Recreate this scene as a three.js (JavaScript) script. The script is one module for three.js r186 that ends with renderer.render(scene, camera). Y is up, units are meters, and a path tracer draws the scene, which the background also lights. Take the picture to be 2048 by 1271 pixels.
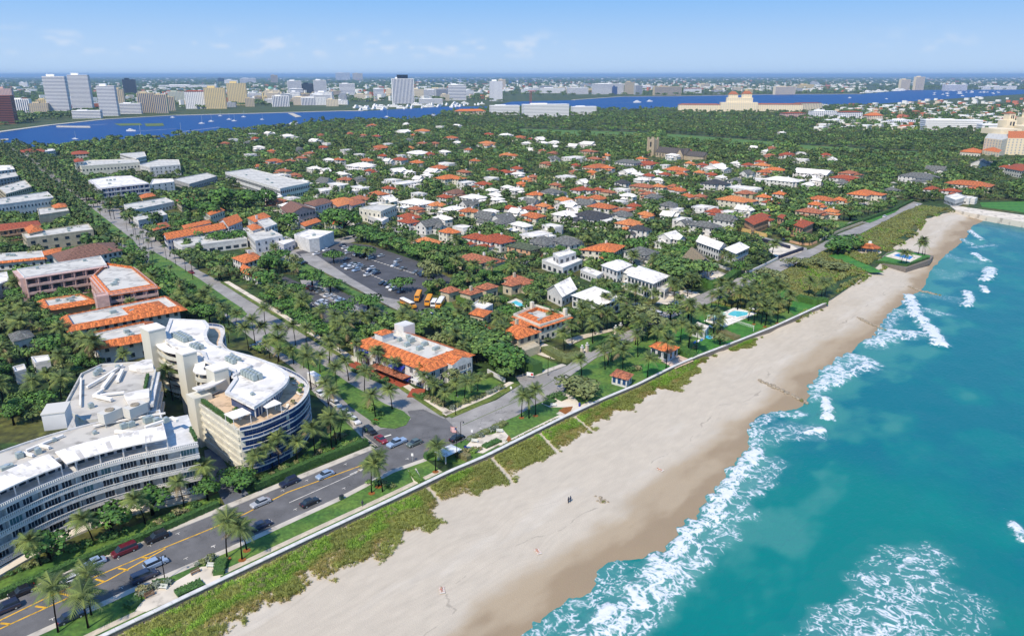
import * as THREE from 'three';
import { mergeGeometries } from 'three/addons/utils/BufferGeometryUtils.js';
import { MarchingCubes } from 'three/addons/objects/MarchingCubes.js';

// ---------------------------------------------------------------- camera, sky, sun, exposure
const EYE = 98, FOCAL = 1500, PITCH = Math.atan((635.5 - 149.5) / FOCAL);
const scene = new THREE.Scene();
const camera = new THREE.PerspectiveCamera(2 * Math.atan(635.5 / FOCAL) * 180 / Math.PI, 2048 / 1271, 1, 900000);
camera.position.set(0, EYE, 0);
camera.rotation.x = -PITCH;

const SUN_TO = 25 * Math.PI / 180, SUN_UP = 50 * Math.PI / 180;   // the way shadows fall (clockwise from -z), height of the sun
const sunDir = new THREE.Vector3(-Math.sin(SUN_TO) * Math.cos(SUN_UP), Math.sin(SUN_UP), Math.cos(SUN_TO) * Math.cos(SUN_UP));
const sun = new THREE.DirectionalLight(0xfff1dc, 5);
sun.position.copy(sunDir).multiplyScalar(1500).add(new THREE.Vector3(0, 0, -300));
sun.target.position.set(0, 0, -300);
sun.castShadow = true;
sun.shadow.mapSize.set(4096, 4096);
Object.assign(sun.shadow.camera, { left: -900, right: 900, top: 900, bottom: -900, near: 10, far: 4000 });
scene.add(sun, sun.target);

const renderer = new THREE.WebGLRenderer({ antialias: true });
renderer.toneMapping = THREE.LinearToneMapping;
renderer.toneMappingExposure = 1.06;
renderer.shadowMap.enabled = true;

// ---------------------------------------------------------------- random numbers and noise
function rng(seed) { let s = seed >>> 0; return () => { s = (s + 0x6d2b79f5) | 0; let t = Math.imul(s ^ (s >>> 15), 1 | s); t = (t + Math.imul(t ^ (t >>> 7), 61 | t)) ^ t; return ((t ^ (t >>> 14)) >>> 0) / 4294967296; }; }
const R = rng(7), rr = (a, b, r = R) => a + (b - a) * r(), pick = (a, r = R) => a[Math.floor(r() * a.length)];
function hash(ix, iy) { let h = Math.imul(ix, 374761393) + Math.imul(iy, 668265263) | 0; h = Math.imul(h ^ (h >>> 13), 1274126177); return ((h ^ (h >>> 16)) >>> 0) / 4294967296; }
function vn(x, y, px = 0, py = 0) {           // value noise 0..1, tiling where px, py are given
  const ix = Math.floor(x), iy = Math.floor(y), fx = x - ix, fy = y - iy, u = fx * fx * (3 - 2 * fx), v = fy * fy * (3 - 2 * fy);
  const m = (a, p) => p ? ((a % p) + p) % p : a;
  const a = hash(m(ix, px), m(iy, py)), b = hash(m(ix + 1, px), m(iy, py)), c = hash(m(ix, px), m(iy + 1, py)), d = hash(m(ix + 1, px), m(iy + 1, py));
  return a + (b - a) * u + (c - a) * v + (a - b - c + d) * u * v;
}
function fbm(x, y, o = 4, px = 0, py = 0) { let s = 0, a = 0.5, n = 0; for (let i = 0; i < o; i++) { s += a * vn(x, y, px, py); n += a; x *= 2; y *= 2; px *= 2; py *= 2; a *= 0.5; } return s / n; }
const clamp = (x, a = 0, b = 1) => Math.min(b, Math.max(a, x)), sstep = (a, b, x) => { const t = clamp((x - a) / (b - a)); return t * t * (3 - 2 * t); }, lerp = (a, b, t) => a + (b - a) * t;
const mix3 = (a, b, t) => [lerp(a[0], b[0], t), lerp(a[1], b[1], t), lerp(a[2], b[2], t)];

// ---------------------------------------------------------------- sky: clear air with a few low fair-weather clouds
{
  const W = 2048, Hh = 1024, d = new Float32Array(W * Hh * 4);
  for (let j = 0; j < Hh; j++) {
    const el = ((j + 0.5) / Hh - 0.5) * 180;
    for (let i = 0; i < W; i++) {
      const az = (i + 0.5) / W * 360, e = Math.max(0, el);
      let c = mix3([0.49, 0.66, 0.885], [0.205, 0.475, 0.89], sstep(0, 7, e));
      c = mix3(c, [0.115, 0.27, 0.68], sstep(5, 70, e));
      if (el > 0.6 && el < 9) {
        const n = fbm(az * 0.9, el * 3.2, 5), band = sstep(0.9, 1.7, el) * (1 - sstep(1.9, 3.4, el)), k = sstep(0.56, 0.74, n) * band * 0.42 * sstep(0.42, 0.62, vn(az * 0.11 + 7, 3));
        c = mix3(c, [0.80, 0.83, 0.90], k);
      }
      const o = (j * W + i) * 4; d[o] = c[0]; d[o + 1] = c[1]; d[o + 2] = c[2]; d[o + 3] = 1;
    }
  }
  const t = new THREE.DataTexture(d, W, Hh, THREE.RGBAFormat, THREE.FloatType);
  t.mapping = THREE.EquirectangularReflectionMapping; t.magFilter = t.minFilter = THREE.LinearFilter; t.wrapS = THREE.RepeatWrapping; t.needsUpdate = true;
  scene.background = t; scene.environment = t;
}
scene.fog = new THREE.FogExp2(0x9fc4ea, 0.000048);

// ---------------------------------------------------------------- a photo position (2048 x 1271) to a point on the level y = h
const CP = Math.cos(PITCH), SP = Math.sin(PITCH);
function G(x, y, h = 0) {
  const dx = (x - 1024) / FOCAL, dy = (635.5 - y) / FOCAL, wy = dy * CP - SP, wz = -dy * SP - CP, t = (h - EYE) / wy;
  return new THREE.Vector3(dx * t, h, wz * t);
}
function px(x, y, z) { const Y = y - EYE, up = Y * CP - z * SP, fw = -Y * SP - z * CP; return [1024 + FOCAL * x / fw, 635.5 - FOCAL * up / fw, fw]; }
const ppm = (v) => FOCAL / px(v.x, v.y, v.z)[2];   // photo pixels per metre there
const GG = (list, h = 0) => list.map(([x, y]) => G(x, y, h));
const V = (x, y, z) => new THREE.Vector3(x, y, z);
const NORTH = 42.5 * Math.PI / 180;   // the coast runs this way (clockwise from -z)
const dirOf = (a) => V(Math.sin(a), 0, -Math.cos(a));

// ---------------------------------------------------------------- geometry collector: flat faces with uv in metres
class Geo {
  constructor() { this.p = []; this.n = []; this.u = []; this.c = null; this.col = [1, 1, 1]; }
  color(r, g, b) { if (!this.c) this.c = []; while (this.c.length < this.p.length) this.c.push(...this.col); this.col = [r, g, b]; return this; }
  vert(v, n, u, w) { this.p.push(v.x, v.y, v.z); this.n.push(n.x, n.y, n.z); this.u.push(u, w); if (this.c) this.c.push(...this.col); }
  tri(a, b, c, nn) {
    const e = V(b.x - a.x, b.y - a.y, b.z - a.z), f = V(c.x - a.x, c.y - a.y, c.z - a.z), n = V(0, 0, 0).crossVectors(e, f).normalize(), m = nn || [n, n, n];
    if (nn && n.dot(nn[0]) < 0) return this.tri(a, c, b, [nn[0], nn[2], nn[1]]);      // a face and its smoothed normals look the same way
    const l = e.length() || 1, ux = e.clone().divideScalar(l), vy = V(0, 0, 0).crossVectors(n, ux), off = a.dot(ux), offv = a.dot(vy);
    this.vert(a, m[0], off, offv); this.vert(b, m[1], off + l, offv); this.vert(c, m[2], off + f.dot(ux), offv + f.dot(vy)); return this;
  }
  quad(a, b, c, d, nn) { const e = V(b.x - a.x, b.y - a.y, b.z - a.z), n = V(0, 0, 0).crossVectors(e, V(d.x - a.x, d.y - a.y, d.z - a.z)).normalize(), m = nn || [n, n, n, n], l = e.length() || 1, ux = e.divideScalar(l), vy = V(0, 0, 0).crossVectors(n, ux);
    const P = [a, b, c, d]; for (const i of [0, 1, 2, 0, 2, 3]) this.vert(P[i], m[i], P[i].dot(ux), P[i].dot(vy)); return this; }
  box(x, y, z, w, h, d, a = 0) {      // y = bottom; a = turn about y
    const c = Math.cos(a), s = Math.sin(a), q = (i, j, k) => V(x + (i * w / 2) * c + (k * d / 2) * s, y + j * h, z - (i * w / 2) * s + (k * d / 2) * c);
    const A = q(-1, 0, 1), B = q(1, 0, 1), C = q(1, 0, -1), D = q(-1, 0, -1), E = q(-1, 1, 1), F = q(1, 1, 1), I = q(1, 1, -1), J = q(-1, 1, -1);
    return this.quad(A, B, F, E).quad(B, C, I, F).quad(C, D, J, I).quad(D, A, E, J).quad(E, F, I, J).quad(D, C, B, A);
  }
  prism(poly, y0, y1, cap = true, bottom = false) {      // poly: points in x, z; any winding
    let P = poly.map((v) => V(v.x, y0, v.z)); if (areaXZ(P) < 0) P = P.reverse();
    for (let i = 0; i < P.length; i++) { const a = P[i], b = P[(i + 1) % P.length]; this.quad(a, b, V(b.x, y1, b.z), V(a.x, y1, a.z)); }
    if (cap) this.cap(P, y1); if (bottom) this.cap(P, y0, true); return this;
  }
  cap(poly, y, down = false) {
    let P = poly; if (areaXZ(P) < 0) P = P.slice().reverse();
    const t = THREE.ShapeUtils.triangulateShape(P.map((v) => new THREE.Vector2(v.x, -v.z)), []), n = V(0, down ? -1 : 1, 0);
    for (const [i, j, k] of t) for (const q of down ? [i, k, j] : [i, j, k]) this.vert(V(P[q].x, y, P[q].z), n, P[q].x, -P[q].z);
    return this;
  }
  tube(pts, rad, seg = 6, cap = true) {
    const ring = pts.map((p, i) => { const t = pts[Math.min(i + 1, pts.length - 1)].clone().sub(pts[Math.max(i - 1, 0)]).normalize(), x = Math.abs(t.y) > 0.9 ? V(1, 0, 0) : V(0, 1, 0), u = V(0, 0, 0).crossVectors(t, x).normalize(), w = V(0, 0, 0).crossVectors(t, u), r = Array.isArray(rad) ? rad[i] : rad;
      return Array.from({ length: seg }, (_, k) => { const a = k / seg * 6.28319, n = u.clone().multiplyScalar(Math.cos(a)).addScaledVector(w, Math.sin(a)); return [p.clone().addScaledVector(n, r), n]; }); });
    for (let i = 0; i + 1 < pts.length; i++) for (let k = 0; k < seg; k++) { const a = ring[i][k], b = ring[i][(k + 1) % seg], c = ring[i + 1][(k + 1) % seg], d = ring[i + 1][k]; this.quad(a[0], d[0], c[0], b[0], [a[1], d[1], c[1], b[1]]); }
    if (cap) { const e = ring[ring.length - 1]; for (let k = 1; k + 1 < seg; k++) this.tri(e[0][0], e[k + 1][0], e[k][0]); }
    return this;
  }
  get size() { return this.p.length; }
  build() {
    const g = new THREE.BufferGeometry(); if (this.c) while (this.c.length < this.p.length) this.c.push(...this.col);
    g.setAttribute('position', new THREE.Float32BufferAttribute(this.p, 3)); g.setAttribute('normal', new THREE.Float32BufferAttribute(this.n, 3)); g.setAttribute('uv', new THREE.Float32BufferAttribute(this.u, 2));
    if (this.c) g.setAttribute('color', new THREE.Float32BufferAttribute(this.c, 3)); return g;
  }
}
function areaXZ(P) { let s = 0; for (let i = 0; i < P.length; i++) { const a = P[i], b = P[(i + 1) % P.length]; s += a.x * -b.z + b.x * a.z; } return s; }   // > 0: counter-clockwise seen from above
function inPoly(x, z, P) { let c = false; for (let i = 0, j = P.length - 1; i < P.length; j = i++) if ((P[i].z > z) !== (P[j].z > z) && x < (P[j].x - P[i].x) * (z - P[i].z) / (P[j].z - P[i].z) + P[i].x) c = !c; return c; }
function offsetPoly(P, d) {     // outward by d, for convex-ish outlines
  let Q = P; const flip = areaXZ(Q) < 0; if (flip) Q = Q.slice().reverse();
  return Q.map((v, i) => { const a = Q[(i - 1 + Q.length) % Q.length], b = Q[(i + 1) % Q.length], e = V(v.x - a.x, 0, v.z - a.z).normalize(), f = V(b.x - v.x, 0, b.z - v.z).normalize(), n1 = V(-e.z, 0, e.x), n2 = V(-f.z, 0, f.x), m = n1.clone().add(n2), k = Math.max(0.35, m.lengthSq() / 2);
    return V(v.x + m.x * d / k, v.y, v.z + m.z * d / k); });
}
const polyLen = (P) => { let s = 0; for (let i = 1; i < P.length; i++) s += P[i].distanceTo(P[i - 1]); return s; };
function along(P, n) {        // n + 1 points evenly along a polyline
  const L = polyLen(P), out = []; let k = 0, acc = 0;
  for (let i = 0; i <= n; i++) { const t = L * i / n; while (k < P.length - 2 && acc + P[k].distanceTo(P[k + 1]) < t) { acc += P[k].distanceTo(P[k + 1]); k++; } const d = P[k].distanceTo(P[k + 1]) || 1; out.push(P[k].clone().lerp(P[k + 1], clamp((t - acc) / d))); }
  return out;
}
function curve(P, n) { return new THREE.CatmullRomCurve3(P.map((v) => v.clone()), false, 'centripetal').getSpacedPoints(n); }
function offsetLine(P, d) { return P.map((v, i) => { const a = P[Math.max(0, i - 1)], b = P[Math.min(P.length - 1, i + 1)], t = V(b.x - a.x, 0, b.z - a.z).normalize(); return V(v.x - t.z * d, v.y, v.z + t.x * d); }); }   // d > 0: to the right of the way it runs
const trail = (P, w) => [...offsetLine(P, -w / 2), ...offsetLine(P, w / 2).reverse()];

// ---------------------------------------------------------------- things, parts, labels
const taken = new Map();
function numbered(n) { const k = taken.get(n) ?? 0; taken.set(n, k + 1); return k ? `${n}_${String(k).padStart(3, '0')}` : n; }
function put(o) { o.castShadow = o.receiveShadow = true; return o; }
function part(name, geo, m, parent) { const g = geo instanceof Geo ? geo.build() : geo, o = put(new THREE.Mesh(g, m)); o.name = name; parent.add(o); return o; }
function thing(name, label, category, p = V(0, 0, 0), turn = 0, group) { const o = new THREE.Group(); o.name = numbered(name); o.position.copy(p); o.rotation.y = turn; o.userData = { label, category }; if (group) o.userData.group = group; scene.add(o); return o; }
function single(name, geo, m, label, category, group) { const o = part(numbered(name), geo, m, scene); o.userData = { label, category }; if (group) o.userData.group = group; return o; }
function setting(name, geo, m, kind = 'structure', label) { const o = part(numbered(name), geo, m, scene); o.userData.kind = kind; if (label) o.userData.label = label; return o; }
const autos = [];             // things whose label says where they stand, worked out at the end
function auto(o, base, at) { autos.push({ o, base, at: at || o.position.clone() }); return o; }
const blockers = [];          // outlines on the ground where no scattered tree may stand
function block(P) { let x0 = 1e9, x1 = -1e9, z0 = 1e9, z1 = -1e9; for (const v of P) { x0 = Math.min(x0, v.x); x1 = Math.max(x1, v.x); z0 = Math.min(z0, v.z); z1 = Math.max(z1, v.z); } blockers.push({ P, x0, x1, z0, z1 }); return P; }
const blocked = (x, z, m = 0) => blockers.some((b) => x > b.x0 - m && x < b.x1 + m && z > b.z0 - m && z < b.z1 + m && (inPoly(x, z, b.P) || (m && (inPoly(x + m, z, b.P) || inPoly(x - m, z, b.P) || inPoly(x, z + m, b.P) || inPoly(x, z - m, b.P)))));

// ---------------------------------------------------------------- materials
function tex(w, h, fn, srgb = true) {      // fn(i, j) -> [r, g, b] 0..1
  const d = new Uint8Array(w * h * 4);
  for (let j = 0; j < h; j++) for (let i = 0; i < w; i++) { const c = fn(i, j), o = (j * w + i) * 4; d[o] = clamp(c[0]) * 255; d[o + 1] = clamp(c[1]) * 255; d[o + 2] = clamp(c[2]) * 255; d[o + 3] = 255; }
  const t = new THREE.DataTexture(d, w, h, THREE.RGBAFormat); t.magFilter = THREE.LinearFilter; t.minFilter = THREE.LinearFilter; t.wrapS = t.wrapT = THREE.RepeatWrapping; if (srgb) t.colorSpace = THREE.SRGBColorSpace; t.needsUpdate = true; return t;
}
const rep = (t, m) => { const c = t.clone(); c.repeat.set(1 / m, 1 / m); c.needsUpdate = true; return c; };
const grey = (k) => [k, k, k];
const T = {
  mottle: tex(256, 256, (i, j) => grey(0.80 + 0.2 * fbm(i / 32, j / 32, 5, 8, 8))),
  stain: tex(256, 256, (i, j) => { const a = fbm(i / 32, j / 32, 5, 8, 8), b = fbm(i / 64 + 9, j / 64, 3, 4, 4); const k = 1 - 0.2 * sstep(0.54, 0.76, a) - 0.08 * sstep(0.5, 0.7, b); return [k, k * 0.985, k * 0.96]; }),
  tiles: tex(256, 256, (i, j) => { const c = Math.floor(i / 16), r = Math.floor(j / 32), h = hash(c, r), k = 0.72 + 0.28 * h - 0.16 * (Math.abs((i % 16) - 8) > 6 ? 1 : 0) - 0.14 * ((j % 32) < 4 ? 1 : 0) - 0.2 * sstep(0.5, 0.75, fbm(i / 32, j / 32, 3, 8, 8)); return [k, k * (0.95 + 0.08 * hash(r, c)), k * 0.95]; }),
  tileBump: tex(128, 128, (i, j) => grey(0.5 + 0.5 * Math.cos((i % 16) / 16 * 6.283) * ((j % 32) / 32 * 0.5 + 0.5)), false),
  asphalt: tex(512, 512, (i, j) => { const k = 0.74 + 0.16 * hash(i, j) + 0.22 * (fbm(i / 64, j / 64, 5, 8, 8) - 0.5) - 0.1 * (Math.abs(fbm(i / 128 + 5, j / 128, 4, 4, 4) - 0.5) < 0.006 ? 1 : 0); return grey(k); }),
  grass: tex(512, 512, (i, j) => { const a = fbm(i / 16, j / 16, 4, 32, 32), b = fbm(i / 128, j / 128, 4, 4, 4), k = 0.62 + 0.38 * a + 0.25 * (b - 0.5); return [k * (0.9 + 0.35 * (b - 0.5)), k, k * 0.8]; }),
  earth: tex(512, 512, (i, j) => { const a = fbm(i / 16, j / 16, 5, 32, 32), b = fbm(i / 128 + 3, j / 128, 4, 4, 4), k = 0.35 + 0.65 * a; return [k * lerp(0.55, 0.95, sstep(0.45, 0.62, b)), k * lerp(0.72, 0.86, sstep(0.45, 0.62, b)), k * lerp(0.36, 0.55, sstep(0.45, 0.62, b))]; }),
  stone: tex(256, 256, (i, j) => { const k = 0.6 + 0.4 * fbm(i / 12, j / 12, 4, 21.333, 21.333) + 0.2 * (hash(i >> 4, j >> 3) - 0.5); return [k, k * 0.96, k * 0.9]; }),
  ripple: tex(512, 512, (i, j) => { const a = fbm(i / 32, j / 16, 5, 16, 32); return grey(0.5 + (a - 0.5) * 1.2 + 0.25 * (1 - Math.abs(2 * fbm(i / 64 + 4, j / 24 + 2, 4, 8, 21.333) - 1))); }, false),
};
T.rough = tex(256, 256, (i, j) => grey(0.5 + 0.5 * (fbm(i / 8, j / 8, 4, 32, 32) - 0.5)), false);
const col = (r, g, b) => new THREE.Color().setRGB(r, g, b);
function M(r, g, b, o = {}) { const { t, s = 6, ...k } = o; const m = new THREE.MeshStandardMaterial({ color: col(r, g, b), roughness: 0.85, metalness: 0, ...k }); if (t) m.map = rep(T[t], s); return m; }
function wet(m, k) { return new THREE.MeshPhysicalMaterial({ color: m.color, map: m.map, bumpMap: m.bumpMap, bumpScale: m.bumpScale, roughness: m.roughness, specularIntensity: k }); }
const mats = {
  white: M(0.74, 0.74, 0.73, { t: 'mottle', s: 9 }), cream: M(0.74, 0.72, 0.62, { t: 'mottle', s: 8 }), pink: M(0.66, 0.46, 0.42, { t: 'mottle', s: 8 }), tan: M(0.56, 0.50, 0.37, { t: 'mottle', s: 8 }), peach: M(0.70, 0.42, 0.25, { t: 'mottle', s: 8 }), lilac: M(0.66, 0.66, 0.70, { t: 'mottle', s: 8 }), grey: M(0.42, 0.43, 0.44, { t: 'mottle', s: 8 }), yellow: M(0.66, 0.46, 0.17, { t: 'mottle', s: 8 }),
  roofWhite: M(0.78, 0.78, 0.78, { t: 'stain', s: 23 }), roofGrey: M(0.50, 0.495, 0.475, { t: 'stain', s: 19 }), roofPale: M(0.55, 0.56, 0.55, { t: 'stain', s: 19 }),
  orange: M(0.86, 0.255, 0.075, { t: 'tiles', s: 5, bumpMap: null }), orange2: M(0.66, 0.20, 0.07, { t: 'tiles', s: 5.6 }), orange3: M(0.84, 0.31, 0.11, { t: 'tiles', s: 4.6 }), red: M(0.52, 0.115, 0.045, { t: 'tiles', s: 5 }), terra: M(0.56, 0.20, 0.105, { t: 'tiles', s: 5 }), brown: M(0.30, 0.155, 0.115, { t: 'tiles', s: 5 }), slate: M(0.20, 0.215, 0.225, { t: 'tiles', s: 6 }), shingle: M(0.36, 0.295, 0.20, { t: 'tiles', s: 4 }), dark: M(0.07, 0.075, 0.09, { t: 'tiles', s: 6 }), green: M(0.115, 0.15, 0.095, { t: 'tiles', s: 6 }), whiteTile: M(0.80, 0.80, 0.80, { t: 'stain', s: 14 }),
  glass: M(0.025, 0.04, 0.06, { roughness: 0.12 }), glassBlue: M(0.02, 0.06, 0.17, { roughness: 0.15 }), glassTeal: M(0.10, 0.22, 0.24, { roughness: 0.2 }), frame: M(0.8, 0.8, 0.8), void: M(0.03, 0.025, 0.025), metal: M(0.45, 0.5, 0.52, { roughness: 0.45, metalness: 0.4 }), unit: M(0.36, 0.44, 0.44, { t: 'mottle', s: 3, roughness: 0.6 }), black: M(0.02, 0.02, 0.02, { roughness: 0.5 }), awningBlue: M(0.015, 0.03, 0.30), wood: M(0.24, 0.15, 0.09, { t: 'mottle', s: 1 }), benchWhite: M(0.62, 0.64, 0.6),
  asphalt: M(0.19, 0.19, 0.195, { t: 'asphalt', s: 22, roughness: 0.9 }), asphaltPale: M(0.44, 0.425, 0.405, { t: 'asphalt', s: 31, roughness: 0.9 }), asphaltNew: M(0.105, 0.107, 0.12, { t: 'asphalt', s: 29, roughness: 0.85 }), concrete: M(0.52, 0.50, 0.46, { t: 'stain', s: 13 }), concretePale: M(0.66, 0.62, 0.55, { t: 'stain', s: 17 }), coral: M(0.66, 0.58, 0.45, { t: 'mottle', s: 5 }), brickRed: M(0.48, 0.11, 0.055, { t: 'stone', s: 3 }), paintY: M(0.72, 0.42, 0.03, { t: 'stain', s: 5 }), paintW: M(0.72, 0.72, 0.70, { t: 'stain', s: 5 }),
  grass: M(0.15, 0.25, 0.058, { t: 'grass', s: 19 }), grassBright: M(0.085, 0.27, 0.045, { t: 'grass', s: 13 }), grassDry: M(0.20, 0.225, 0.06, { t: 'grass', s: 17 }), earth: M(0.20, 0.27, 0.13, { t: 'earth', s: 61 }), mulch: M(0.40, 0.155, 0.03, { t: 'stone', s: 2 }), stone: M(0.30, 0.285, 0.28, { t: 'stone', s: 2.6 }), rock: M(0.46, 0.43, 0.37, { t: 'stone', s: 2 }), pool: M(0.10, 0.52, 0.60, { roughness: 0.06 }), poolDeep: M(0.01, 0.14, 0.42, { roughness: 0.06 }),
  trunk: M(0.33, 0.29, 0.24, { t: 'stone', s: 1 }), bark: M(0.13, 0.105, 0.08, { t: 'stone', s: 1 }), leaf: M(1, 1, 1, { vertexColors: true, roughness: 0.75 }), painted: M(1, 1, 1, { vertexColors: true, roughness: 0.8 }),
};
mats.orange.bumpMap = mats.red.bumpMap = mats.terra.bumpMap = rep(T.tileBump, 2.4); for (const k of ['orange', 'red', 'terra']) mats[k].bumpScale = 0.05;
mats.stone.bumpMap = rep(T.rough, 1.2); mats.stone.bumpScale = 0.05;

// ================================================================ the setting: land, beach, sea, lagoon
const U = dirOf(NORTH), W_ = V(-U.z, 0, U.x), O0 = G(400, 1180, 0);
const toST = (v) => { const d = v.clone().sub(O0); return [d.x * U.x + d.z * U.z, d.x * W_.x + d.z * W_.z]; };
const fromST = (s, t, y = 0) => V(O0.x + U.x * s + W_.x * t, y, O0.z + U.z * s + W_.z * t);
function shoreLine(list, h) { const a = list.map(([x, y]) => toST(G(x, y, h))).sort((p, q) => p[0] - q[0]); const f = (s) => { if (s <= a[0][0]) return a[0][1]; for (let i = 1; i < a.length; i++) if (s <= a[i][0]) return lerp(a[i - 1][1], a[i][1], (s - a[i - 1][0]) / (a[i][0] - a[i - 1][0])); return a[a.length - 1][1]; }; f.pts = a; return f; }
const wallPx = [[204, 1271], [400, 1178], [604, 1081], [780, 999], [900, 941], [971, 911], [1127, 833], [1203, 798], [1277, 767], [1349, 731], [1396, 711], [1473, 682], [1549, 652], [1654, 604]];
const tWall = shoreLine(wallPx, 0.8);
const sWallEnd = toST(G(1654, 604, 0.8))[0], sEnd = toST(G(1911, 419, 0))[0];
const tNorth = shoreLine([[1654, 604], [1700, 575], [1759, 530], [1786, 496], [1828, 472], [1849, 439], [1911, 420]], -0.4);
const tLand = (s) => s < sWallEnd ? tWall(s) : lerp(tWall(s), tNorth(s), sstep(sWallEnd, sWallEnd + 6, s));
const tDune = shoreLine([[450, 1271], [496, 1236], [575, 1201], [616, 1180], [657, 1154], [715, 1125], [759, 1101], [806, 1072], [867, 1055], [893, 1025], [901, 999], [981, 969], [1019, 959], [1032, 946], [1059, 915], [1107, 890], [1140, 888], [1180, 862], [1188, 848], [1280, 802], [1337, 776], [1390, 749], [1420, 712], [1500, 688], [1532, 664], [1600, 637], [1652, 612], [1663, 592], [1713, 567], [1744, 547], [1770, 535], [1790, 496], [1830, 472], [1851, 439], [1911, 422]], -1.2);
const tWet = shoreLine([[933, 1271], [960, 1211], [1042, 1168], [1112, 1125], [1178, 1075], [1198, 1052], [1251, 1036], [1261, 990], [1294, 963], [1364, 926], [1427, 880], [1458, 844], [1521, 808], [1575, 740], [1609, 712], [1642, 689], [1692, 667], [1747, 626], [1768, 611], [1813, 574], [1858, 511], [1898, 460], [1949, 428]], -2.5);
const tSea = shoreLine([[1056, 1271], [1086, 1244], [1145, 1201], [1192, 1195], [1204, 1148], [1231, 1122], [1327, 1112], [1351, 1095], [1380, 1052], [1417, 1029], [1443, 979], [1490, 911], [1503, 893], [1505, 853], [1525, 828], [1589, 818], [1622, 800], [1630, 767], [1652, 740], [1692, 720], [1717, 687], [1755, 677], [1770, 647], [1788, 621], [1818, 596], [1848, 574], [1861, 541], [1883, 518], [1901, 501], [1930, 480], [1946, 450], [1976, 438]], -3.5);
const SEA = -3.5;
function beachY(s, t) {
  const a = tLand(s), b = Math.max(a + 0.5, tDune(s)), c = Math.max(b + 1, tWet(s)), d = Math.max(c + 1, tSea(s)), top = s < sWallEnd ? -0.4 : -0.2;
  if (t < b) return lerp(top, -1.3, clamp((t - a) / (b - a)));
  if (t < c) return lerp(-1.3, -2.5, (t - b) / (c - b));
  if (t < d) return lerp(-2.5, SEA, (t - c) / (d - c));
  return SEA - (t - d) * 0.09;
}
{ // the land: one sheet to the horizon, cut along the sea wall
  const e = []; for (let s = -160; s < sEnd; s += 6) e.push(fromST(s, tLand(s), -0.06));
  for (const [x, y] of [[1913, 416], [1949, 420], [2048, 435], [2250, 470]]) e.push(G(x, y, -0.06));
  e.push(e[e.length - 1].clone().addScaledVector(U, 9000), V(420000, -0.06, -500000), V(-420000, -0.06, -500000), V(-60000, -0.06, -8000), V(-900, -0.06, -40));
  const g = new Geo(); g.cap(e, -0.06); setting('land', g, mats.earth);
}
{ // the beach, dry and wet
  const s0 = -110, s1 = sEnd + 40, t0 = -26, t1 = 105, W = 2048, Hh = 1024;
  const dry = [0.495, 0.44, 0.355], wetA = [0.375, 0.30, 0.205], wetB = [0.29, 0.22, 0.14];
  const lin = (v) => v <= 0.0031 ? v * 12.92 : 1.055 * Math.pow(v, 1 / 2.4) - 0.055;
  const t = tex(W, Hh, (i, j) => {
    const s = lerp(s0, s1, (i + 0.5) / W), v = lerp(t0, t1, (j + 0.5) / Hh);
    const n1 = fbm(s / 14, v / 5, 4) - 0.5, n2 = fbm(s / 3 + 40, v / 1.3, 3) - 0.5, n3 = fbm(s / 40 + 9, v / 16, 4) - 0.5;
    const w = tWet(s) + n1 * 5 + n3 * 6, z = tSea(s) + n1 * 2;
    let c = mix3(dry, [0.46, 0.405, 0.32], sstep(0.02, 0.2, n3));
    c = mix3(c, [0.525, 0.475, 0.395], sstep(0.05, 0.25, fbm(s / 26 + 3, v / 6 + 8, 4) - 0.5));
    const tk = v - tSea(s) * 0.55 + n3 * 9, track = 1 - 0.06 * sstep(0.16, 0.05, Math.abs(Math.sin(tk * 1.9))) * sstep(0.42, 0.6, vn(tk * 0.7, s / 60)) - 0.04 * sstep(0.5, 0.75, fbm(s / 30, tk * 2.4, 3));      // wheel ruts along the shore
    c = c.map((x) => x * track * (1 + 0.12 * n2));
    c = mix3(c, wetA, sstep(-3.5, 2.5, v - w + n2 * 2));
    c = mix3(c, wetB, sstep(-3, 2.4, v - lerp(w, z, 0.5 + n1 * 0.8) + n2));
    const wrack = Math.abs(v - lerp(tDune(s), w, 0.8) - n1 * 6) < 0.14 + 0.2 * n2 && fbm(s / 5, 3, 4) > 0.57 ? 0.72 : 1;      // weed line left by the tide
    return c.map((x) => lin(x * wrack * (1 + 0.05 * n2)));
  });
  t.wrapS = t.wrapT = THREE.ClampToEdgeWrapping;
  const g = new Geo(), N = 330, K = 84, P = (i, k) => { const s = lerp(s0, s1, i / N), v = lerp(t0, t1, k / K); const q = fromST(s, v, beachY(s, v) + (fbm(s / 5, v / 3, 3) - 0.5) * 0.22); q.uvv = [i / N, k / K]; q.uvm = [s / 3.5, v / 3.5]; return q; };
  const rows = Array.from({ length: N + 1 }, (_, i) => Array.from({ length: K + 1 }, (_, k) => P(i, k))), pos = [], uv = [], um = [], ix = [];
  rows.forEach((r) => r.forEach((q) => { pos.push(q.x, q.y, q.z); uv.push(...q.uvv); um.push(...q.uvm); }));
  for (let i = 0; i < N; i++) for (let k = 0; k < K; k++) { const a = i * (K + 1) + k, b = a + 1, c = a + K + 1, d = c + 1; ix.push(a, b, c, b, d, c); }
  const bg = new THREE.BufferGeometry(); bg.setAttribute('position', new THREE.Float32BufferAttribute(pos, 3)); bg.setAttribute('uv', new THREE.Float32BufferAttribute(uv, 2)); bg.setAttribute('uv1', new THREE.Float32BufferAttribute(um, 2)); bg.setIndex(ix); bg.computeVertexNormals(); const sb = T.rough.clone(); sb.channel = 1; sb.needsUpdate = true;
  const m = new THREE.MeshStandardMaterial({ map: t, roughness: 0.9, bumpMap: sb, bumpScale: 0.12 }); setting('beach', bg, m);
}
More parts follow.
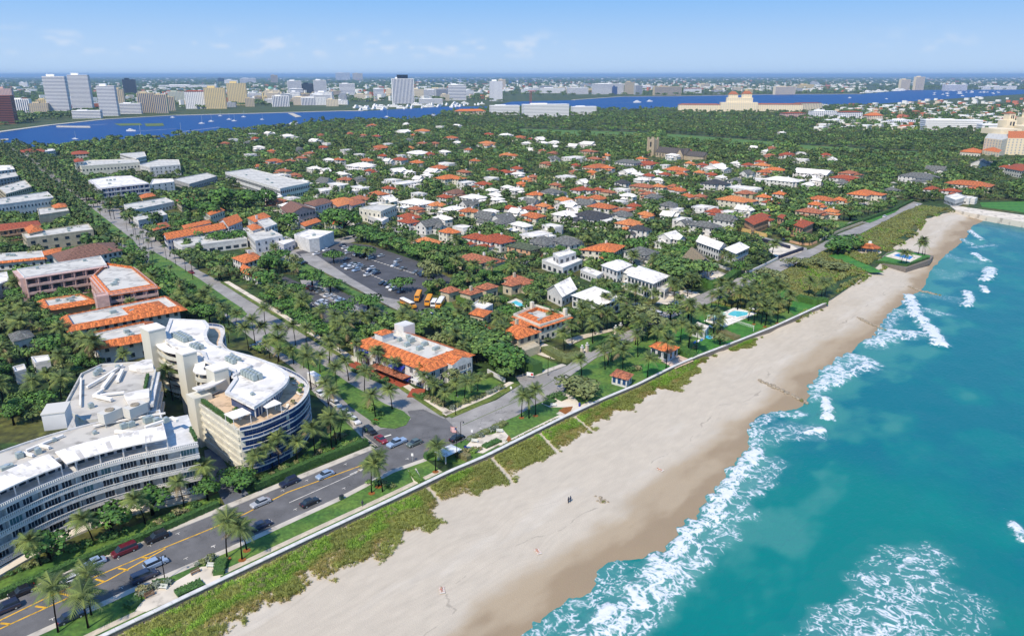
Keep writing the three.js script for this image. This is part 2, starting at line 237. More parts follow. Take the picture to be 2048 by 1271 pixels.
// foam: [photo polyline, reach in metres, strength]
const foamStrokes = [
  [[[1000, 1330], [1085, 1262], [1150, 1215], [1200, 1190], [1215, 1150], [1240, 1130]], 4, 0.72], [[[1150, 1330], [1190, 1271], [1250, 1220], [1310, 1165], [1345, 1120]], 6.5, 1.0], [[[1120, 1300], [1230, 1190], [1290, 1140]], 8, 0.66], [[[1250, 1340], [1290, 1240], [1340, 1180], [1400, 1110]], 5, 0.78],
  [[[1345, 1120], [1385, 1070], [1425, 1035], [1450, 990], [1490, 930], [1510, 905]], 4.5, 1.05], [[[1390, 1110], [1440, 1060], [1480, 1010], [1520, 960], [1545, 925]], 7, 0.72], [[[1240, 1140], [1330, 1118]], 2.5, 0.6],
  [[[1510, 895], [1515, 850], [1545, 830], [1600, 828]], 4, 0.8], [[[1540, 870], [1590, 860], [1620, 865]], 9, 0.7], [[[1618, 868], [1640, 862]], 3, 1.1], [[[1652, 800], [1656, 825], [1655, 838]], 2.6, 1.15], [[[1632, 800], [1636, 770], [1660, 745]], 4, 0.8],
  [[[1645, 775], [1690, 745], [1735, 735]], 6.5, 0.95], [[[1660, 745], [1710, 715], [1740, 725]], 7, 0.85], [[[1745, 690], [1790, 668], [1840, 670]], 8, 0.95], [[[1760, 680], [1780, 640], [1800, 620]], 6, 0.75],
  [[[1818, 592], [1830, 625], [1860, 660], [1882, 690]], 4.5, 1.15], [[[1850, 620], [1885, 628]], 7, 0.72], [[[1850, 590], [1920, 600]], 9, 0.6], [[[1935, 585], [1940, 600], [1932, 612]], 3.5, 1.1], [[[1968, 575], [1972, 585]], 3, 1.1], [[[1978, 537], [1980, 552], [1970, 560]], 4.5, 1.1],
  [[[1870, 540], [1900, 555], [1930, 545]], 9, 0.55], [[[1890, 510], [1925, 520], [1960, 525]], 8, 0.62], [[[1940, 462], [1965, 480]], 3, 1.0], [[[1950, 508], [1972, 522]], 4, 1.0], [[[1945, 495], [1990, 490]], 5, 0.7], [[[2005, 450], [2035, 448]], 5, 0.95], [[[1990, 455], [2045, 475]], 8, 0.5], [[[1925, 478], [1945, 490]], 4, 0.85],
  [[[1640, 1340], [1690, 1250], [1740, 1200], [1770, 1150]], 10, 0.74], [[[1720, 1330], [1790, 1230], [1830, 1170], [1850, 1130]], 11, 0.78], [[[1790, 1110], [1850, 1105]], 6, 0.66], [[[1860, 1250], [1900, 1200], [1930, 1200]], 12, 0.62], [[[1960, 1250], [1925, 1190]], 8, 0.45], [[[2030, 1050], [2046, 1080]], 2.5, 0.9],
].map(([p, r, k]) => { const a = p.map(([x, y]) => toST(G(x, y, SEA))); return { a, r: r *= 0.82, k, s0: Math.min(...a.map((q) => q[0])) - r * 1.6, s1: Math.max(...a.map((q) => q[0])) + r * 1.6 }; });
function foamAt(s, t) {
  let f = 0;
  for (const { a, r, k, s0, s1 } of foamStrokes) {
    if (s < s0 || s > s1) continue;
    let d = 1e9; for (let i = 1; i < a.length; i++) { const [x0, y0] = a[i - 1], [x1, y1] = a[i], dx = x1 - x0, dy = y1 - y0, q = clamp(((s - x0) * dx + (t - y0) * dy) / (dx * dx + dy * dy || 1)); d = Math.min(d, Math.hypot(s - x0 - dx * q, t - y0 - dy * q)); }
    if (d < r * 2.2) f = Math.max(f, k * (1 - sstep(0.3, 1.5, d / r + (fbm(s / r * 1.6 + 3, t / r * 1.6, 3) - 0.5) * 1.1)));
  }
  return f;
}
function seaColor(s, t) {       // linear base colour of the water with what floats in it
  const z = t - tSea(s), n = fbm(s / 60 + 2, t / 38 + 5, 4), m = fbm(s / 17 + 31, t / 11, 4);
  let c = mix3([0.0, 0.17, 0.16], [0.0, 0.135, 0.168], sstep(0.36, 0.6, n + (s - 60) / 900));
  c = mix3(c, [0.0, 0.195, 0.178], sstep(0.42, 0.7, m) * 0.45);
  c = mix3(c, [0.045, 0.225, 0.205], sstep(0.44, 0.72, m + clamp(0.16 - z / 110, -0.3, 0.16)) * 0.75);       // stirred-up sand, in clouds
  const f = foamAt(s, t); 
  if (f > 0.02) {
    const w1 = fbm(s / 5 + 17, t / 5, 3) - 0.5, w2 = fbm(s / 5 + 71, t / 5 + 7, 3) - 0.5, x = s + w1 * 3.4, y = t * 0.8 + w2 * 3.4;
    const lace = 1 - Math.abs(2 * fbm(x / 2.3, y / 1.7, 4) - 1), fine = 1 - Math.abs(2 * fbm(x / 0.8 + 5, y / 0.62, 3) - 1), k = clamp(Math.pow(lace, 1.6) * 0.68 + fine * fine * 0.42 + vn(x * 2.6, y * 3.1) * 0.2 + f - 1.53, 0, 1);
    c = mix3(c, [0.66, 0.69, 0.73], sstep(-0.02, 0.4, k)); c = mix3(c, [0.25, 0.42, 0.44], 0.22 * sstep(0.3, 0.85, f) * (1 - sstep(-0.02, 0.4, k)));
  }
  return c;
}
{
  const lin = (v) => v <= 0.0031 ? v * 12.92 : 1.055 * Math.pow(Math.max(v, 0), 1 / 2.4) - 0.055;
  const bump = T.ripple;
  const sheet = (s0, s1, t0, t1, W, Hh, N, K, y) => {
    const t = tex(W, Hh, (i, j) => seaColor(lerp(s0, s1, (i + 0.5) / W), lerp(t0, t1, (j + 0.5) / Hh)).map(lin)); t.wrapS = t.wrapT = THREE.ClampToEdgeWrapping;
    const pos = [], uv = [], uv1 = [], ix = [];
    for (let i = 0; i <= N; i++) for (let k = 0; k <= K; k++) { const s = lerp(s0, s1, i / N), v = lerp(t0, t1, k / K), f = foamAt(s, v), q = fromST(s, v, SEA + y + (f > 0.5 ? 0.9 * sstep(0.55, 1.05, f) : 0) + (fbm(s / 9, v / 6, 3) - 0.5) * 0.5 * sstep(4, 20, v - tSea(s))); pos.push(q.x, q.y, q.z); uv.push(i / N, k / K); uv1.push(s / 26, v / 26); }
    for (let i = 0; i < N; i++) for (let k = 0; k < K; k++) { const a = i * (K + 1) + k, b = a + 1, c = a + K + 1, d = c + 1; ix.push(a, b, c, b, d, c); }
    const g = new THREE.BufferGeometry(); g.setAttribute('position', new THREE.Float32BufferAttribute(pos, 3)); g.setAttribute('uv', new THREE.Float32BufferAttribute(uv, 2)); g.setAttribute('uv1', new THREE.Float32BufferAttribute(uv1, 2)); g.setIndex(ix); g.computeVertexNormals();
    const b = bump.clone(); b.channel = 1; b.needsUpdate = true;
    setting('sea', g, new THREE.MeshPhysicalMaterial({ map: t, roughness: 0.32, bumpMap: b, bumpScale: 0.16, specularIntensity: 0.55 }));
  };
  sheet(-60, 150, 25, 185, 2048, 1560, 210, 150, 0);
  sheet(150, 560, 0, 200, 2048, 1000, 300, 130, 0);
  const g = new Geo(); for (const P of [[[-60, 185], [-60, 4000], [9000, 4000], [9000, 200], [560, 200], [560, 185.01]], [[560, -60], [560, 200], [9000, 200], [9000, -60]], [[-2000, 25], [-2000, 4000], [-60, 4000], [-60, 25]]]) g.cap(P.map(([s, t]) => fromST(s, t)), SEA - 0.02);
  const far = M(0.0, 0.135, 0.165, { roughness: 0.32 }); far.bumpMap = rep(T.ripple, 26); far.bumpScale = 0.16; setting('sea', g, wet(far, 0.55));
}
// the lagoon and the lakes behind the town
const lagoonPx = [[-260, 300], [0, 285], [35, 294], [110, 294], [209, 281], [327, 278], [378, 268], [512, 258], [580, 251], [633, 242], [739, 241], [827, 238], [877, 231], [885, 223], [915, 218], [978, 216], [1195, 217], [1250, 219], [1359, 216], [1536, 216], [1644, 211], [1762, 207], [1876, 199], [1964, 193], [2048, 188], [2300, 183], [2300, 177], [2048, 179], [1813, 180], [1725, 188], [1536, 189], [1376, 192], [1250, 193], [1150, 200], [1024, 203], [978, 213], [890, 213], [726, 222], [688, 222], [512, 227], [352, 231], [214, 239], [101, 251], [0, 265], [-260, 280]];
const waterMat = M(0.0, 0.042, 0.19, { roughness: 0.42 }); waterMat.bumpMap = rep(T.ripple, 60); waterMat.bumpScale = 0.3;
const lagoon = GG(lagoonPx, 0.1);
{ const g = new Geo(); g.cap(lagoon, 0.1); setting('lagoon', g, wet(waterMat, 0.3));
  for (const p of [[[827, 158], [827, 163], [1000, 166], [1087, 164], [1087, 160], [960, 157.5]], [[286, 181], [292, 187], [440, 183], [430, 178]]]) { const q = new Geo(); q.cap(GG(p, 0.1), 0.1); setting('lake', q, wet(waterMat, 0.3)); }
  const sh = new Geo(); const far = GG([[0, 265], [101, 251], [214, 239], [352, 231], [512, 227], [688, 222], [726, 222]], 0.2); sh.prism([...far, ...offsetLine(far, -14).reverse()], 0, 1.2); setting('shore_walk', sh, mats.concrete);
  const sh2 = new Geo(), f2 = GG([[1150, 200], [1250, 193], [1376, 192], [1536, 189], [1725, 188]], 0.2); sh2.prism([...f2, ...offsetLine(f2, -16).reverse()], 0, 1.2); setting('shore_walk', sh2, mats.coral);
}
const inLagoon = (x, z) => inPoly(x, z, lagoon);

// ================================================================ roads, pavements, lawns
const roadW = GG([[-190, 1283], [0, 1204], [141, 1143], [286, 1086], [450, 1020], [523, 990], [750, 897], [891, 836], [992, 800], [1041, 769], [1077, 752], [1134, 731], [1165, 707], [1244, 666], [1280, 652], [1326, 625], [1402, 588], [1475, 557], [1498, 549], [1555, 520], [1608, 502], [1626, 496], [1681, 466], [1726, 449], [1785, 424], [1828, 403]]);
const roadE = GG([[-40, 1316], [66, 1266], [255, 1180], [400, 1119], [450, 1098], [680, 993], [780, 941], [848, 917], [931, 878], [956, 863], [1032, 832], [1072, 808], [1127, 784], [1140, 752], [1191, 716], [1251, 692], [1280, 671], [1340, 636], [1387, 618], [1422, 605], [1488, 575], [1545, 551], [1661, 494], [1712, 472], [1778, 438], [1804, 424], [1838, 412], [1846, 407]]);
function ground(name, P, y, m, kind) { const g = new Geo(); g.cap(P, y); block(P); return setting(name, g, m, kind); }
function raised(name, P, y, m) { const g = new Geo(); g.prism(P, -0.08, y); block(P); return setting(name, g, m); }
ground('coast_road', [...roadW, ...roadE.slice().reverse()], 0.02, mats.asphalt);
{ const n = GG([[891, 836], [992, 800], [1041, 769], [1077, 752], [1134, 731], [1165, 707], [1244, 666], [1280, 652], [1326, 625], [1402, 588], [1475, 557], [1498, 549], [1555, 520], [1608, 502], [1626, 496], [1681, 466], [1726, 449], [1785, 424], [1828, 403]]), e = GG([[931, 877], [956, 863], [1032, 832], [1072, 808], [1127, 784], [1140, 752], [1191, 716], [1251, 692], [1280, 671], [1340, 636], [1387, 618], [1422, 605], [1488, 575], [1545, 551], [1661, 494], [1712, 472], [1778, 438], [1804, 424], [1838, 412], [1846, 407]]);
  ground('road_surface', [...n, ...e.reverse()], 0.034, mats.asphaltPale); }
ground('road_surface', GG([[1283, 657], [1306, 643], [1347, 633], [1322, 645], [1285, 670]]), 0.046, mats.asphalt);
// avenue with its planted medians
const avS = GG([[750, 893], [700, 855], [640, 800], [585, 735], [520, 690], [470, 650], [425, 610], [392, 580], [330, 548], [270, 512], [200, 465], [120, 395], [55, 335], [0, 300]]), avN = GG([[891, 836], [794, 774], [700, 727], [634, 686], [555, 636], [497, 601], [470, 584], [440, 563], [400, 542], [340, 501], [270, 445], [190, 378], [110, 318], [60, 292]]);
ground('avenue', [...avS, ...avN.slice().reverse()], 0.03, mats.asphaltPale);
ground('avenue_surface', GG([[752, 893], [725, 872], [762, 858], [800, 852], [822, 838], [815, 822], [846, 818], [893, 840], [902, 848], [800, 886]]), 0.044, mats.asphalt);
raised('median_lawn', GG([[821, 835], [812, 850], [790, 857], [761, 855], [700, 813], [644, 757], [580, 715], [524, 681], [526, 672], [540, 666], [615, 709], [700, 768], [770, 808], [806, 822]]), 0.15, mats.grass);
raised('median_lawn', GG([[494, 628], [484, 636], [465, 635], [400, 592], [322, 548], [296, 530], [300, 500], [340, 521], [400, 559], [457, 599], [483, 616]]), 0.15, mats.grass);
raised('median_lawn', GG([[279, 498], [252, 492], [176, 446], [132, 408], [56, 345], [38, 325], [66, 330], [160, 398], [214, 440], [266, 480]]), 0.15, mats.grass);
// kerbs and pavements
const walkN = GG([[904, 836], [992, 798], [1041, 769]]);
raised('pavement', [...roadW.slice(0, 7), ...offsetLine(roadW.slice(0, 7), -2.1).reverse()], 0.15, mats.concrete);
raised('pavement', GG([[736, 889], [752, 889], [756, 893], [700, 850], [664, 820], [668, 812], [700, 838]]), 0.15, mats.concrete);
raised('pavement', [...offsetLine(walkN, -2.6), ...offsetLine(walkN, -4.6).reverse()], 0.15, mats.concretePale);
raised('verge', [...offsetLine(walkN, -0.1), ...offsetLine(walkN, -2.55).reverse()], 0.13, mats.grassDry);
{ const w = GG([[882, 832], [794, 774], [700, 727], [634, 686], [550, 632], [497, 600], [440, 565]]); raised('pavement', [...offsetLine(w, 1.8), ...offsetLine(w, 4.2).reverse()], 0.15, mats.concretePale); raised('verge', [...offsetLine(w, 0), ...offsetLine(w, 1.75).reverse()], 0.13, mats.grassDry); }
{ const w = GG([[1077, 752], [1134, 731]]); raised('pavement', [...offsetLine(w, -0.3), ...offsetLine(w, -2.4).reverse()], 0.15, mats.concrete); const w2 = GG([[1165, 706], [1244, 665]]); raised('pavement', [...offsetLine(w2, -0.2), ...offsetLine(w2, -1.6).reverse()], 0.15, mats.concretePale); const w3 = GG([[1335, 618], [1402, 588]]); raised('pavement', [...offsetLine(w3, -0.2), ...offsetLine(w3, -1.6).reverse()], 0.15, mats.concretePale); }
const eastA = roadE.slice(0, 8);
raised('pavement', [...offsetLine(eastA, 0), ...offsetLine(eastA, 1.6).reverse()], 0.15, mats.concrete);
{ // park strip between the road and the sea wall
  const cut = (l, a, b) => l.filter((v) => { const s = toST(v)[0]; return s > a && s < b; });
  const wallTop = Array.from({ length: 60 }, (_, i) => { const s = lerp(-120, sWallEnd, i / 59); return fromST(s, tWall(s) - 0.9); });
  const inner = offsetLine(eastA, 1.65), P = [...inner, ...cut(wallTop, -200, toST(inner[inner.length - 1])[0]).reverse()];
  raised('park_lawn', P, 0.13, mats.grass);
  const e2 = roadE.slice(7, 13), P2 = [...offsetLine(e2, 0.2), ...cut(wallTop, toST(e2[0])[0], toST(e2[e2.length - 1])[0] + 3).reverse()];
  raised('park_lawn', P2, 0.13, mats.grass);
  const pathL = cut(wallTop, -200, toST(G(900, 935))[0]);
  ground('promenade', [...offsetLine(pathL, -1.1), ...offsetLine(pathL, -2.6).reverse()], 0.15, mats.coral);
  const pl2 = cut(wallTop, toST(G(985, 905))[0], toST(G(1190, 800))[0]);
  ground('promenade', [...offsetLine(pl2, -0.6), ...offsetLine(pl2, -1.8).reverse()], 0.15, mats.concretePale);
}
for (const p of [[[270, 1222], [281, 1207], [308, 1180], [345, 1166], [360, 1158], [402, 1134], [437, 1131], [441, 1158], [349, 1200], [292, 1224]], [[929, 896], [940, 884], [956, 872], [985, 869], [1006, 860], [1017, 872], [1010, 884], [966, 907], [950, 905]], [[1082, 807], [1110, 797], [1132, 787], [1152, 797], [1160, 811], [1127, 831], [1112, 828], [1130, 815], [1100, 815]], [[816, 941], [832, 937], [843, 958], [836, 968], [828, 966]]]) ground('plaza', GG(p), 0.162, mats.concretePale);
for (const p of [[[1013, 879], [1018, 870], [1024, 883], [1017, 887]], [[1117, 822], [1128, 815], [1146, 813], [1142, 822], [1131, 829]]]) ground('mulch_bed', GG(p), 0.172, mats.mulch);
// lane paint
function paint(pts, w, m, y = 0.05) { const g = new Geo(), P = GG(pts); g.cap(trail(P, w), y); return g; }
{ const y = new Geo(), line = (p, w = 0.16) => { const P = GG(p); y.cap(trail(P, w), 0.05); };
  line([[-60, 1268], [0, 1240], [97, 1193], [204, 1147], [308, 1103], [417, 1059], [490, 1027], [575, 984], [738, 925]], 0.34); line([[-60, 1284], [0, 1257], [92, 1215], [215, 1160], [286, 1121], [330, 1097]], 0.34);
  for (const [a, b] of [[[120, 1186], [138, 1191]], [[236, 1136], [256, 1140]], [[190, 1158], [208, 1163]], [[284, 1114], [300, 1116]], [[0, 1246], [20, 1248]], [[70, 1212], [90, 1215]]]) line([a, b], 0.5);
  const o = setting('lane_marking', y, mats.paintY); o.userData.label = 'yellow centre lines and hatching on the coast road';
  const w = new Geo(), wl = (p, k = 0.16, h = 0.05) => w.cap(trail(GG(p), k), h); wl([[578, 1005], [715, 944]], 0.2);
  for (const [x, q] of [[101, 1171], [234, 1116], [299, 1090], [371, 1116], [426, 1091], [103, 1237], [242, 1174], [426, 1092], [540, 1041], [590, 1018], [639, 998], [687, 976], [613, 960], [565, 980], [690, 928], [814, 917], [355, 1066], [960, 856], [1000, 838]]) { const c = G(x, q), r = toST(c); w.cap(trail([fromST(r[0] - 0.5, r[1]), fromST(r[0] + 0.5, r[1])], 0.13), 0.06); w.cap(trail([fromST(r[0], r[1]), fromST(r[0], r[1] + 0.7)], 0.13), 0.065); }
  { const c = toST(G(712, 943)); w.cap([fromST(c[0] - 2, c[1] - 0.1), fromST(c[0] + 1, c[1] - 0.1), fromST(c[0] + 1, c[1] - 0.6), fromST(c[0] + 2.4, c[1] + 0.05), fromST(c[0] + 1, c[1] + 0.7), fromST(c[0] + 1, c[1] + 0.2), fromST(c[0] - 2, c[1] + 0.2)], 0.06); }
  wl([[766, 874], [782, 869]], 0.6, 0.06);
  const ww = setting('lane_marking', w, mats.paintW); ww.userData.label = 'white bay ticks and lane line on the coast road';
  const yy = new Geo(); yy.cap(trail(GG([[925, 850], [1060, 790], [1130, 745], [1270, 668]]), 0.25), 0.05); const o3 = setting('lane_marking', yy, mats.grassDry); o3.userData.label = 'faded yellow line on the pale coast road'; }
// car parks
ground('parking_lot', GG([[590, 504], [640, 492], [688, 485], [740, 490], [832, 521], [915, 563], [880, 576], [854, 580], [840, 592], [800, 604], [769, 596], [700, 560], [640, 530], [600, 512]]), 0.04, mats.asphaltNew);
ground('parking_aisle', GG([[600, 508], [625, 505], [700, 555], [768, 594], [800, 600], [800, 622], [780, 613], [690, 565], [612, 526]]), 0.052, mats.asphaltPale);
ground('parking_lot', GG([[560, 548], [600, 566], [640, 560], [684, 578], [760, 610], [800, 631], [770, 650], [737, 652], [682, 664], [640, 640], [600, 600], [570, 570]]), 0.04, mats.asphaltNew);
ground('parking_aisle', GG([[600, 560], [625, 560], [690, 600], [720, 615], [790, 636], [770, 645], [700, 622], [640, 590], [605, 572]]), 0.052, mats.asphaltPale);
ground('bus_yard', GG([[790, 603], [846, 586], [885, 606], [912, 655], [895, 656], [836, 632], [800, 616]]), 0.046, mats.asphaltNew);
ground('parking_apron', GG([[560, 505], [600, 495], [720, 466], [760, 470], [690, 488], [610, 512], [570, 530], [540, 520], [500, 506], [480, 500], [520, 496]]), 0.036, mats.asphaltPale);
ground('side_street', GG([[775, 456], [800, 452], [900, 492], [880, 500], [850, 492]]), 0.03, mats.asphaltPale);
raised('planted_strip', GG([[555, 527], [610, 527], [690, 570], [770, 612], [850, 652], [835, 655], [760, 617], [680, 580], [612, 548]]), 0.14, mats.grass);
raised('planted_strip', GG([[793, 603], [800, 602], [840, 628], [870, 648], [860, 655], [820, 632]]), 0.14, mats.grassDry);
raised('planted_strip', GG([[884, 604], [900, 598], [925, 650], [912, 654], [895, 628]]), 0.14, mats.grass);
{ const w = new Geo(); for (const [a, b, n] of [[[738, 518], [846, 553], 17], [[708, 533], [782, 568], 12], [[655, 588], [692, 603], 5], [[620, 606], [650, 624], 5], [[680, 642], [705, 650], 3]]) for (let i = 0; i < n; i++) { const c = G(lerp(a[0], b[0], i / n), lerp(a[1], b[1], i / n)); w.box(c.x, 0.05, c.z, 1.7, 0.14, 0.3, -0.5); } const o = setting('wheel_stop', w, mats.paintW, 'stuff'); o.userData.label = 'rows of white wheel stops across the parking lot'; }
// side streets between the villas
for (const p of [[[1250, 607], [1272, 604], [1345, 629], [1316, 638]], [[1395, 545], [1418, 535], [1478, 556], [1470, 578], [1430, 560]], [[1470, 468], [1500, 466], [1615, 496], [1612, 506], [1560, 490]], [[1043, 770], [1078, 752], [1062, 742], [1030, 752]], [[1130, 470], [1170, 480], [1140, 488], [1110, 478]], [[990, 505], [1060, 522], [1050, 528], [985, 512]], [[1700, 449], [1745, 444], [1735, 440], [1690, 445]]]) ground('side_street', GG(p), 0.026, mats.asphaltPale);
for (const p of [[[1057, 703], [1086, 685], [1114, 697], [1125, 706], [1165, 709], [1134, 726]], [[1325, 592], [1362, 580], [1398, 584], [1385, 594], [1345, 610], [1312, 606]], [[1540, 485], [1580, 487], [1605, 503], [1560, 518], [1535, 500]], [[1400, 556], [1440, 545], [1448, 550], [1415, 566]]]) ground('driveway', GG(p), 0.03, mats.concretePale);
ground('stone_terrace', GG([[1322, 722], [1345, 706], [1388, 722], [1350, 738]]), 0.17, M(0.62, 0.50, 0.42, { t: 'stain', s: 9 }));
ground('path', GG([[1128, 680], [1160, 670], [1230, 655], [1232, 660], [1170, 676], [1140, 690]]), 0.03, mats.coral);
for (const p of [[[893, 794], [957, 743], [1004, 766], [940, 800], [912, 808]], [[1052, 706], [1060, 704], [1118, 730], [1082, 744], [1060, 722]], [[1167, 756], [1204, 740], [1228, 770], [1193, 786]], [[1146, 690], [1185, 672], [1225, 664], [1168, 700]], [[1330, 620], [1370, 606], [1395, 594], [1350, 606], [1318, 612]], [[1620, 440], [1700, 444], [1680, 455], [1640, 452]], [[1255, 650], [1300, 640], [1290, 655], [1262, 660]]]) ground('lawn', GG(p), 0.1, mats.grass);
for (const p of [[[1380, 692], [1418, 666], [1474, 680], [1396, 709]], [[1444, 658], [1488, 640], [1530, 652], [1487, 675]], [[1576, 619], [1591, 590], [1648, 603], [1590, 631]], [[1280, 730], [1300, 722], [1345, 733], [1290, 756]], [[1340, 672], [1378, 650], [1384, 668], [1352, 686]], [[1396, 640], [1416, 618], [1424, 640], [1402, 654]], [[1510, 560], [1545, 560], [1590, 590], [1570, 605], [1525, 580]], [[1655, 512], [1680, 505], [1770, 545], [1740, 545]], [[1960, 405], [2080, 402], [2120, 440], [2040, 424], [1965, 414]], [[1740, 446], [1790, 425], [1800, 418], [1720, 440]]]) ground('lawn', GG(p), 0.12, mats.grassBright);
for (const p of [[[1030, 257], [1300, 265], [1290, 275], [1040, 268]], [[1330, 267], [1570, 285], [1550, 295], [1330, 280]], [[1590, 289], [1850, 304], [1830, 315], [1600, 303]], [[905, 300], [1010, 296], [1030, 302], [930, 306]], [[146, 350], [235, 344], [215, 352], [150, 362]], [[560, 390], [640, 385], [660, 392], [600, 402]]]) ground('fairway', GG(p), 0.06, mats.grass);
{ const e = roadE.slice(12, 22), a = toST(e[0])[0], b = toST(e[e.length - 1])[0], w = []; for (let k = 0; k < 40; k++) { const q = lerp(a, Math.min(b, sWallEnd), k / 39); w.push(fromST(q, tWall(q) - 0.6)); } const g = new Geo(); g.cap([...offsetLine(e, 0.3), ...w.reverse()], 0.05); setting('garden_ground', g, mats.grass); }
{ // swash path openings in the dunes are bare sand; the sea wall itself, cap on dressed stone
  const line = Array.from({ length: 150 }, (_, i) => { const s = lerp(-130, sWallEnd, i / 149); return fromST(s, tWall(s)); });
  const o = thing('sea_wall', 'long white-capped stone sea wall between park and dunes', 'wall', V(0, 0, 0));
  const g = new Geo(); g.prism([...offsetLine(line, -0.35), ...offsetLine(line, 0.35).reverse()], -1.7, 0.72); part('stone_face', g, mats.stone, o);
  const cp = curve(line, 120); for (let i = 0; i + 1 < cp.length; i++) { const a = cp[i], b = cp[i + 1].clone().lerp(a, 0.012), q = new Geo(); q.prism([...offsetLine([a, b], -0.5), ...offsetLine([a, b], 0.5).reverse()], 0.72, 0.9); part('cap_stone', q, mats.white, o); }
}
{ const o = thing('breakwater', 'broad white concrete breakwater closing the far end of the beach', 'breakwater'); const g = new Geo(); g.prism(GG([[1901, 412], [1916, 412], [1949, 417], [2060, 432], [2300, 468], [2300, 486], [2048, 444], [1945, 427], [1912, 420]], 0.3), -5, 0.5); part('deck', g, mats.concretePale, o); }

// ================================================================ plants
const leafTones = { broad: [[0.061, 0.128, 0.024], [0.095, 0.182, 0.032], [0.043, 0.095, 0.024], [0.128, 0.209, 0.041]], ficus: [[0.052, 0.143, 0.021], [0.085, 0.195, 0.026], [0.039, 0.098, 0.019]], bright: [[0.115, 0.215, 0.035], [0.15, 0.26, 0.045], [0.085, 0.17, 0.032]], olive: [[0.15, 0.185, 0.06], [0.19, 0.22, 0.075], [0.11, 0.14, 0.05]], bronze: [[0.19, 0.175, 0.075], [0.16, 0.175, 0.06], [0.22, 0.19, 0.10]], hedge: [[0.05, 0.125, 0.025], [0.069, 0.163, 0.031], [0.041, 0.094, 0.022]], silver: [[0.176, 0.209, 0.165], [0.132, 0.165, 0.11]], palm: [[0.115, 0.169, 0.041], [0.162, 0.209, 0.047], [0.081, 0.128, 0.035]], royal: [[0.072, 0.123, 0.043], [0.109, 0.16, 0.051], [0.051, 0.094, 0.036]] };
function leafCloud(g, lobes, n, size, tones, r, low = -0.35) {      // leaf clumps over and inside rounded lobes
  const tot = lobes.reduce((s, l) => s + l[3] * l[3], 0);
  for (const [lx, ly, lz, lr, lry] of lobes) {
    const k = Math.round(n * lr * lr / tot);
    for (let i = 0; i < k; i++) {
      let y = lerp(low, 1, Math.pow(r(), 0.8)), a = r() * 6.2832, q = Math.sqrt(Math.max(0, 1 - y * y)); const o = V(Math.cos(a) * q, y, Math.sin(a) * q), d = 0.72 + 0.36 * Math.pow(r(), 0.6);
      const c = V(lx + o.x * lr * d, ly + o.y * (lry ?? lr) * d, lz + o.z * lr * d), nn = o.clone().addScaledVector(V(r() - 0.5, r() - 0.5, r() - 0.5), 1.1).normalize(), t = V(r() - 0.5, r() - 0.5, r() - 0.5).cross(nn).normalize(), b = V(0, 0, 0).crossVectors(nn, t), s = size * (0.6 + 0.8 * r()), sh = o.clone().multiplyScalar(0.8).addScaledVector(nn, 0.55).addScaledVector(V(0, 1, 0), 0.25).normalize();
      const cc = pick(tones, r), v = 0.75 + 0.5 * r(); g.color(cc[0] * v, cc[1] * v, cc[2] * v);
      const P = (u, w, l = 0) => c.clone().addScaledVector(t, u * s).addScaledVector(b, w * s).addScaledVector(nn, l * s);
      g.tri(P(-0.55, -0.1), P(0.1, -0.5, -0.15), P(0.55, 0.15, -0.1), [sh, sh, sh]); g.tri(P(-0.55, -0.1), P(0.55, 0.15, -0.1), P(-0.05, 0.55, -0.15), [sh, sh, sh]);
    }
  }
  return g;
}
function palmCrown(g, at, len, n, pairs, tones, r, lift = 0.5) {
  for (let i = 0; i < n; i++) {
    const a = i * 2.39996 + r() * 0.5, el = lerp(1.05, -0.25, (i + 0.5) / n) + (r() - 0.5) * 0.3, L = len * (0.8 + 0.3 * r()), d = V(Math.cos(a), 0, Math.sin(a)), side = V(-d.z, 0, d.x), cc = i > n - 3 && r() < 0.5 ? [0.22, 0.17, 0.08] : pick(tones, r), v = 0.8 + 0.45 * r(); g.color(cc[0] * v, cc[1] * v, cc[2] * v);
    const at_ = (t) => at.clone().addScaledVector(d, L * t * Math.cos(el) * (1 - 0.12 * t)).add(V(0, L * (t * Math.sin(el) - (0.62 - 0.1 * el) * t * t * lift * 1.2), 0));
    let prev = null;
    for (let k = 0; k <= pairs; k++) {
      const t = 0.1 + 0.9 * k / pairs, p = at_(t), w = len * 0.3 * Math.sin(Math.PI * clamp(0.12 + t * 0.86)) + 0.06, q = at_(Math.min(1.04, t + 0.13)), nn = V(0, 1, 0).addScaledVector(d, 0.5).normalize();
      for (const s of [-1, 1]) { const tip = q.clone().addScaledVector(side, s * w).add(V(0, -w * (0.25 + 0.3 * r()), 0)), m = nn.clone().addScaledVector(side, s * 0.6).normalize(), b = at_(Math.max(0, t - 0.85 / pairs)); g.tri(b, s > 0 ? p : tip, s > 0 ? tip : p, [m, m, m]); }
      if (prev) { const w2 = 0.035 * len / 3; g.tri(prev.clone().addScaledVector(side, -w2), p, prev.clone().addScaledVector(side, w2)); }
      prev = p;
    }
  }
  return g;
}
function palmParts(seed, h, len, n, pairs, tones, bend, rad = 0.135, seg = 6) {
  const r = rng(seed), a = r() * 6.28, top = V(Math.cos(a) * bend, h, Math.sin(a) * bend), pts = [0, 0.25, 0.5, 0.75, 1].map((t) => V(top.x * t * t, h * t - 0.15 * (t === 0), top.z * t * t));
  const tg = new Geo(); tg.tube(pts, [rad * 1.7, rad * 1.1, rad, rad * 0.9, rad * 0.75], seg);
  const cg = new Geo(); palmCrown(cg, top.clone().add(V(0, 0.1, 0)), len, n, pairs, tones, r);
  return { trunk: tg.build(), crown: cg.build() };
}
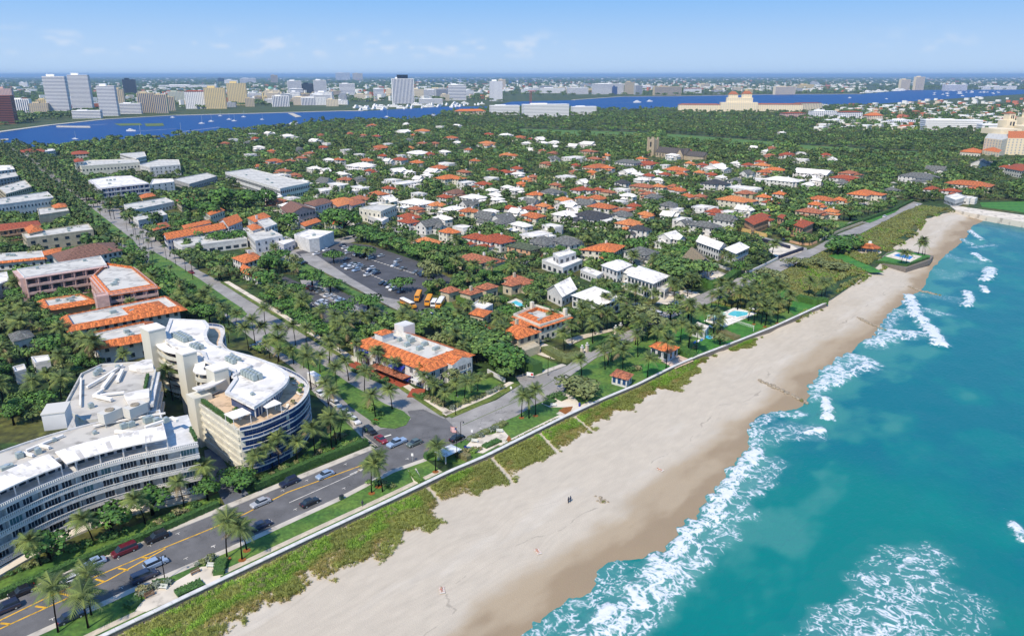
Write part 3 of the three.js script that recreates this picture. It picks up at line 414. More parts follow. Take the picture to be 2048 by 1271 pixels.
const PALMS = [[11, 7.6, 4.3, 25, 11, 'palm', 0.9], [12, 8.8, 4.4, 27, 11, 'palm', 1.6], [13, 6.6, 4.1, 24, 11, 'palm', 1.3], [14, 9.6, 4.2, 25, 11, 'palm', 0.7], [15, 5.4, 3.7, 22, 11, 'palm', 0.5]].map(([s, h, l, n, p, t, b]) => ({ h, ...palmParts(s, h, l, n, p, leafTones[t], b) }));
const ROYALS = [[21, 12.5, 3.9, 20, 8, 'royal', 0.4], [22, 14, 4.1, 21, 8, 'royal', 0.3], [23, 11, 3.8, 19, 8, 'royal', 0.4]].map(([s, h, l, n, p, t, b]) => ({ h, ...palmParts(s, h, l, n, p, leafTones[t], b, 0.17) }));
function treeParts(seed, h, w, n, size, tones, style = 'round') {
  const r = rng(seed), tg = new Geo(), lobes = [], th = h * 0.34;
  tg.tube([V(0, -0.2, 0), V(0.1, th * 0.6, 0.05), V(0.05, th * 1.25, 0)], [0.05 * h, 0.036 * h, 0.028 * h], 6);
  for (let i = 0; i < 5; i++) { const a = i * 1.2566 + r(), q = w * (0.25 + 0.2 * r()); tg.tube([V(0.05, th * 0.95, 0), V(Math.cos(a) * q * 0.5, th * 1.3, Math.sin(a) * q * 0.5), V(Math.cos(a) * q, h * 0.66, Math.sin(a) * q)], [0.024 * h, 0.016 * h, 0.006 * h], 4, false); }
  const m = style === 'dome' ? 9 : 7; for (let i = 0; i < m; i++) { const a = i * 2.39996, q = i === 0 ? 0 : w * (0.24 + 0.16 * r()), y = style === 'dome' ? h * (0.62 - 0.1 * q / w) : h * (0.5 + 0.24 * r()); lobes.push([Math.cos(a) * q, y + (i === 0 ? h * 0.1 : 0), Math.sin(a) * q, w * (0.2 + 0.09 * r()), h * (0.17 + 0.07 * r())]); }
  const cg = new Geo(); leafCloud(cg, lobes, n, size, tones, r, style === 'dome' ? -0.45 : -0.6);
  return { h, w, trunk: tg.build(), crown: cg.build() };
}
const TREES = [[31, 7.5, 7, 620, 0.62, 'broad'], [32, 6.5, 8, 640, 0.62, 'ficus', 'dome'], [33, 9, 8.5, 700, 0.72, 'broad'], [34, 7, 6.5, 560, 0.58, 'olive'], [35, 8, 7.5, 640, 0.66, 'ficus'], [36, 5.4, 6.2, 520, 0.5, 'ficus', 'dome']].map(([s, h, w, n, z, t, st]) => treeParts(s, h, w, n, z, leafTones[t], st));
function bushGeo(seed, w, h, n, size, tones) { const r = rng(seed), lobes = []; for (let i = 0; i < 5; i++) { const a = i * 2.4, q = i ? w * 0.25 : 0; lobes.push([Math.cos(a) * q, h * (0.32 + 0.16 * r()), Math.sin(a) * q, w * (0.27 + 0.08 * r()), h * (0.42 + 0.1 * r())]); } const g = new Geo(); leafCloud(g, lobes, n, size, tones, r, -0.3); return g.build(); }
const BUSHES = [[41, 2.4, 1.8, 170, 0.36, 'hedge'], [42, 2.2, 1.5, 160, 0.34, 'olive'], [43, 2.6, 1.9, 170, 0.38, 'ficus'], [44, 2.2, 1.6, 150, 0.34, 'bronze'], [45, 2.0, 1.4, 150, 0.32, 'silver'], [46, 2.4, 1.5, 160, 0.36, 'bright']].map(([s, w, h, n, z, t]) => bushGeo(s, w, h, n, z, leafTones[t]));
// far stand-ins of the same kinds, fewer leaves
const FARTREE = [51, 52, 53, 54].map((s, i) => { const r = rng(s), g = new Geo(), lobes = [], wd = [1, 1.35, 0.7, 1.1][i], ht = [1, 0.82, 1.15, 0.9][i]; for (let k = 0; k < [5, 7, 4, 6][i]; k++) { const a = k * 2.4 + r(), q = (k ? 2.1 : 0) * wd * (0.7 + 0.6 * r()); lobes.push([Math.cos(a) * q, (3.7 + r() * 2.2) * ht, Math.sin(a) * q, (1.6 + r() * 1.1) * (0.6 + 0.4 * wd), (1.7 + r() * 0.9) * ht]); } leafCloud(g, lobes, 105, 1.5, [[0.058, 0.118, 0.026], [0.086, 0.158, 0.032], [0.043, 0.094, 0.024], [0.12, 0.172, 0.045]], r, -0.4); g.color(0.12, 0.1, 0.08); g.tube([V(0, -0.2, 0), V(0, 3, 0)], 0.25, 4, false); return g.build(); });
const FARPALM = [61, 62, 63].map((s, i) => { const r = rng(s), h = [8, 10, 6.5][i], g = new Geo(); g.color(0.2, 0.17, 0.13); g.tube([V(0, -0.2, 0), V(0.1, h, 0.1)], [0.24, 0.15], 4, false); palmCrown(g, V(0.1, h, 0.1), 3.8, 15, 4, leafTones.palm, r); return g.build(); });
function plantPalm(p, kind, i, scale, turn, base, cat, group) { const A = kind === 'royal' ? ROYALS : PALMS, q = A[i % A.length], o = thing(kind === 'royal' ? 'royal_palm' : 'coconut_palm', base, cat || 'palm tree', p, turn, group); o.scale.setScalar(scale); part('trunk', q.trunk, mats.trunk, o); part('crown', q.crown, mats.leaf, o); return auto(o, base); }
function plantTree(p, i, sx, sy, turn, base, group = 'shade trees') { const q = TREES[i % TREES.length], o = thing('shade_tree', base, 'tree', p, turn, group); o.scale.set(sx, sy, sx); part('trunk', q.trunk, mats.bark, o); part('crown', q.crown, mats.leaf, o); return auto(o, base); }
function plantBush(p, i, sx, sy, turn, base, group = 'garden shrubs') { const o = part(numbered('shrub'), BUSHES[i % BUSHES.length], mats.leaf, scene); o.position.copy(p); o.rotation.y = turn; o.scale.set(sx, sy, sx); o.userData = { label: base, category: 'shrub', group }; return auto(o, base); }
function hedge(P, w, h, tone, label, dens = 14, size = 0.34) {      // clipped hedge along a line
  const r = rng(Math.round(Math.abs(P[0].x * 31 + P[0].z * 17)) + 3), g = new Geo(), base = P[0].y, L = along(P, Math.max(1, Math.round(polyLen(P) / 2)));
  const tones = leafTones[tone], c0 = tones[0];
  g.color(...c0); g.prism([...offsetLine(L, -w / 2 + 0.12), ...offsetLine(L, w / 2 - 0.12).reverse()], base - 0.1, base + h - 0.12);
  const len = polyLen(L), n = Math.round(len * (2 * h + w) * dens);
  for (let i = 0; i < n; i++) {
    const t = r() * (L.length - 1), k = Math.min(L.length - 2, Math.floor(t)), a = L[k].clone().lerp(L[k + 1], t - k), d = L[k + 1].clone().sub(L[k]).normalize(), s = V(-d.z, 0, d.x), q = r() * (2 * h + w); let c, nn;
    if (q < h) { c = a.addScaledVector(s, -w / 2).setY(base + q); nn = s.clone().negate(); } else if (q < 2 * h) { c = a.addScaledVector(s, w / 2).setY(base + q - h); nn = s.clone(); } else { c = a.addScaledVector(s, (r() - 0.5) * w).setY(base + h); nn = V(0, 1, 0); }
    c.addScaledVector(nn, (r() - 0.6) * 0.16); const m = nn.clone().addScaledVector(V(r() - 0.5, r() - 0.5, r() - 0.5), 1).normalize(), u = V(r() - 0.5, r() - 0.5, r() - 0.5).cross(m).normalize(), b = V(0, 0, 0).crossVectors(m, u), z = size * (0.6 + 0.8 * r()), cc = pick(tones, r), v = 0.75 + 0.5 * r(), sh = nn.clone().multiplyScalar(0.7).addScaledVector(m, 0.6).normalize();
    g.color(cc[0] * v, cc[1] * v, cc[2] * v); g.tri(c.clone().addScaledVector(u, -z * 0.5), c.clone().addScaledVector(b, -z * 0.45), c.clone().addScaledVector(u, z * 0.5), [sh, sh, sh]); g.tri(c.clone().addScaledVector(u, -z * 0.5), c.clone().addScaledVector(u, z * 0.5), c.clone().addScaledVector(b, z * 0.5), [sh, sh, sh]);
  }
  const o = single('hedge', g, mats.leaf, label, 'hedge', 'clipped hedges'); block([...offsetLine(L, -w / 2), ...offsetLine(L, w / 2).reverse()]); return auto(o, label, L[Math.floor(L.length / 2)]);
}

// ================================================================ building helpers
const houseBoxes = [[1288, 276, 1412, 318, -960], [1960, 265, 2060, 312, -990], [640, 485, 915, 600, -330], [585, 545, 805, 662, -270]];      // where roofs and fronts show in the photo, so that no scattered tree grows before them
const boxes = new Map();
const boxGeo = (w, h, d) => { const k = [w, h, d].map((x) => x.toFixed(2)).join(); if (!boxes.has(k)) boxes.set(k, new THREE.BoxGeometry(w, h, d)); return boxes.get(k); };
function boxPart(name, w, h, d, x, y, z, turn, m, parent) { const o = part(name, boxGeo(w, h, d), m, parent); o.position.set(x, y, z); o.rotation.y = turn; return o; }
function ringTop(g, P, w, y0, y1) { const I = offsetPoly(P, -w), Q = areaXZ(P) < 0 ? P.slice().reverse() : P; for (let i = 0; i < Q.length; i++) { const j = (i + 1) % Q.length, a = Q[i], b = Q[j], c = I[j], d = I[i]; const at = (v, y) => V(v.x, y, v.z); g.quad(at(a, y0), at(b, y0), at(b, y1), at(a, y1)).quad(at(a, y1), at(b, y1), at(c, y1), at(d, y1)).quad(at(c, y0), at(d, y0), at(d, y1), at(c, y1)); } return g; }
function hip(g, P4, y, rise, over, soffit = true) {      // hipped roof over a four-cornered outline
  let Q = areaXZ(P4) < 0 ? P4.slice().reverse() : P4.slice(); Q = offsetPoly(Q, over); const at = (v, yy) => V(v.x, yy, v.z);
  if (Q[0].distanceTo(Q[1]) < Q[1].distanceTo(Q[2])) Q = [Q[1], Q[2], Q[3], Q[0]];
  const d = Q[1].distanceTo(Q[2]) / 2, w = Q[0].distanceTo(Q[1]), f = Math.min(0.5, d / w), m1 = Q[3].clone().lerp(Q[0], 0.5), m2 = Q[1].clone().lerp(Q[2], 0.5), r1 = at(m1.clone().lerp(m2, f), y + rise), r2 = at(m2.clone().lerp(m1, f), y + rise), [A, B, C, D] = Q.map((v) => at(v, y));
  g.quad(A, B, r2, r1).quad(C, D, r1, r2).tri(B, C, r2).tri(D, A, r1); if (soffit) { g.quad(D, C, B, A); } return g;
}
function gable(g, wallG, P4, y, rise, over) {
  let Q = areaXZ(P4) < 0 ? P4.slice().reverse() : P4.slice(); const at = (v, yy) => V(v.x, yy, v.z); if (Q[0].distanceTo(Q[1]) < Q[1].distanceTo(Q[2])) Q = [Q[1], Q[2], Q[3], Q[0]];
  const ta = Q[3].clone().lerp(Q[0], 0.5), tb = Q[1].clone().lerp(Q[2], 0.5); wallG.tri(at(Q[1], y), at(Q[2], y), at(tb, y + rise)); wallG.tri(at(Q[3], y), at(Q[0], y), at(ta, y + rise));
  const E = offsetPoly(Q, over), k = over * rise / (Q[1].distanceTo(Q[2]) / 2), a = E[3].clone().lerp(E[0], 0.5), b = E[1].clone().lerp(E[2], 0.5), r1 = at(a, y + rise + 0.12), r2 = at(b, y + rise + 0.12), [A, B, C, D] = E.map((v) => at(v, y - k + 0.12)), dn = (v) => V(v.x, v.y - 0.16, v.z);
  g.quad(A, B, r2, r1).quad(C, D, r1, r2); g.quad(dn(B), dn(A), dn(r1), dn(r2)).quad(dn(D), dn(C), dn(r2), dn(r1)).quad(A, r1, dn(r1), dn(A)).quad(r1, D, dn(D), dn(r1)).quad(r2, B, dn(B), dn(r2)).quad(C, r2, dn(r2), dn(C)).quad(dn(A), dn(B), B, A).quad(dn(C), dn(D), D, C); return g;
}
const rect = (c, w, d, turn) => { const x = V(Math.cos(turn), 0, -Math.sin(turn)), z = V(Math.sin(turn), 0, Math.cos(turn)); return [[-1, 1], [1, 1], [1, -1], [-1, -1]].map(([i, k]) => c.clone().addScaledVector(x, i * w / 2).addScaledVector(z, k * d / 2)); };
const TURN = Math.PI / 2 - NORTH;
function facing(a, b) { const n = V(-(b.z - a.z), 0, b.x - a.x), m = a.clone().lerp(b, 0.5); return n.x * -m.x + n.z * -m.z > 0; }      // whether the outside of the edge a-b (outline counter-clockwise) faces the camera's side
// windows in rows along a wall from a to b: each a part where it shows large, else joined
function windowRows(o, a, b, floors, y0, fh, ww, wh, gap, m = mats.glass, merge = null, framed = false) {
  const L = a.distanceTo(b), n = Math.floor((L - 0.8) / (ww + gap)); if (n < 1) return; const d = b.clone().sub(a).setY(0).normalize(), nn = V(-d.z, 0, d.x), turn = Math.atan2(-d.z, d.x);
  for (let f = 0; f < floors; f++) for (let i = 0; i < n; i++) {
    const c = a.clone().lerp(b, (i + 0.5) / n), y = y0 + f * fh;
    if (merge) { merge.box(c.x + nn.x * 0.01, y, c.z + nn.z * 0.01, ww, wh, 0.12, turn); continue; }
    const p = boxPart('window', ww, wh, 0.14, c.x - o.position.x + nn.x * 0.02, y + wh / 2, c.z - o.position.z + nn.z * 0.02, turn, m, o);
    if (framed) { boxPart('sill', ww + 0.3, 0.12, 0.3, 0, -wh / 2 - 0.06, 0.02, 0, mats.frame, p); boxPart('mullion', 0.1, wh - 0.02, 0.2, 0, 0, 0, 0, mats.frame, p); }
  }
}
// a block building: walls, parapet roof or hipped roof, windows
function blockBuilding(name, label, cat, outline, h, wall, roof, k = {}) {
  const P = areaXZ(outline) < 0 ? outline.slice().reverse() : outline, c = P.reduce((s, v) => s.add(v), V(0, 0, 0)).divideScalar(P.length).setY(0), L = P.map((v) => v.clone().setY(0)), o = thing(name, label, cat, V(0, 0, 0), 0, k.group); block(L);
  const w = new Geo(); w.prism(L, -0.1, h, false);
  if (k.hip) { const g = new Geo(); hip(g, L, h, k.hip, 0.7); const q = part('roof', g, roof, o); if (k.chimney) { const p = L[0].clone().lerp(L[2], k.chimney); boxPart('chimney', 1.2, k.hip + 1.4, 0.9, p.x, h + (k.hip + 1.4) / 2, p.z, TURN, wall, q); } }
  else if (k.gable) { const g = new Geo(); gable(g, w, L, h, k.gable, 0.6); part('roof', g, roof, o); }
  else { const g = new Geo(); g.cap(offsetPoly(L, -0.28), h - 0.02); part('roof', g, roof, o); const q = new Geo(); ringTop(q, offsetPoly(L, 0.05), 0.4, h - 0.3, h + (k.parapet ?? 0.6)); part('parapet', q, k.trim || wall, o); }
  part('wall', w, wall, o);
  if (k.loggia) for (let i = 0; i < L.length; i++) { const a = L[i], b = L[(i + 1) % L.length], n = k.floors; if (!facing(a, b) || a.distanceTo(b) < 8) continue; const e = [a, b]; for (let f = 0; f <= n; f++) { const q = new Geo(); q.prism([...offsetLine(e, -0.05), ...offsetLine(e, k.loggia).reverse()], f * h / n - 0.3, f * h / n + (f && f < n ? 0.75 : 0), true, true); part(f < n ? 'balcony' : 'eave_slab', q, wall, o); } const m = Math.round(a.distanceTo(b) / 4.6); for (let j = 0; j <= m; j++) { const p = a.clone().lerp(b, j / m), d = b.clone().sub(a).normalize(), z = V(-d.z, 0, d.x); p.addScaledVector(z, k.loggia / 2 - 0.05).addScaledVector(d, j ? j < m ? 0 : -0.16 : 0.16); boxPart('party_wall', 0.3, h - 0.4, k.loggia - 0.2, p.x, h / 2 - 0.1, p.z, Math.atan2(-d.z, d.x), wall, o); } }
  if (k.skirt) { const g = new Geo(), E = offsetPoly(L, k.skirt[0]), I = offsetPoly(L, -k.skirt[1]); for (let i = 0; i < L.length; i++) { const j = (i + 1) % L.length; g.quad(E[i].clone().setY(h - 0.6), E[j].clone().setY(h - 0.6), I[j].clone().setY(h + k.skirt[2]), I[i].clone().setY(h + k.skirt[2])); g.quad(E[j].clone().setY(h - 0.62), E[i].clone().setY(h - 0.62), L[i].clone().setY(h - 0.62), L[j].clone().setY(h - 0.62)); g.quad(I[i].clone().setY(h), I[j].clone().setY(h), I[j].clone().setY(h + k.skirt[2]), I[i].clone().setY(h + k.skirt[2])); } part('tiled_skirt', g, k.skirtMat || mats.orange, o); }
  const fl = k.floors ?? Math.max(1, Math.round(h / 3.4)); const small = ppm(c) * (k.ww ?? 1.3) < 2.4, mg = small ? new Geo() : null;
  if (k.windows !== false) for (let i = 0; i < L.length; i++) { const a = L[i], b = L[(i + 1) % L.length]; if (facing(a, b) && a.distanceTo(b) > 3) windowRows(o, a, b, fl, (k.y0 ?? 0.9), h / fl, k.ww ?? 1.3, Math.min(k.wh ?? 1.6, h / fl - 0.9), k.gap ?? 1.8, k.glass || mats.glass, mg, false); }
  if (mg && mg.size) part('glazing', mg, k.glass || mats.glass, o);
  if (k.units) { const r = rng(Math.round(Math.abs(c.x * 7 + c.z))); for (let i = 0; i < k.units; i++) { const p = c.clone().lerp(L[Math.floor(r() * L.length)], 0.15 + r() * 0.45); boxPart('roof_unit', rr(1, 2.4, r), rr(0.8, 1.5, r), rr(1, 1.8, r), p.x, h + 0.5, p.z, TURN, mats.unit, o); } }
  { let x0 = 1e9, x1 = -1e9, y0 = 1e9, y1 = -1e9; for (const v of L) { const q = px(v.x, h, v.z); x0 = Math.min(x0, q[0]); x1 = Math.max(x1, q[0]); y0 = Math.min(y0, q[1]); y1 = Math.max(y1, q[1]); } houseBoxes.push([x0, y0, x1, y1 + ppm(c) * h * 0.3, c.z]); } k.auto && auto(o, label, c); o.centre = c; return o;
}

// ================================================================ the large buildings nearby
const ST = (list, y = 0) => list.map(([s, t]) => fromST(s, t, y));
function ribbon(g, line, d0, d1, y0, y1) { g.prism([...offsetLine(line, d0), ...offsetLine(line, d1).reverse()], y0, y1, true, true); }
function roofUnits(o, list, h) { for (const [s, t, w = 1.6, d = 1.6, k = 1.2] of list) { const p = fromST(s, t); const u = boxPart('roof_unit', w, k, d, p.x, h + k / 2 + 0.1, p.z, TURN, mats.unit, o); const f = part('fan', new THREE.CylinderGeometry(Math.min(w, d) * 0.36, Math.min(w, d) * 0.36, 0.22, 10), mats.metal, u); f.position.y = k / 2 + 0.1; } }
function duct(o, list, h, w = 0.8) { for (let i = 0; i + 1 < list.length; i++) { const a = fromST(...list[i]), b = fromST(...list[i + 1]), c = a.clone().lerp(b, 0.5), d = b.clone().sub(a); boxPart('duct', d.length() + w * 0.9 - i * 0.01, w + i * 0.013, w - i * 0.011, c.x, h + 0.55 + i * 0.004, c.z, Math.atan2(-d.z, d.x), mats.roofWhite, o); } }
{ // white condominium with long curved balconies
  const o = thing('balcony_condominium', 'white five-storey condominium with long curved scalloped balconies above the coast road', 'building');
  const F = curve(ST([[-46, -29], [-34, -34], [-22, -38.3], [-13.2, -40.6], [-4.3, -41.1], [4.7, -39.5], [11.3, -37.2], [18.2, -34.9]]), 72), back = offsetLine(F, -20);
  const wallL = offsetLine(F, -1.9), P = [...wallL, ...back.slice().reverse()]; block(P); block([...F, ...back.slice().reverse()]);
  let g = new Geo(); g.prism(P, -0.1, 12.8); part('wall', g, mats.white, o);
  const up = F.slice(0, 66), P2 = [...offsetLine(up, -5.2), ...offsetLine(up, -19.6).reverse()]; g = new Geo(); g.prism(P2, 12.8, 15.5, false); part('penthouse_wall', g, mats.lilac, o); g = new Geo(); g.cap(P2, 15.46); part('roof', g, mats.roofGrey, o);
  g = new Geo(); ringTop(g, P2, 0.35, 15.2, 15.95); part('parapet', g, mats.white, o);
  for (const [a, b] of [[21, 42], [43, 65]]) { const L = F.slice(a, b + 1); g = new Geo(); const p = offsetLine(L, -1.6), q = offsetLine(L, -8.2); for (let i = 0; i + 1 < L.length; i++) { const A = p[i].clone().setY(15.7), B = p[i + 1].clone().setY(15.7), C = q[i + 1].clone().setY(16.35), D = q[i].clone().setY(16.35), dn = (v) => v.clone().setY(v.y - 0.3); g.quad(A, B, C, D).quad(dn(A), dn(B), B, A).quad(dn(D), dn(C), dn(B), dn(A)).quad(C, D, dn(D), dn(C)); } part('penthouse_canopy', g, mats.roofWhite, o); }
  for (const i of [22, 27, 32, 37, 42, 45, 50, 55, 60, 65]) { const p = offsetLine(F, -2.2)[i]; boxPart('canopy_post', 0.25, 2.9, 0.25, p.x, 14.25, p.z, TURN, mats.white, o); }
  const floors = [1.1, 4.0, 6.95, 9.9, 12.85];
  floors.forEach((y, k) => {
    const L = k ? F : F.slice(20);
    g = new Geo(); ribbon(g, L, -2.3, 0.1, y - 0.36 + 0.002 * k, y); part('balcony_slab', g, mats.white, o);
    const b = new Geo(); ribbon(b, L, -0.02, 0.16, y + 0.86, y + 0.99); const pts = along(L, Math.round(polyLen(L) / 0.42)); for (let i = 0; i + 1 < pts.length; i++) { const a = pts[i], c = pts[i + 1], m = a.clone().lerp(c, 0.5), tr = Math.atan2(-(c.z - a.z), c.x - a.x); b.box(m.x, y, m.z, 0.22, 0.86, 0.1, tr); b.box(m.x, y + 0.08, m.z + 0.0, 0.34, 0.3, 0.13, tr); } part('balustrade', b, mats.white, o);
  });
  const W2 = along(wallL, 100), pane = (i0, i1, y, h, m) => { for (let i = i0; i < i1; i++) { const a = W2[i], c = W2[i + 1], mm = a.clone().lerp(c, 0.5), tr = Math.atan2(-(c.z - a.z), c.x - a.x), d = a.distanceTo(c), nx = Math.sin(tr) * 0.03, nz = Math.cos(tr) * 0.03; const wdw = boxPart('window', d * 0.92, h, 0.1, mm.x + nx, y + h / 2, mm.z + nz, tr, m, o); boxPart('mullion', 0.09, h, 0.16, -d * 0.46, 0, 0, 0, mats.frame, wdw); } };
  for (let k = 0; k < 5; k++) for (let b = 0; b < 16; b++) { const i0 = Math.round(2 + b * 6.1), n = hash(b, k) < 0.3 ? 3 : 5; pane(i0, Math.min(99, i0 + n), (k ? floors[k - 1] : 0.2) + (k ? 0.12 : 1.2), k ? 2.1 : 1.7, hash(k, b + 9) < 0.14 ? mats.glassTeal : mats.glass); }
  for (let b = 0; b < 9; b++) { const i = 6 + b * 11, p = W2[i], q = offsetLine(W2, 1.5)[i]; for (let k = 0; k < 4; k++) { const d = q.clone().sub(p); boxPart('party_wall', 0.2, 2.55, 1.5, (p.x + q.x) / 2, floors[k] + 1.29, (p.z + q.z) / 2, Math.atan2(d.x, d.z), mats.white, o); } }
  for (let i = 20; i < 92; i += 3) { const a = offsetLine(along(up, 100), -5.14)[i], c = offsetLine(along(up, 100), -5.14)[i + 2]; if (!c) continue; const m = a.clone().lerp(c, 0.5), tr = Math.atan2(-(c.z - a.z), c.x - a.x); boxPart('window', a.distanceTo(c), 2.0, 0.12, m.x, 14.0, m.z, tr, mats.glass, o); }
  // roof plant
  { const p = fromST(-2, -66.5); const s = boxPart('lift_house', 6.4, 4.2, 5, p.x, 15.4 + 2.1, p.z, TURN + Math.PI / 2 - 0.5, mats.white, o); boxPart('lift_house_roof', 6.7, 0.3, 5.3, 0, 2.22, 0, 0, mats.roofPale, s); }
  roofUnits(o, [[-14, -54, 1.4, 1.4], [-10.5, -53, 1.2, 1.2], [8, -52, 1.6, 1.2], [9.6, -51.6, 1.6, 1.2], [13.5, -51, 2.2, 1.6, 1.5], [14.8, -49, 1.5, 1.5], [-17.5, -50, 2.4, 1.6, 0.9], [16.4, -47.6, 1.2, 1.2], [2, -54, 0.9, 0.9, 0.6], [-6, -57, 0.9, 0.9, 0.7]], 15.46);
  duct(o, [[5.6, -50.4], [8, -47]], 15.46, 0.7); duct(o, [[11.5, -47.4], [18, -47.8], [18.2, -45.6]], 15.46, 0.7); duct(o, [[-12, -55.5], [-4, -57.6]], 15.46, 0.5); duct(o, [[-9.2, -56], [-8.2, -53.4]], 15.46, 0.6); duct(o, [[-13, -54.6], [-12, -52]], 15.46, 0.6); duct(o, [[3, -57.4], [10, -55.4], [18, -52]], 15.5, 0.4);
  for (const [s, t] of [[7, -57], [12.5, -55.5]]) { const p = fromST(s, t), b = boxPart('cooling_tower', 5, 2.6, 2.6, p.x, 15.5 + 2.3, p.z, TURN + 0.25, mats.roofPale, o); for (const dx of [-2.2, 2.2]) for (const dz of [-1, 1]) boxPart('tower_leg', 0.18, 1, 0.18, dx, -1.8, dz, 0, mats.metal, b); const f = part('fan_ring', new THREE.CylinderGeometry(1.1, 1.1, 0.3, 14), mats.rock, b); f.position.y = 1.42; }
  // planted end terrace
  { const a = fromST(20.6, -44, 12.9), b = fromST(18.9, -37.4, 12.9); const h = hedge([a, b], 0.7, 1.2, 'hedge', 'low planter hedge along the end terrace of the balcony condominium'); h.userData.label; }
  g = new Geo(); ribbon(g, offsetLine(F, 1.2).slice(22), -1.1, 1.4, -0.05, 0.5); part('ground_terrace', g, mats.concretePale, o);
}
{ // rear wing with ducts on its roof
  const o = thing('rear_wing', 'grey-roofed rear wing crowded with white ducts behind the balcony condominium', 'building'), L = ST([[14.5, -100.4], [21.4, -104], [32.8, -95.5], [30.4, -86.6], [19.2, -65], [12.2, -60.6], [3.4, -66], [2.8, -79]]); block(L);
  let g = new Geo(); g.prism(L, -0.1, 14.2, false); part('wall', g, mats.lilac, o); g = new Geo(); g.cap(offsetPoly(L, -0.3), 14.1); part('roof', g, mats.roofGrey, o); g = new Geo(); ringTop(g, offsetPoly(L, 0.03), 0.4, 13.9, 14.75); part('parapet', g, mats.roofPale, o);
  for (const p of [[[25.6, -94], [30.6, -95.8], [32.6, -94.4], [30.2, -87.6], [27, -88.8]], [[16.4, -74], [22.6, -72.4], [20, -66.2], [15.2, -68.4]]]) { g = new Geo(); g.prism(ST(p), 14.2, 15.6); part('terrace_roof', g, mats.roofWhite, o); }
  duct(o, [[13, -74], [11, -80], [13.5, -82]], 14.3); duct(o, [[14.6, -84], [20.5, -92.4]], 14.3, 0.9); duct(o, [[19.5, -86.5], [23.6, -93.6]], 14.3, 0.9); duct(o, [[12, -88], [17.4, -91.6], [25, -97.6]], 14.3, 0.6); duct(o, [[6, -76], [13, -96]], 14.3, 0.4); duct(o, [[12.4, -79], [17.2, -76.4]], 14.3, 0.6);
  roofUnits(o, [[19, -99, 1.6, 1.6], [17.4, -97, 1.2, 1.2], [23.6, -97, 1.2, 1.2], [8, -74, 1.2, 1.2]], 14.1);
  const a = ST([[30.4, -86.6], [19.2, -65]]), e = along(a.reverse(), 11); for (let i = 0; i < 11; i++) for (let f = 0; f < 4; f++) { const m = e[i].clone().lerp(e[i + 1], 0.5), d = e[i + 1].clone().sub(e[i]); boxPart('window', 1.5, 2.2, 0.14, m.x, 2.2 + f * 3.2, m.z, Math.atan2(-d.z, d.x), mats.glass, o); }
  for (let f = 0; f < 4; f++) { g = new Geo(); ribbon(g, a, -0.1, 1.1, 3.6 + f * 3.2, 4.5 + f * 3.2); part('balcony', g, mats.white, o); }
  const h1 = hedge([fromST(27.4, -85, 14.15), fromST(22.4, -75, 14.15)], 0.8, 1.1, 'hedge', 'rooftop planter hedge on the rear wing'); void h1;
}
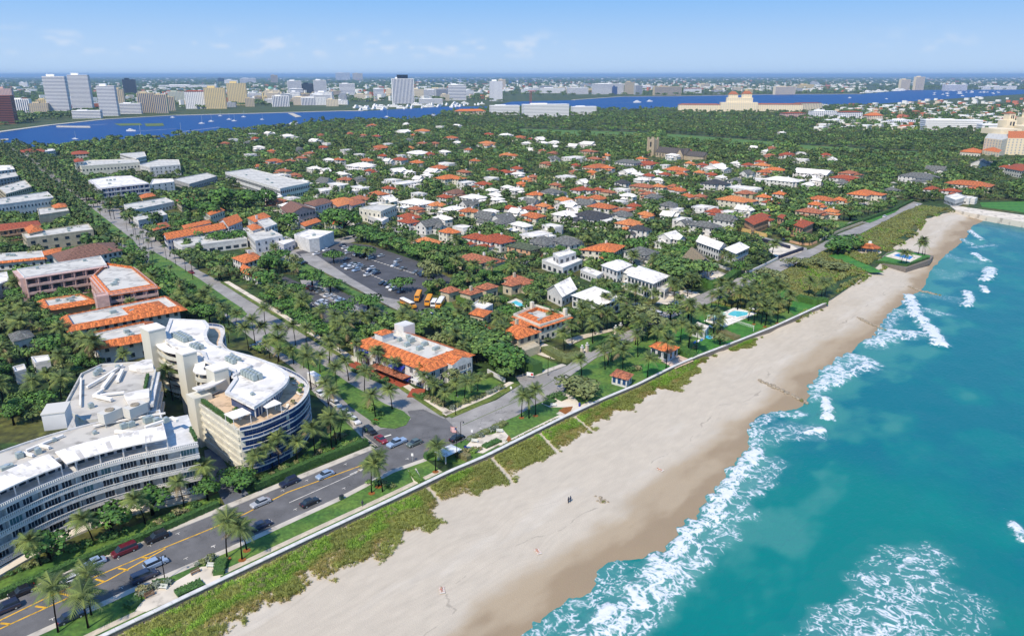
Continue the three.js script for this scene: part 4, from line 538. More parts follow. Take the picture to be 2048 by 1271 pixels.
{ // serpentine condominium
  const o = thing('serpentine_condominium', 'white serpentine condominium with wraparound balconies and stair towers at the avenue corner', 'building');
  const front = curve(ST([[28.9, -35], [33, -33.9], [39.6, -34.5], [45.7, -36.3], [52.6, -42], [56.2, -49], [57.4, -57], [57, -66], [55, -78], [53.6, -88], [56, -98], [61.5, -107], [64, -115], [58, -124]]), 84), west = curve(ST([[54, -128], [42.5, -113], [40, -104], [39.4, -97], [41.4, -90], [42.6, -84], [40, -77], [37.4, -72], [40.6, -68], [41.8, -64.4], [36, -60.5], [30, -60]]), 50);
  const P = [...front, ...west]; block(P);
  let g = new Geo(); g.prism(P, -0.1, 13.0); part('wall', g, mats.cream, o);
  const roofP = [...curve(ST([[34, -36], [43.5, -40.6], [48.4, -44], [52, -49], [53.4, -57], [52.8, -68], [50.6, -80], [49.8, -90], [52.6, -99], [57.4, -107], [59.4, -114]]), 50), ...ST([[52, -125], [43.4, -110], [41, -104], [40.4, -97], [42.4, -90], [43.6, -84], [41, -77], [41.6, -68], [42.8, -64], [39.6, -57], [33.6, -50.5]])];
  const penP = [...curve(ST([[35.4, -38.4], [43, -42.4], [47, -45.6], [50.2, -50], [51.4, -57], [50.8, -68], [48.6, -80], [47.8, -90], [50.6, -99], [55.4, -107], [57.2, -113.4]]), 50), ...ST([[51.6, -122], [43.6, -110], [41.2, -104], [40.7, -97], [42.6, -90], [43.8, -84], [41.3, -77], [41.8, -68], [43, -64], [39.8, -57], [35, -50.3]])];
  g = new Geo(); g.prism(penP, 13.0, 16.5, false); part('penthouse_wall', g, mats.glassBlue, o);
  g = new Geo(); g.prism(roofP, 16.5, 16.9, true, true); part('roof', g, mats.roofWhite, o); g = new Geo(); ringTop(g, roofP, 1.1, 16.9, 17.35); part('roof_edge', g, mats.white, o);
  { const c = along(penP.slice(0, 51), 60); for (let i = 0; i < 60; i += 1) { const m = c[i], n = c[i + 1], tr = Math.atan2(-(n.z - m.z), n.x - m.x); boxPart('mullion', 0.25, 3.3, 0.3, m.x, 14.7, m.z, tr, mats.white, o); } }
  for (let f = 0; f < 5; f++) {
    const y = 1.9 + f * 2.75; g = new Geo(); ribbon(g, front, -0.5, 1.0, y, y + 0.32); part('balcony_slab', g, mats.white, o);
    g = new Geo(); ribbon(g, front, 0.86, 0.93, y + 0.36, y + 1.12); part('glass_rail', g, mats.glassBlue, o); g = new Geo(); ribbon(g, front, 0.82, 1.0, y + 1.12, y + 1.22); part('hand_rail', g, mats.white, o);
    g = new Geo(); for (let i = 0; i < 84; i += 2) { const a = front[i], b = front[i + 1], tr = Math.atan2(-(b.z - a.z), b.x - a.x); const pos = offsetLine([a, b], 0.9)[0]; g.box(pos.x, y + 0.3, pos.z, 0.08, 0.84, 0.1, tr); } part('rail_post', g, mats.white, o);
  }
  for (let f = 0; f < 5; f++) { const e = along(front, 110); for (let i = 1; i < 108; i++) { if (i % 13 === 0) continue; const a = e[i], b = e[i + 1], tr = Math.atan2(-(b.z - a.z), b.x - a.x), m = a.clone().lerp(b, 0.5), d = a.distanceTo(b); boxPart('window', d * 0.94, f ? 2.4 : 1.8, 0.16, m.x, f ? 0.86 + f * 2.75 : 0.95, m.z, tr, mats.glassBlue, o); } }
  // open galleries on the garden side
  for (let f = 0; f < 5; f++) { const y = 2.5 + f * 2.75, wl = west.slice(10); g = new Geo(); ribbon(g, wl, -0.3, 1.6, y, y + 0.25); part('gallery_slab', g, mats.cream, o); g = new Geo(); ribbon(g, wl, 1.45, 1.62, y + 0.25, y + 1.2); part('gallery_parapet', g, mats.cream, o); g = new Geo(); ribbon(g, wl, 0.02, 0.06, y - 1.5, y - 0.1); part('gallery_shade_strip', g, mats.brown, o); }  // brown strip on the back wall paints the shade inside the gallery
  g = new Geo(); ribbon(g, west.slice(12), -1, 1.9, 16.0, 16.45); part('gallery_roof', g, mats.roofWhite, o);
  for (const [s, t, w, d, h] of [[39.2, -107.5, 5.2, 6.6, 21], [37.6, -81, 4.2, 5, 20], [38.2, -63.4, 4.2, 5, 19.4]]) { const p = fromST(s, t), b = boxPart('stair_tower', w, h, d, p.x, h / 2, p.z, TURN, mats.cream, o); boxPart('tower_roof', w + 0.3, 0.4, d + 0.3, 0, h / 2 + 0.2, 0, 0, mats.roofWhite, b); }
  { const L = ST([[28.9, -35.2], [30, -59.8]]); const e = along(L.slice().reverse(), 1); for (let f = 0; f < 6; f++) { g = new Geo(); ribbon(g, e, -0.2, 0.4, 1.6 + f * 2.1, 2.5 + f * 2.1); part('wall_band', g, mats.cream, o); } }
  { const p = fromST(31, -60.6); boxPart('stair_block', 5, 14.6, 5, p.x, 7.3, p.z, TURN, mats.cream, o); }
  roofUnits(o, [...Array.from({ length: 10 }, (_, i) => [43.5 + (i % 2) * 1.6, -52.6 - Math.floor(i / 2) * 1.5, 1.3, 1.2, 1.6]), ...Array.from({ length: 12 }, (_, i) => [44.8 + (i % 2) * 1.7, -98 - Math.floor(i / 2) * 1.5, 1.4, 1.2, 1.4]), ...Array.from({ length: 6 }, (_, i) => [44 + (i % 2) * 1.5, -88 - Math.floor(i / 2) * 1.6, 1.2, 1.2, 1.3]), ...Array.from({ length: 6 }, (_, i) => [46 + (i % 2) * 1.6, -69 - Math.floor(i / 2) * 1.7, 1.3, 1.3, 1.3]), [46, -59, 0.9, 0.9, 0.7], [38, -44, 0.9, 0.9, 0.6], [49, -76, 0.8, 0.8, 0.5], [49.4, -84, 0.8, 0.8, 0.5]], 16.95);
  g = new Geo(); for (const p of [[[40, -59], [48, -63], [48.3, -62.4], [40.3, -58.4]], [[48, -63], [46, -72], [46.4, -72], [48.4, -63]]]) g.prism(ST(p), 16.9, 17.7); part('roof_screen', g, mats.white, o);
  // roof terrace: paving, awnings, planting
  g = new Geo(); g.cap(offsetPoly(P, -0.35), 13.06); part('terrace_paving', g, M(0.62, 0.48, 0.34, { t: 'stain', s: 8 }), o);
  for (const [s, t, w, d] of [[30.6, -38.4, 5, 4.6], [39.4, -37.4, 4.4, 3.4]]) { const p = fromST(s, t), a = boxPart('awning', w, 0.16, d, p.x, 15.9, p.z, TURN, mats.roofWhite, o); for (const i of [-1, 1]) for (const k of [-1, 1]) boxPart('awning_post', 0.12, 2.8, 0.12, i * (w / 2 - 0.2), -1.45, k * (d / 2 - 0.2), 0, mats.frame, a); }
  // entrance canopy on the avenue side
  { const p = fromST(60.4, -72); const a = boxPart('entrance_canopy', 6.5, 0.5, 4, p.x, 4.2, p.z, TURN, mats.roofWhite, o); for (const i of [-1, 1]) boxPart('canopy_post', 0.4, 3.9, 0.4, i * 2.6, -2.2, -1.4, 0, mats.white, a); }
  const at = (s, t) => fromST(s, t, 13.06); hedge([at(29.6, -40), at(30.6, -58)], 0.9, 1.1, 'hedge', 'terrace planter hedge along the roof edge of the serpentine condominium');
  [[54.4, -47, 5], [55.4, -53, 1], [52, -44, 0], [46.6, -38.8, 3], [55.8, -60, 5], [33.2, -42, 2], [33.6, -45.4, 0]].forEach(([s, t, i]) => plantBush(at(s, t), i, 0.7, 0.9, s, 'potted terrace shrub on the serpentine condominium'));
  [[32, -40.2], [32.4, -41.6], [51, -42.6], [54.2, -50.4], [53.4, -46], [44, -37.6], [42, -36.6]].forEach(([s, t]) => { const p = at(s, t), q = thing('sun_lounger', 'cream lounger on the serpentine condominium roof terrace', 'lounger', p, s); boxPart('cushion', 0.7, 0.16, 1.5, 0, 0.36, 0, 0, mats.concretePale, q); const b = boxPart('backrest', 0.7, 0.14, 0.7, 0, 0.55, -0.95, 0, mats.concretePale, q); b.rotation.x = 0.8; for (const i of [-1, 1]) for (const k of [-1, 1]) boxPart('leg', 0.06, 0.3, 0.06, i * 0.3, 0.15, k * 0.6, 0, mats.frame, q); auto(q, 'cream lounger on the serpentine condominium roof terrace'); });
}
{ // corner villa-style office with tiled ring roof
  const o = thing('corner_building', 'two-storey white corner building with orange tiled roof ring and flat grey centre', 'building'), C = ST([[97.4, -42], [118, -42], [118, -82], [97.4, -82]]); block(offsetPoly(C, 1));
  let g = new Geo(); g.prism(C, -0.1, 6.7, false); part('wall', g, mats.white, o);
  const E = offsetPoly(C, 0.8), I = offsetPoly(C, -4.4), up = (v, y) => v.clone().setY(y); g = new Geo(); for (let i = 0; i < 4; i++) { const j = (i + 1) % 4; g.quad(up(E[i], 6.5), up(E[j], 6.5), up(I[j], 8.6), up(I[i], 8.6)); g.quad(up(E[j], 6.46), up(E[i], 6.46), up(C[i], 6.46), up(C[j], 6.46)); } part('roof', g, mats.orange, o);
  g = new Geo(); for (let i = 0; i < 4; i++) { const j = (i + 1) % 4; g.quad(up(I[i], 7.0), up(I[j], 7.0), up(I[j], 8.62), up(I[i], 8.62)); } part('inner_parapet', g, mats.white, o); g = new Geo(); g.cap(I, 7.1); part('flat_roof', g, mats.roofPale, o);
  // gabled front bay towards the sea, raised stair house, tiled tower roofs
  const bay = rect(fromST(110.5, -41.2), 9, 4, TURN); const wg = new Geo(), rg = new Geo(); wg.prism(bay, -0.1, 6.9, false); const bg = [fromST(106, -39.2), fromST(106, -46), fromST(115, -46), fromST(115, -39.2)]; { const a = bg[0], b = bg[3], m = a.clone().lerp(b, 0.5), back = fromST(110.5, -47); wg.tri(up(a, 6.9), up(b, 6.9), up(m, 8.5)); rg.quad(up(a, 6.85), up(m, 8.6), up(back, 8.7), up(bg[1], 6.9)); rg.quad(up(m, 8.6), up(b, 6.85), up(bg[2], 6.9), up(back, 8.7)); } part('bay_wall', wg, mats.white, o); part('bay_roof', rg, mats.orange, o);
  for (const [s, t, w, d, h] of [[116.4, -76, 5.4, 5.2, 10.6], [106, -75, 5, 4.4, 10.1]]) { const p = fromST(s, t); boxPart('stair_house', w, h, d, p.x, h / 2, p.z, TURN, mats.white, o); } { const p = rect(fromST(106, -75), 5, 4.4, TURN), q = new Geo(); hip(q, p, 10.1, 1.2, 0.4); part('stair_roof', q, mats.orange, o); }
  const win = (a, b, n, y, w, h, arch) => { for (let i = 0; i < n; i++) { const c = a.clone().lerp(b, (i + 0.5) / n), d = b.clone().sub(a), tr = Math.atan2(-d.z, d.x), p = boxPart(arch ? 'arched_window' : 'window', w, h, 0.2, c.x, y + h / 2, c.z, tr, mats.glass, o); if (arch) { const ar = part('arch', new THREE.CylinderGeometry(w / 2, w / 2, 0.2, 14), mats.glass, p); ar.rotation.x = Math.PI / 2; ar.position.y = h / 2; } boxPart('frame', w + 0.24, 0.14, 0.28, 0, -h / 2 - 0.07, 0.03, 0, mats.frame, p); boxPart('mullion', 0.1, h, 0.26, 0, 0, 0, 0, mats.frame, p); } };
  win(fromST(98, -41.95), fromST(105.6, -41.95), 2, 4.0, 1.4, 1.6); win(fromST(115.2, -41.95), fromST(118, -41.95), 1, 4.0, 1.3, 1.6); win(fromST(98, -41.95), fromST(105.6, -41.95), 2, 0.9, 1.4, 1.6, true); win(fromST(106.4, -39.18), fromST(114.6, -39.18), 4, 0.6, 1.4, 1.8, true); win(fromST(109, -39.18), fromST(112, -39.18), 4, 3.9, 0.55, 1.7); win(fromST(106.2, -39.18), fromST(108.6, -39.18), 1, 4.0, 1.2, 1.5); win(fromST(112.4, -39.18), fromST(114.8, -39.18), 1, 4.0, 1.2, 1.5);
  win(fromST(97.38, -80), fromST(97.38, -44), 9, 3.9, 1.4, 1.7); win(fromST(97.38, -80), fromST(97.38, -44), 9, 0.5, 1.6, 2.2);
  for (const [t0, t1, y] of [[-60, -53, 5.4], [-78, -73, 5.4], [-56, -50, 2.6]]) { const q = new Geo(), a = fromST(97.35, t0), b = fromST(97.35, t1), c = fromST(95.7, t1), d = fromST(95.7, t0); q.quad(up(a, y), up(b, y), up(c, y - 1), up(d, y - 1)).quad(up(d, y - 1), up(c, y - 1), up(c, y - 1.4), up(d, y - 1.4)); part('blue_awning', q, mats.awningBlue, o); }
  { const q = new Geo(); q.prism(ST([[94.4, -47], [97.3, -47], [97.3, -43.4], [94.4, -43.4]]), 3.1, 3.4); part('balcony', q, mats.white, o); const r = new Geo(); r.prism(ST([[93.4, -68], [97, -68], [97, -50], [93.4, -50]]), 2.6, 2.75, true, true); part('terrace_roof', r, mats.terra, o); }
  roofUnits(o, [[108, -58, 2.2, 1.4], [112, -60, 2, 1.4], [111, -66, 2.4, 1.6, 1.6], [107.4, -64, 1.8, 1.4], [113.4, -70, 2, 1.4], [112, -54, 2.4, 1.4, 0.9], [109, -70, 1.4, 1.2]], 7.1);
  for (const p of [[[92.5, -50], [96.8, -50], [96.8, -72], [92.5, -72]], [[88.8, -42.4], [94.6, -46.6], [97.2, -43], [92.4, -38.6]], [[92.4, -80], [96.8, -80], [96.8, -73], [92.4, -73]]]) ground('brick_terrace', ST(p), 0.19, mats.brickRed);
  hedge(ST([[97, -36.2], [121, -34.8]]), 1.2, 1.2, 'olive', 'clipped hedge along the coast road pavement beside the corner building lawn'); hedge(ST([[91.2, -37], [91.2, -42]]), 1, 1, 'hedge', 'short hedge at the corner building entrance'); hedge(ST([[90.8, -50], [90.6, -74]]), 0.9, 1, 'hedge', 'hedge along the avenue pavement below the brick terrace');
}

// ================================================================ streets on the left: shops, hotels, offices
const BB = (name, label, px_, h, wall, roof, k = {}) => blockBuilding(name, label, 'building', GG(px_, h), h, mats[wall], mats[roof], k);
BB('courtyard_hotel', 'pink three-storey hotel wing with dark loggias facing a courtyard', [[33, 540], [201, 513], [213, 531], [48, 556]], 11, 'pink', 'roofPale', { floors: 3, ww: 2.8, wh: 2.2, gap: 1.8, y0: 0.5, units: 2, trim: mats.white, loggia: 1.9 });
BB('hotel_block', 'pink block with wide flat grey roof beside the loggia wing', [[184, 553], [212, 528], [268, 536], [313, 573], [215, 589]], 10, 'pink', 'roofPale', { floors: 3, ww: 2.6, wh: 2.0, gap: 2.0, y0: 0.5, units: 3, skirt: [1.4, 1.2, 1.2], loggia: 1.3 });
BB('hotel_stair', 'plain pink stair block in front of the hotel', [[187, 590], [212, 586], [217, 592], [192, 596]], 11, 'pink', 'pink', { windows: false });
BB('courtyard_pavilion', 'low white deck building with orange tiled skirt below the loggia wing', [[86, 601], [161, 591], [182, 602], [96, 616]], 4.6, 'peach', 'roofPale', { skirt: [2.4, 0.2, 1.0], windows: false, units: 4 });
{ const o = BB('tiled_arcade', 'long flat grey roof bordered by orange tiles behind the serpentine condominium', [[133, 634], [330, 596], [358, 616], [146, 655]], 7.6, 'white', 'roofPale', { skirt: [2.6, 0.2, 1.2], units: 5 }); const g = new Geo(); hip(g, GG([[244, 615], [316, 601], [334, 613], [258, 628]], 7.8), 7.7, 1.8, 0.2); part('courtyard_roof', g, mats.orange, o); }
BB('tiled_office', 'flat grey roof with deep orange tiled front next to the stair tower', [[181, 671], [289, 648], [296, 672], [199, 690]], 7.6, 'white', 'roofPale', { skirt: [3.2, 0.2, 1.4], units: 6 });
BB('maroon_roof_house', 'white house under a broad maroon hipped roof', [[104, 508], [225, 485], [243, 500], [122, 525]], 6.5, 'white', 'brown', { hip: 4.2, gap: 1.4 });
BB('drive_in_office', 'tan flat-roofed office with slanted stair beside the avenue', [[43, 468], [176, 448], [186, 460], [52, 478]], 8, 'tan', 'roofPale', { ww: 2.2, gap: 3, units: 3 });
BB('orange_kiosk', 'small orange hipped pavilion roof on the tan office', [[50, 456], [74, 451], [84, 460], [58, 466]], 9.4, 'tan', 'orange', { hip: 2.2, windows: false });
BB('arcade_house', 'peach arcaded house with red tiled roof at the picture edge', [[-20, 450], [73, 441], [80, 450], [-20, 464]], 7, 'peach', 'red', { hip: 1.8, ww: 1.5, wh: 2.2, gap: 1.5, floors: 2, loggia: 1.2 });
BB('cream_block', 'blank cream block with orange roof corner beside the avenue', [[74, 418], [131, 412], [138, 422], [77, 431]], 8, 'tan', 'roofPale', { windows: false, units: 2 });
BB('tiled_pavilion', 'small orange hipped roof on the cream block', [[104, 411], [128, 407], [132, 413], [110, 416]], 9.2, 'tan', 'orange', { hip: 1.8, windows: false });
BB('long_white_office', 'long white office with two rows of narrow windows', [[-30, 402], [94, 384], [107, 396], [-30, 414]], 9.5, 'white', 'roofPale', { floors: 2, ww: 0.9, wh: 1.6, gap: 1.5, units: 3 });
BB('tan_office', 'tan flat-roofed office behind the long white office', [[-6, 375], [49, 360], [63, 374], [11, 389]], 9, 'tan', 'roofPale', { units: 5 });
BB('grey_office', 'grey flat-roofed office at the picture edge', [[-24, 352], [30, 344], [36, 353], [-20, 362]], 9, 'grey', 'roofPale', { units: 3 });
BB('white_office', 'white flat-roofed office farthest along the avenue', [[-24, 332], [23, 331], [29, 339], [-20, 345]], 9, 'white', 'roofWhite', { units: 2 });
BB('blue_hotel', 'white hotel with three rows of blue-shaded balconies', [[179, 360], [217, 354], [261, 352], [297, 367], [201, 377]], 11, 'lilac', 'roofWhite', { floors: 3, ww: 2.6, wh: 2.2, gap: 1.1, glass: mats.glassBlue, units: 4, loggia: 1.5 });
BB('hotel_annex', 'plain white annex joined to the blue hotel', [[299, 370], [305, 359], [345, 358], [348, 364]], 9, 'white', 'roofWhite', { ww: 0.9, gap: 4 });
BB('low_garage', 'low grey flat roof beyond the hotel annex', [[345, 359], [413, 346], [434, 353], [378, 369]], 5, 'grey', 'roofPale');
BB('school', 'long cream school with palms along its front', [[149, 327], [176, 321], [274, 318], [279, 325], [162, 333]], 11, 'cream', 'roofPale', { floors: 2, units: 2 });
BB('school_tower', 'small red-capped tower on the cream school', [[147, 319], [163, 317], [166, 322], [150, 324]], 15, 'cream', 'red', { hip: 1.6 });
BB('school_wing', 'pale wing with blank side wall beside the cream school', [[279, 330], [315, 320], [357, 320], [360, 330], [299, 335]], 10, 'white', 'roofPale', { ww: 0.9, gap: 3 });
BB('school_hall', 'tall white hall behind the cream school', [[239, 308], [288, 304], [292, 313], [272, 317]], 12.5, 'white', 'roofPale', { gap: 1 });
BB('lake_house', 'wide red-roofed house near the lagoon', [[39, 300], [85, 296], [88, 303], [41, 305]], 7, 'cream', 'red', { hip: 2 });
BB('lake_annex', 'white flat-roofed annex beside the wide red-roofed house', [[86, 299], [107, 297], [110, 301], [88, 304]], 6, 'white', 'roofWhite');
BB('red_hall', 'low hall with red hipped roof among the lakeside trees', [[142, 304], [174, 302], [178, 307], [144, 309]], 6, 'cream', 'red', { hip: 2 });
BB('yellow_kiosk', 'yellow pavilion with orange hipped roof in front of the blue hotel', [[279, 391], [303, 386], [310, 391], [284, 396]], 5, 'yellow', 'orange', { hip: 2, ww: 2, gap: 0.6 });
BB('flat_shop', 'long pale flat-roofed shop right of the avenue palms', [[247, 410], [330, 396], [348, 404], [262, 422]], 5, 'white', 'roofPale', { units: 3 });
BB('shop_row', 'row of shops under a long orange tiled roof with dormers', [[327, 470], [440, 449], [450, 456], [334, 478]], 7, 'lilac', 'orange', { gable: 2.4, gap: 0.8, glass: mats.glassBlue });
BB('rear_shop_row', 'narrow orange tiled roof behind the row of shops', [[365, 451], [416, 440], [421, 445], [369, 457]], 7.6, 'white', 'orange', { hip: 1.4 });
BB('gabled_hall', 'large orange gabled hall at the end of the shop row', [[438, 442], [465, 434], [483, 441], [456, 452]], 8, 'lilac', 'orange', { gable: 3.2 });
BB('tiled_lane_house', 'orange tiled house on the lane behind the shops', [[405, 420], [432, 412], [448, 420], [420, 430]], 8, 'cream', 'orange', { hip: 2, chimney: 0.4 });
BB('flat_market', 'long low white flat roof in front of the shop row', [[346, 483], [467, 460], [494, 478], [364, 495]], 5, 'white', 'roofPale', { ww: 3, gap: 1.5, units: 2 });
BB('white_store', 'white two-storey store with blank walls and flat roof', [[486, 458], [520, 449], [565, 472], [510, 483]], 7, 'white', 'roofPale', { ww: 1, gap: 3, units: 2 });
BB('store_cap', 'small orange hipped roof on the white store', [[495, 452], [511, 448], [523, 455], [505, 460]], 8.6, 'white', 'orange', { hip: 1.5, windows: false });
BB('upper_store', 'pale upper block behind the white store', [[515, 442], [537, 437], [554, 449], [530, 457]], 9, 'white', 'roofPale');
BB('porch_shop', 'low shop with pale blue porch at the parking lot', [[549, 482], [572, 474], [590, 482], [567, 491]], 4.6, 'lilac', 'roofWhite', { ww: 2.2, gap: 0.8, glass: mats.glassBlue });
BB('white_theatre', 'tall white windowless hall beside the parking lot', [[588, 470], [616, 460], [667, 464], [638, 477], [618, 480]], 7.4, 'white', 'roofWhite', { windows: false, units: 1 });
BB('pink_gabled_house', 'pink house with long brown gabled roof', [[562, 415], [602, 407], [630, 418], [580, 428]], 8, 'pink', 'brown', { gable: 3.4, gap: 1.2 });
BB('brown_hip_house', 'lilac house with brown hipped roof behind the pink one', [[608, 406], [650, 397], [664, 403], [630, 412]], 8, 'lilac', 'brown', { hip: 2.8 });
BB('veranda_shop', 'shop with orange tiled veranda next to the white hall', [[600, 446], [632, 436], [640, 442], [610, 452]], 4.5, 'lilac', 'orange', { hip: 1.2 });
BB('chimney_house', 'white house with orange roof and tall chimney near the big fig tree', [[495, 435], [526, 425], [540, 433], [510, 444]], 7, 'white', 'orange', { hip: 1.8, chimney: 0.2 });
BB('white_apartments', 'white two-storey apartment block with flat roof and lower porch', [[718, 417], [757, 408], [793, 411], [761, 424]], 8.6, 'cream', 'roofPale', { floors: 2, gap: 2.4 });
BB('apartment_porch', 'low white porch wing of the white apartment block', [[735, 432], [748, 427], [777, 437], [764, 444]], 4.5, 'white', 'roofWhite', { ww: 2.4, gap: 0.5 });
BB('tiled_villa', 'villa with orange hipped roof beside the parking lot entrance', [[465, 515], [505, 505], [522, 515], [489, 526]], 6, 'white', 'orange', { hip: 2.4, chimney: 0.55, gap: 1.4 });
BB('tiled_garage', 'steep orange roof among trees below the villa', [[479, 540], [494, 531], [528, 549], [514, 556]], 3.6, 'white', 'orange', { gable: 2 });
BB('white_campus', 'white arcaded building with long flat roof behind the trees', [[450, 345], [500, 338], [618, 366], [560, 378]], 9.5, 'white', 'roofPale', { floors: 2, ww: 1.6, wh: 2.2, gap: 0.9, units: 4 });
BB('grey_shop', 'low grey-roofed shop with orange edge at the picture edge', [[-10, 509], [83, 503], [88, 515], [-6, 524]], 4.6, 'white', 'roofPale', { skirt: [1.2, 0.1, 0.6], units: 4 });
BB('tiled_shop', 'small orange-roofed shop beside the maroon roof', [[84, 503], [120, 495], [124, 503], [90, 510]], 5, 'cream', 'orange', { hip: 1.4 });
BB('edge_house', 'white flat-roofed house at the left edge below the loggia hotel', [[-14, 549], [13, 545], [18, 562], [-12, 574]], 6, 'white', 'roofWhite', {});
BB('avenue_shop', 'white flat shop between the avenue palms and the shop row', [[262, 432], [322, 421], [334, 430], [276, 442]], 5, 'white', 'roofPale', { units: 2 });
BB('lane_shop', 'orange-roofed shop left of the shop row', [[300, 452], [330, 444], [338, 452], [308, 460]], 6, 'cream', 'orange2', { hip: 1.8 });
BB('lane_house', 'terracotta house behind the flat shop', [[352, 400], [384, 393], [394, 400], [362, 408]], 6, 'tan', 'terra', { hip: 1.8 });
BB('court_house', 'white house with orange roof behind the pink gabled house', [[664, 405], [694, 398], [706, 405], [676, 413]], 7, 'white', 'orange3', { hip: 2 });
BB('red_lane_house', 'brown red roofed house right of the brown one', [[690, 404], [716, 398], [730, 404], [704, 411]], 7, 'lilac', 'terra', { hip: 2 });
BB('shed', 'plain white box shed at the bus yard', [[850, 625], [864, 619], [879, 626], [865, 634]], 4.2, 'white', 'roofWhite', { windows: false, parapet: 0.1 });
// houses in the trees at the left
BB('dark_roof_cottage', 'white cottage with dark hipped roof deep in the trees', [[19, 668], [55, 660], [64, 672], [26, 682]], 5, 'white', 'slate', { hip: 1.6 });
BB('flat_cottage', 'white flat-roofed cottage in the trees', [[62, 716], [96, 712], [100, 722], [70, 728]], 4, 'white', 'roofWhite');
BB('flat_cottage', 'white hut with glazed porch below the trees', [[25, 736], [48, 730], [52, 740], [30, 746]], 4, 'white', 'roofWhite');

// ================================================================ villas along the coast
const villa = (name, label, px_, h, wall, roof, k) => blockBuilding(name, label, 'villa', GG(px_, h), h, mats[wall], mats[roof], k);
{ const o = villa('tiled_ring_villa', 'large villa with orange tiled roof ring around a pale flat roof', [[1027, 630], [1072, 611], [1142, 632], [1080, 652]], 6.6, 'cream', 'roofPale', { skirt: [0.8, 4, 1.2], gap: 1.3, units: 3 }); const a = G(1135, 655, 0), b = G(1085, 668, 0); for (let i = 0; i < 5; i++) { const c = a.clone().lerp(b, 0.2 + i * 0.14); const w = boxPart('arch_shade_panel', 1.4, 2.4, 0.3, c.x, 1.3, c.z + 2.2, TURN, mats.glass, o); w.position.y = 1.3; } for (const [x, y] of [[1130, 632], [1064, 618]]) { const p = G(x, y, 6.6); boxPart('chimney', 1.3, 3.6, 1.3, p.x, 8, p.z, TURN, mats.cream, o); } }  // dark glass boxes on the wall stand in for shade inside the arches
{ const o = villa('tiled_hip_villa', 'villa with broad orange hipped roof and arcaded balcony', [[1006, 662], [1032, 650], [1079, 663], [1037, 677]], 6.2, 'tan', 'orange', { hip: 2.6, gap: 1.2, ww: 1.5, wh: 1.8, chimney: 0.7 }); const p = G(1015, 674, 3.5); boxPart('awning', 7.5, 0.2, 4.6, p.x, 4.6, p.z, TURN, mats.roofPale, o); const a = G(1025, 706), b = G(1046, 700); for (let i = 0; i < 4; i++) { const c = a.clone().lerp(b, i / 3.2); boxPart('arch_shade_panel', 1.3, 2.4, 0.4, c.x, 1.2, c.z - 1, TURN, mats.glass, o); } const w = new Geo(); w.prism(GG([[1003, 686], [1040, 704], [1080, 690], [1060, 676]], 3.2), 0, 3.2); part('terrace', w, mats.tan, o); }  // arch boxes: dark glass put where open arches would lie in shade
villa('tiled_rear_wing', 'orange tiled wing behind the broad hipped villa', [[1023, 645], [1040, 638], [1062, 648], [1046, 655]], 5.8, 'tan', 'orange', { hip: 1.6 });
[[900, 580, 37], [943, 583, 44], [974, 573, 42], [1029, 556, 40], [1024, 567, 36]].forEach(([x, y, w], i) => { const c = G(x, y, 4.6), m = w / ppm(c) * 0.72; villa('terracotta_bungalow', ['leftmost', 'second', 'third', 'farthest', 'fourth'][i] + ' hipped terracotta roof in the row behind the bus yard', rect(c, m * 1.1, m * 0.9, TURN).map((v) => px(v.x, 4.6, v.z)), 4.6, 'tan', 'terra', { hip: 1.9, chimney: i % 2 ? 0.3 : 0 }); });
villa('flat_guest_house', 'low guest house with bright white flat roof beside the villas', [[941, 612], [958, 602], [986, 610], [968, 620]], 4, 'white', 'roofWhite', {});
villa('tiled_guest_house', 'small orange tiled guest house below the white flat roof', [[940, 627], [955, 617], [982, 622], [966, 633]], 4, 'tan', 'orange', { hip: 1.4 });
villa('tiled_cottage', 'tiny orange roof half hidden in trees near the villas', [[955, 656], [966, 648], [978, 656], [967, 664]], 3.4, 'tan', 'orange', { hip: 1.2 });
villa('white_mansion', 'white mansion with broad white hipped roof facing the coast road', [[1256, 550], [1279, 532], [1338, 551], [1306, 566]], 7.6, 'white', 'whiteTile', { hip: 2.4, gap: 0.8, ww: 1.4, wh: 1.9 });
villa('mansion_porch', 'lower white veranda wing along the front of the white mansion', [[1250, 562], [1262, 556], [1312, 573], [1300, 580]], 4, 'white', 'whiteTile', { hip: 1, gap: 0.5, ww: 1.3, wh: 2 });
villa('mansion_east_porch', 'flat-roofed colonnade at the seaward end of the white mansion', [[1304, 573], [1318, 564], [1344, 570], [1330, 582]], 4.2, 'white', 'roofPale', { gap: 0.6, ww: 1.5, wh: 2.6 });
villa('white_pool_house', 'white pool house with square hipped roof behind the mansion', [[1204, 530], [1235, 517], [1263, 529], [1235, 541]], 7, 'white', 'whiteTile', { hip: 2.2, gap: 1.4 });
villa('white_cabana', 'small white flat-roofed cabana left of the pool', [[1161, 541], [1172, 535], [1207, 547], [1194, 554]], 3.6, 'white', 'roofWhite', { gap: 1 });
villa('white_link', 'white hipped link between pool house and mansion', [[1238, 540], [1258, 531], [1276, 538], [1258, 548]], 5, 'white', 'whiteTile', { hip: 1.2 });
villa('white_gabled_villa', 'white villa with large grey-topped white hipped roof', [[1145, 590], [1190, 573], [1248, 595], [1203, 609]], 5.6, 'white', 'whiteTile', { hip: 3.6, gap: 0.9, ww: 1.6, wh: 2.2 });
villa('white_gabled_wing', 'steep white roofed wing at the left of the white villa', [[1095, 578], [1126, 562], [1152, 577], [1124, 592]], 5, 'white', 'whiteTile', { gable: 3.6 });
villa('shingle_house', 'tall house with steep brown shingle roof by the side street', [[1364, 517], [1402, 505], [1425, 528], [1390, 540]], 6.5, 'grey', 'shingle', { gable: 4.6, gap: 1.4 });
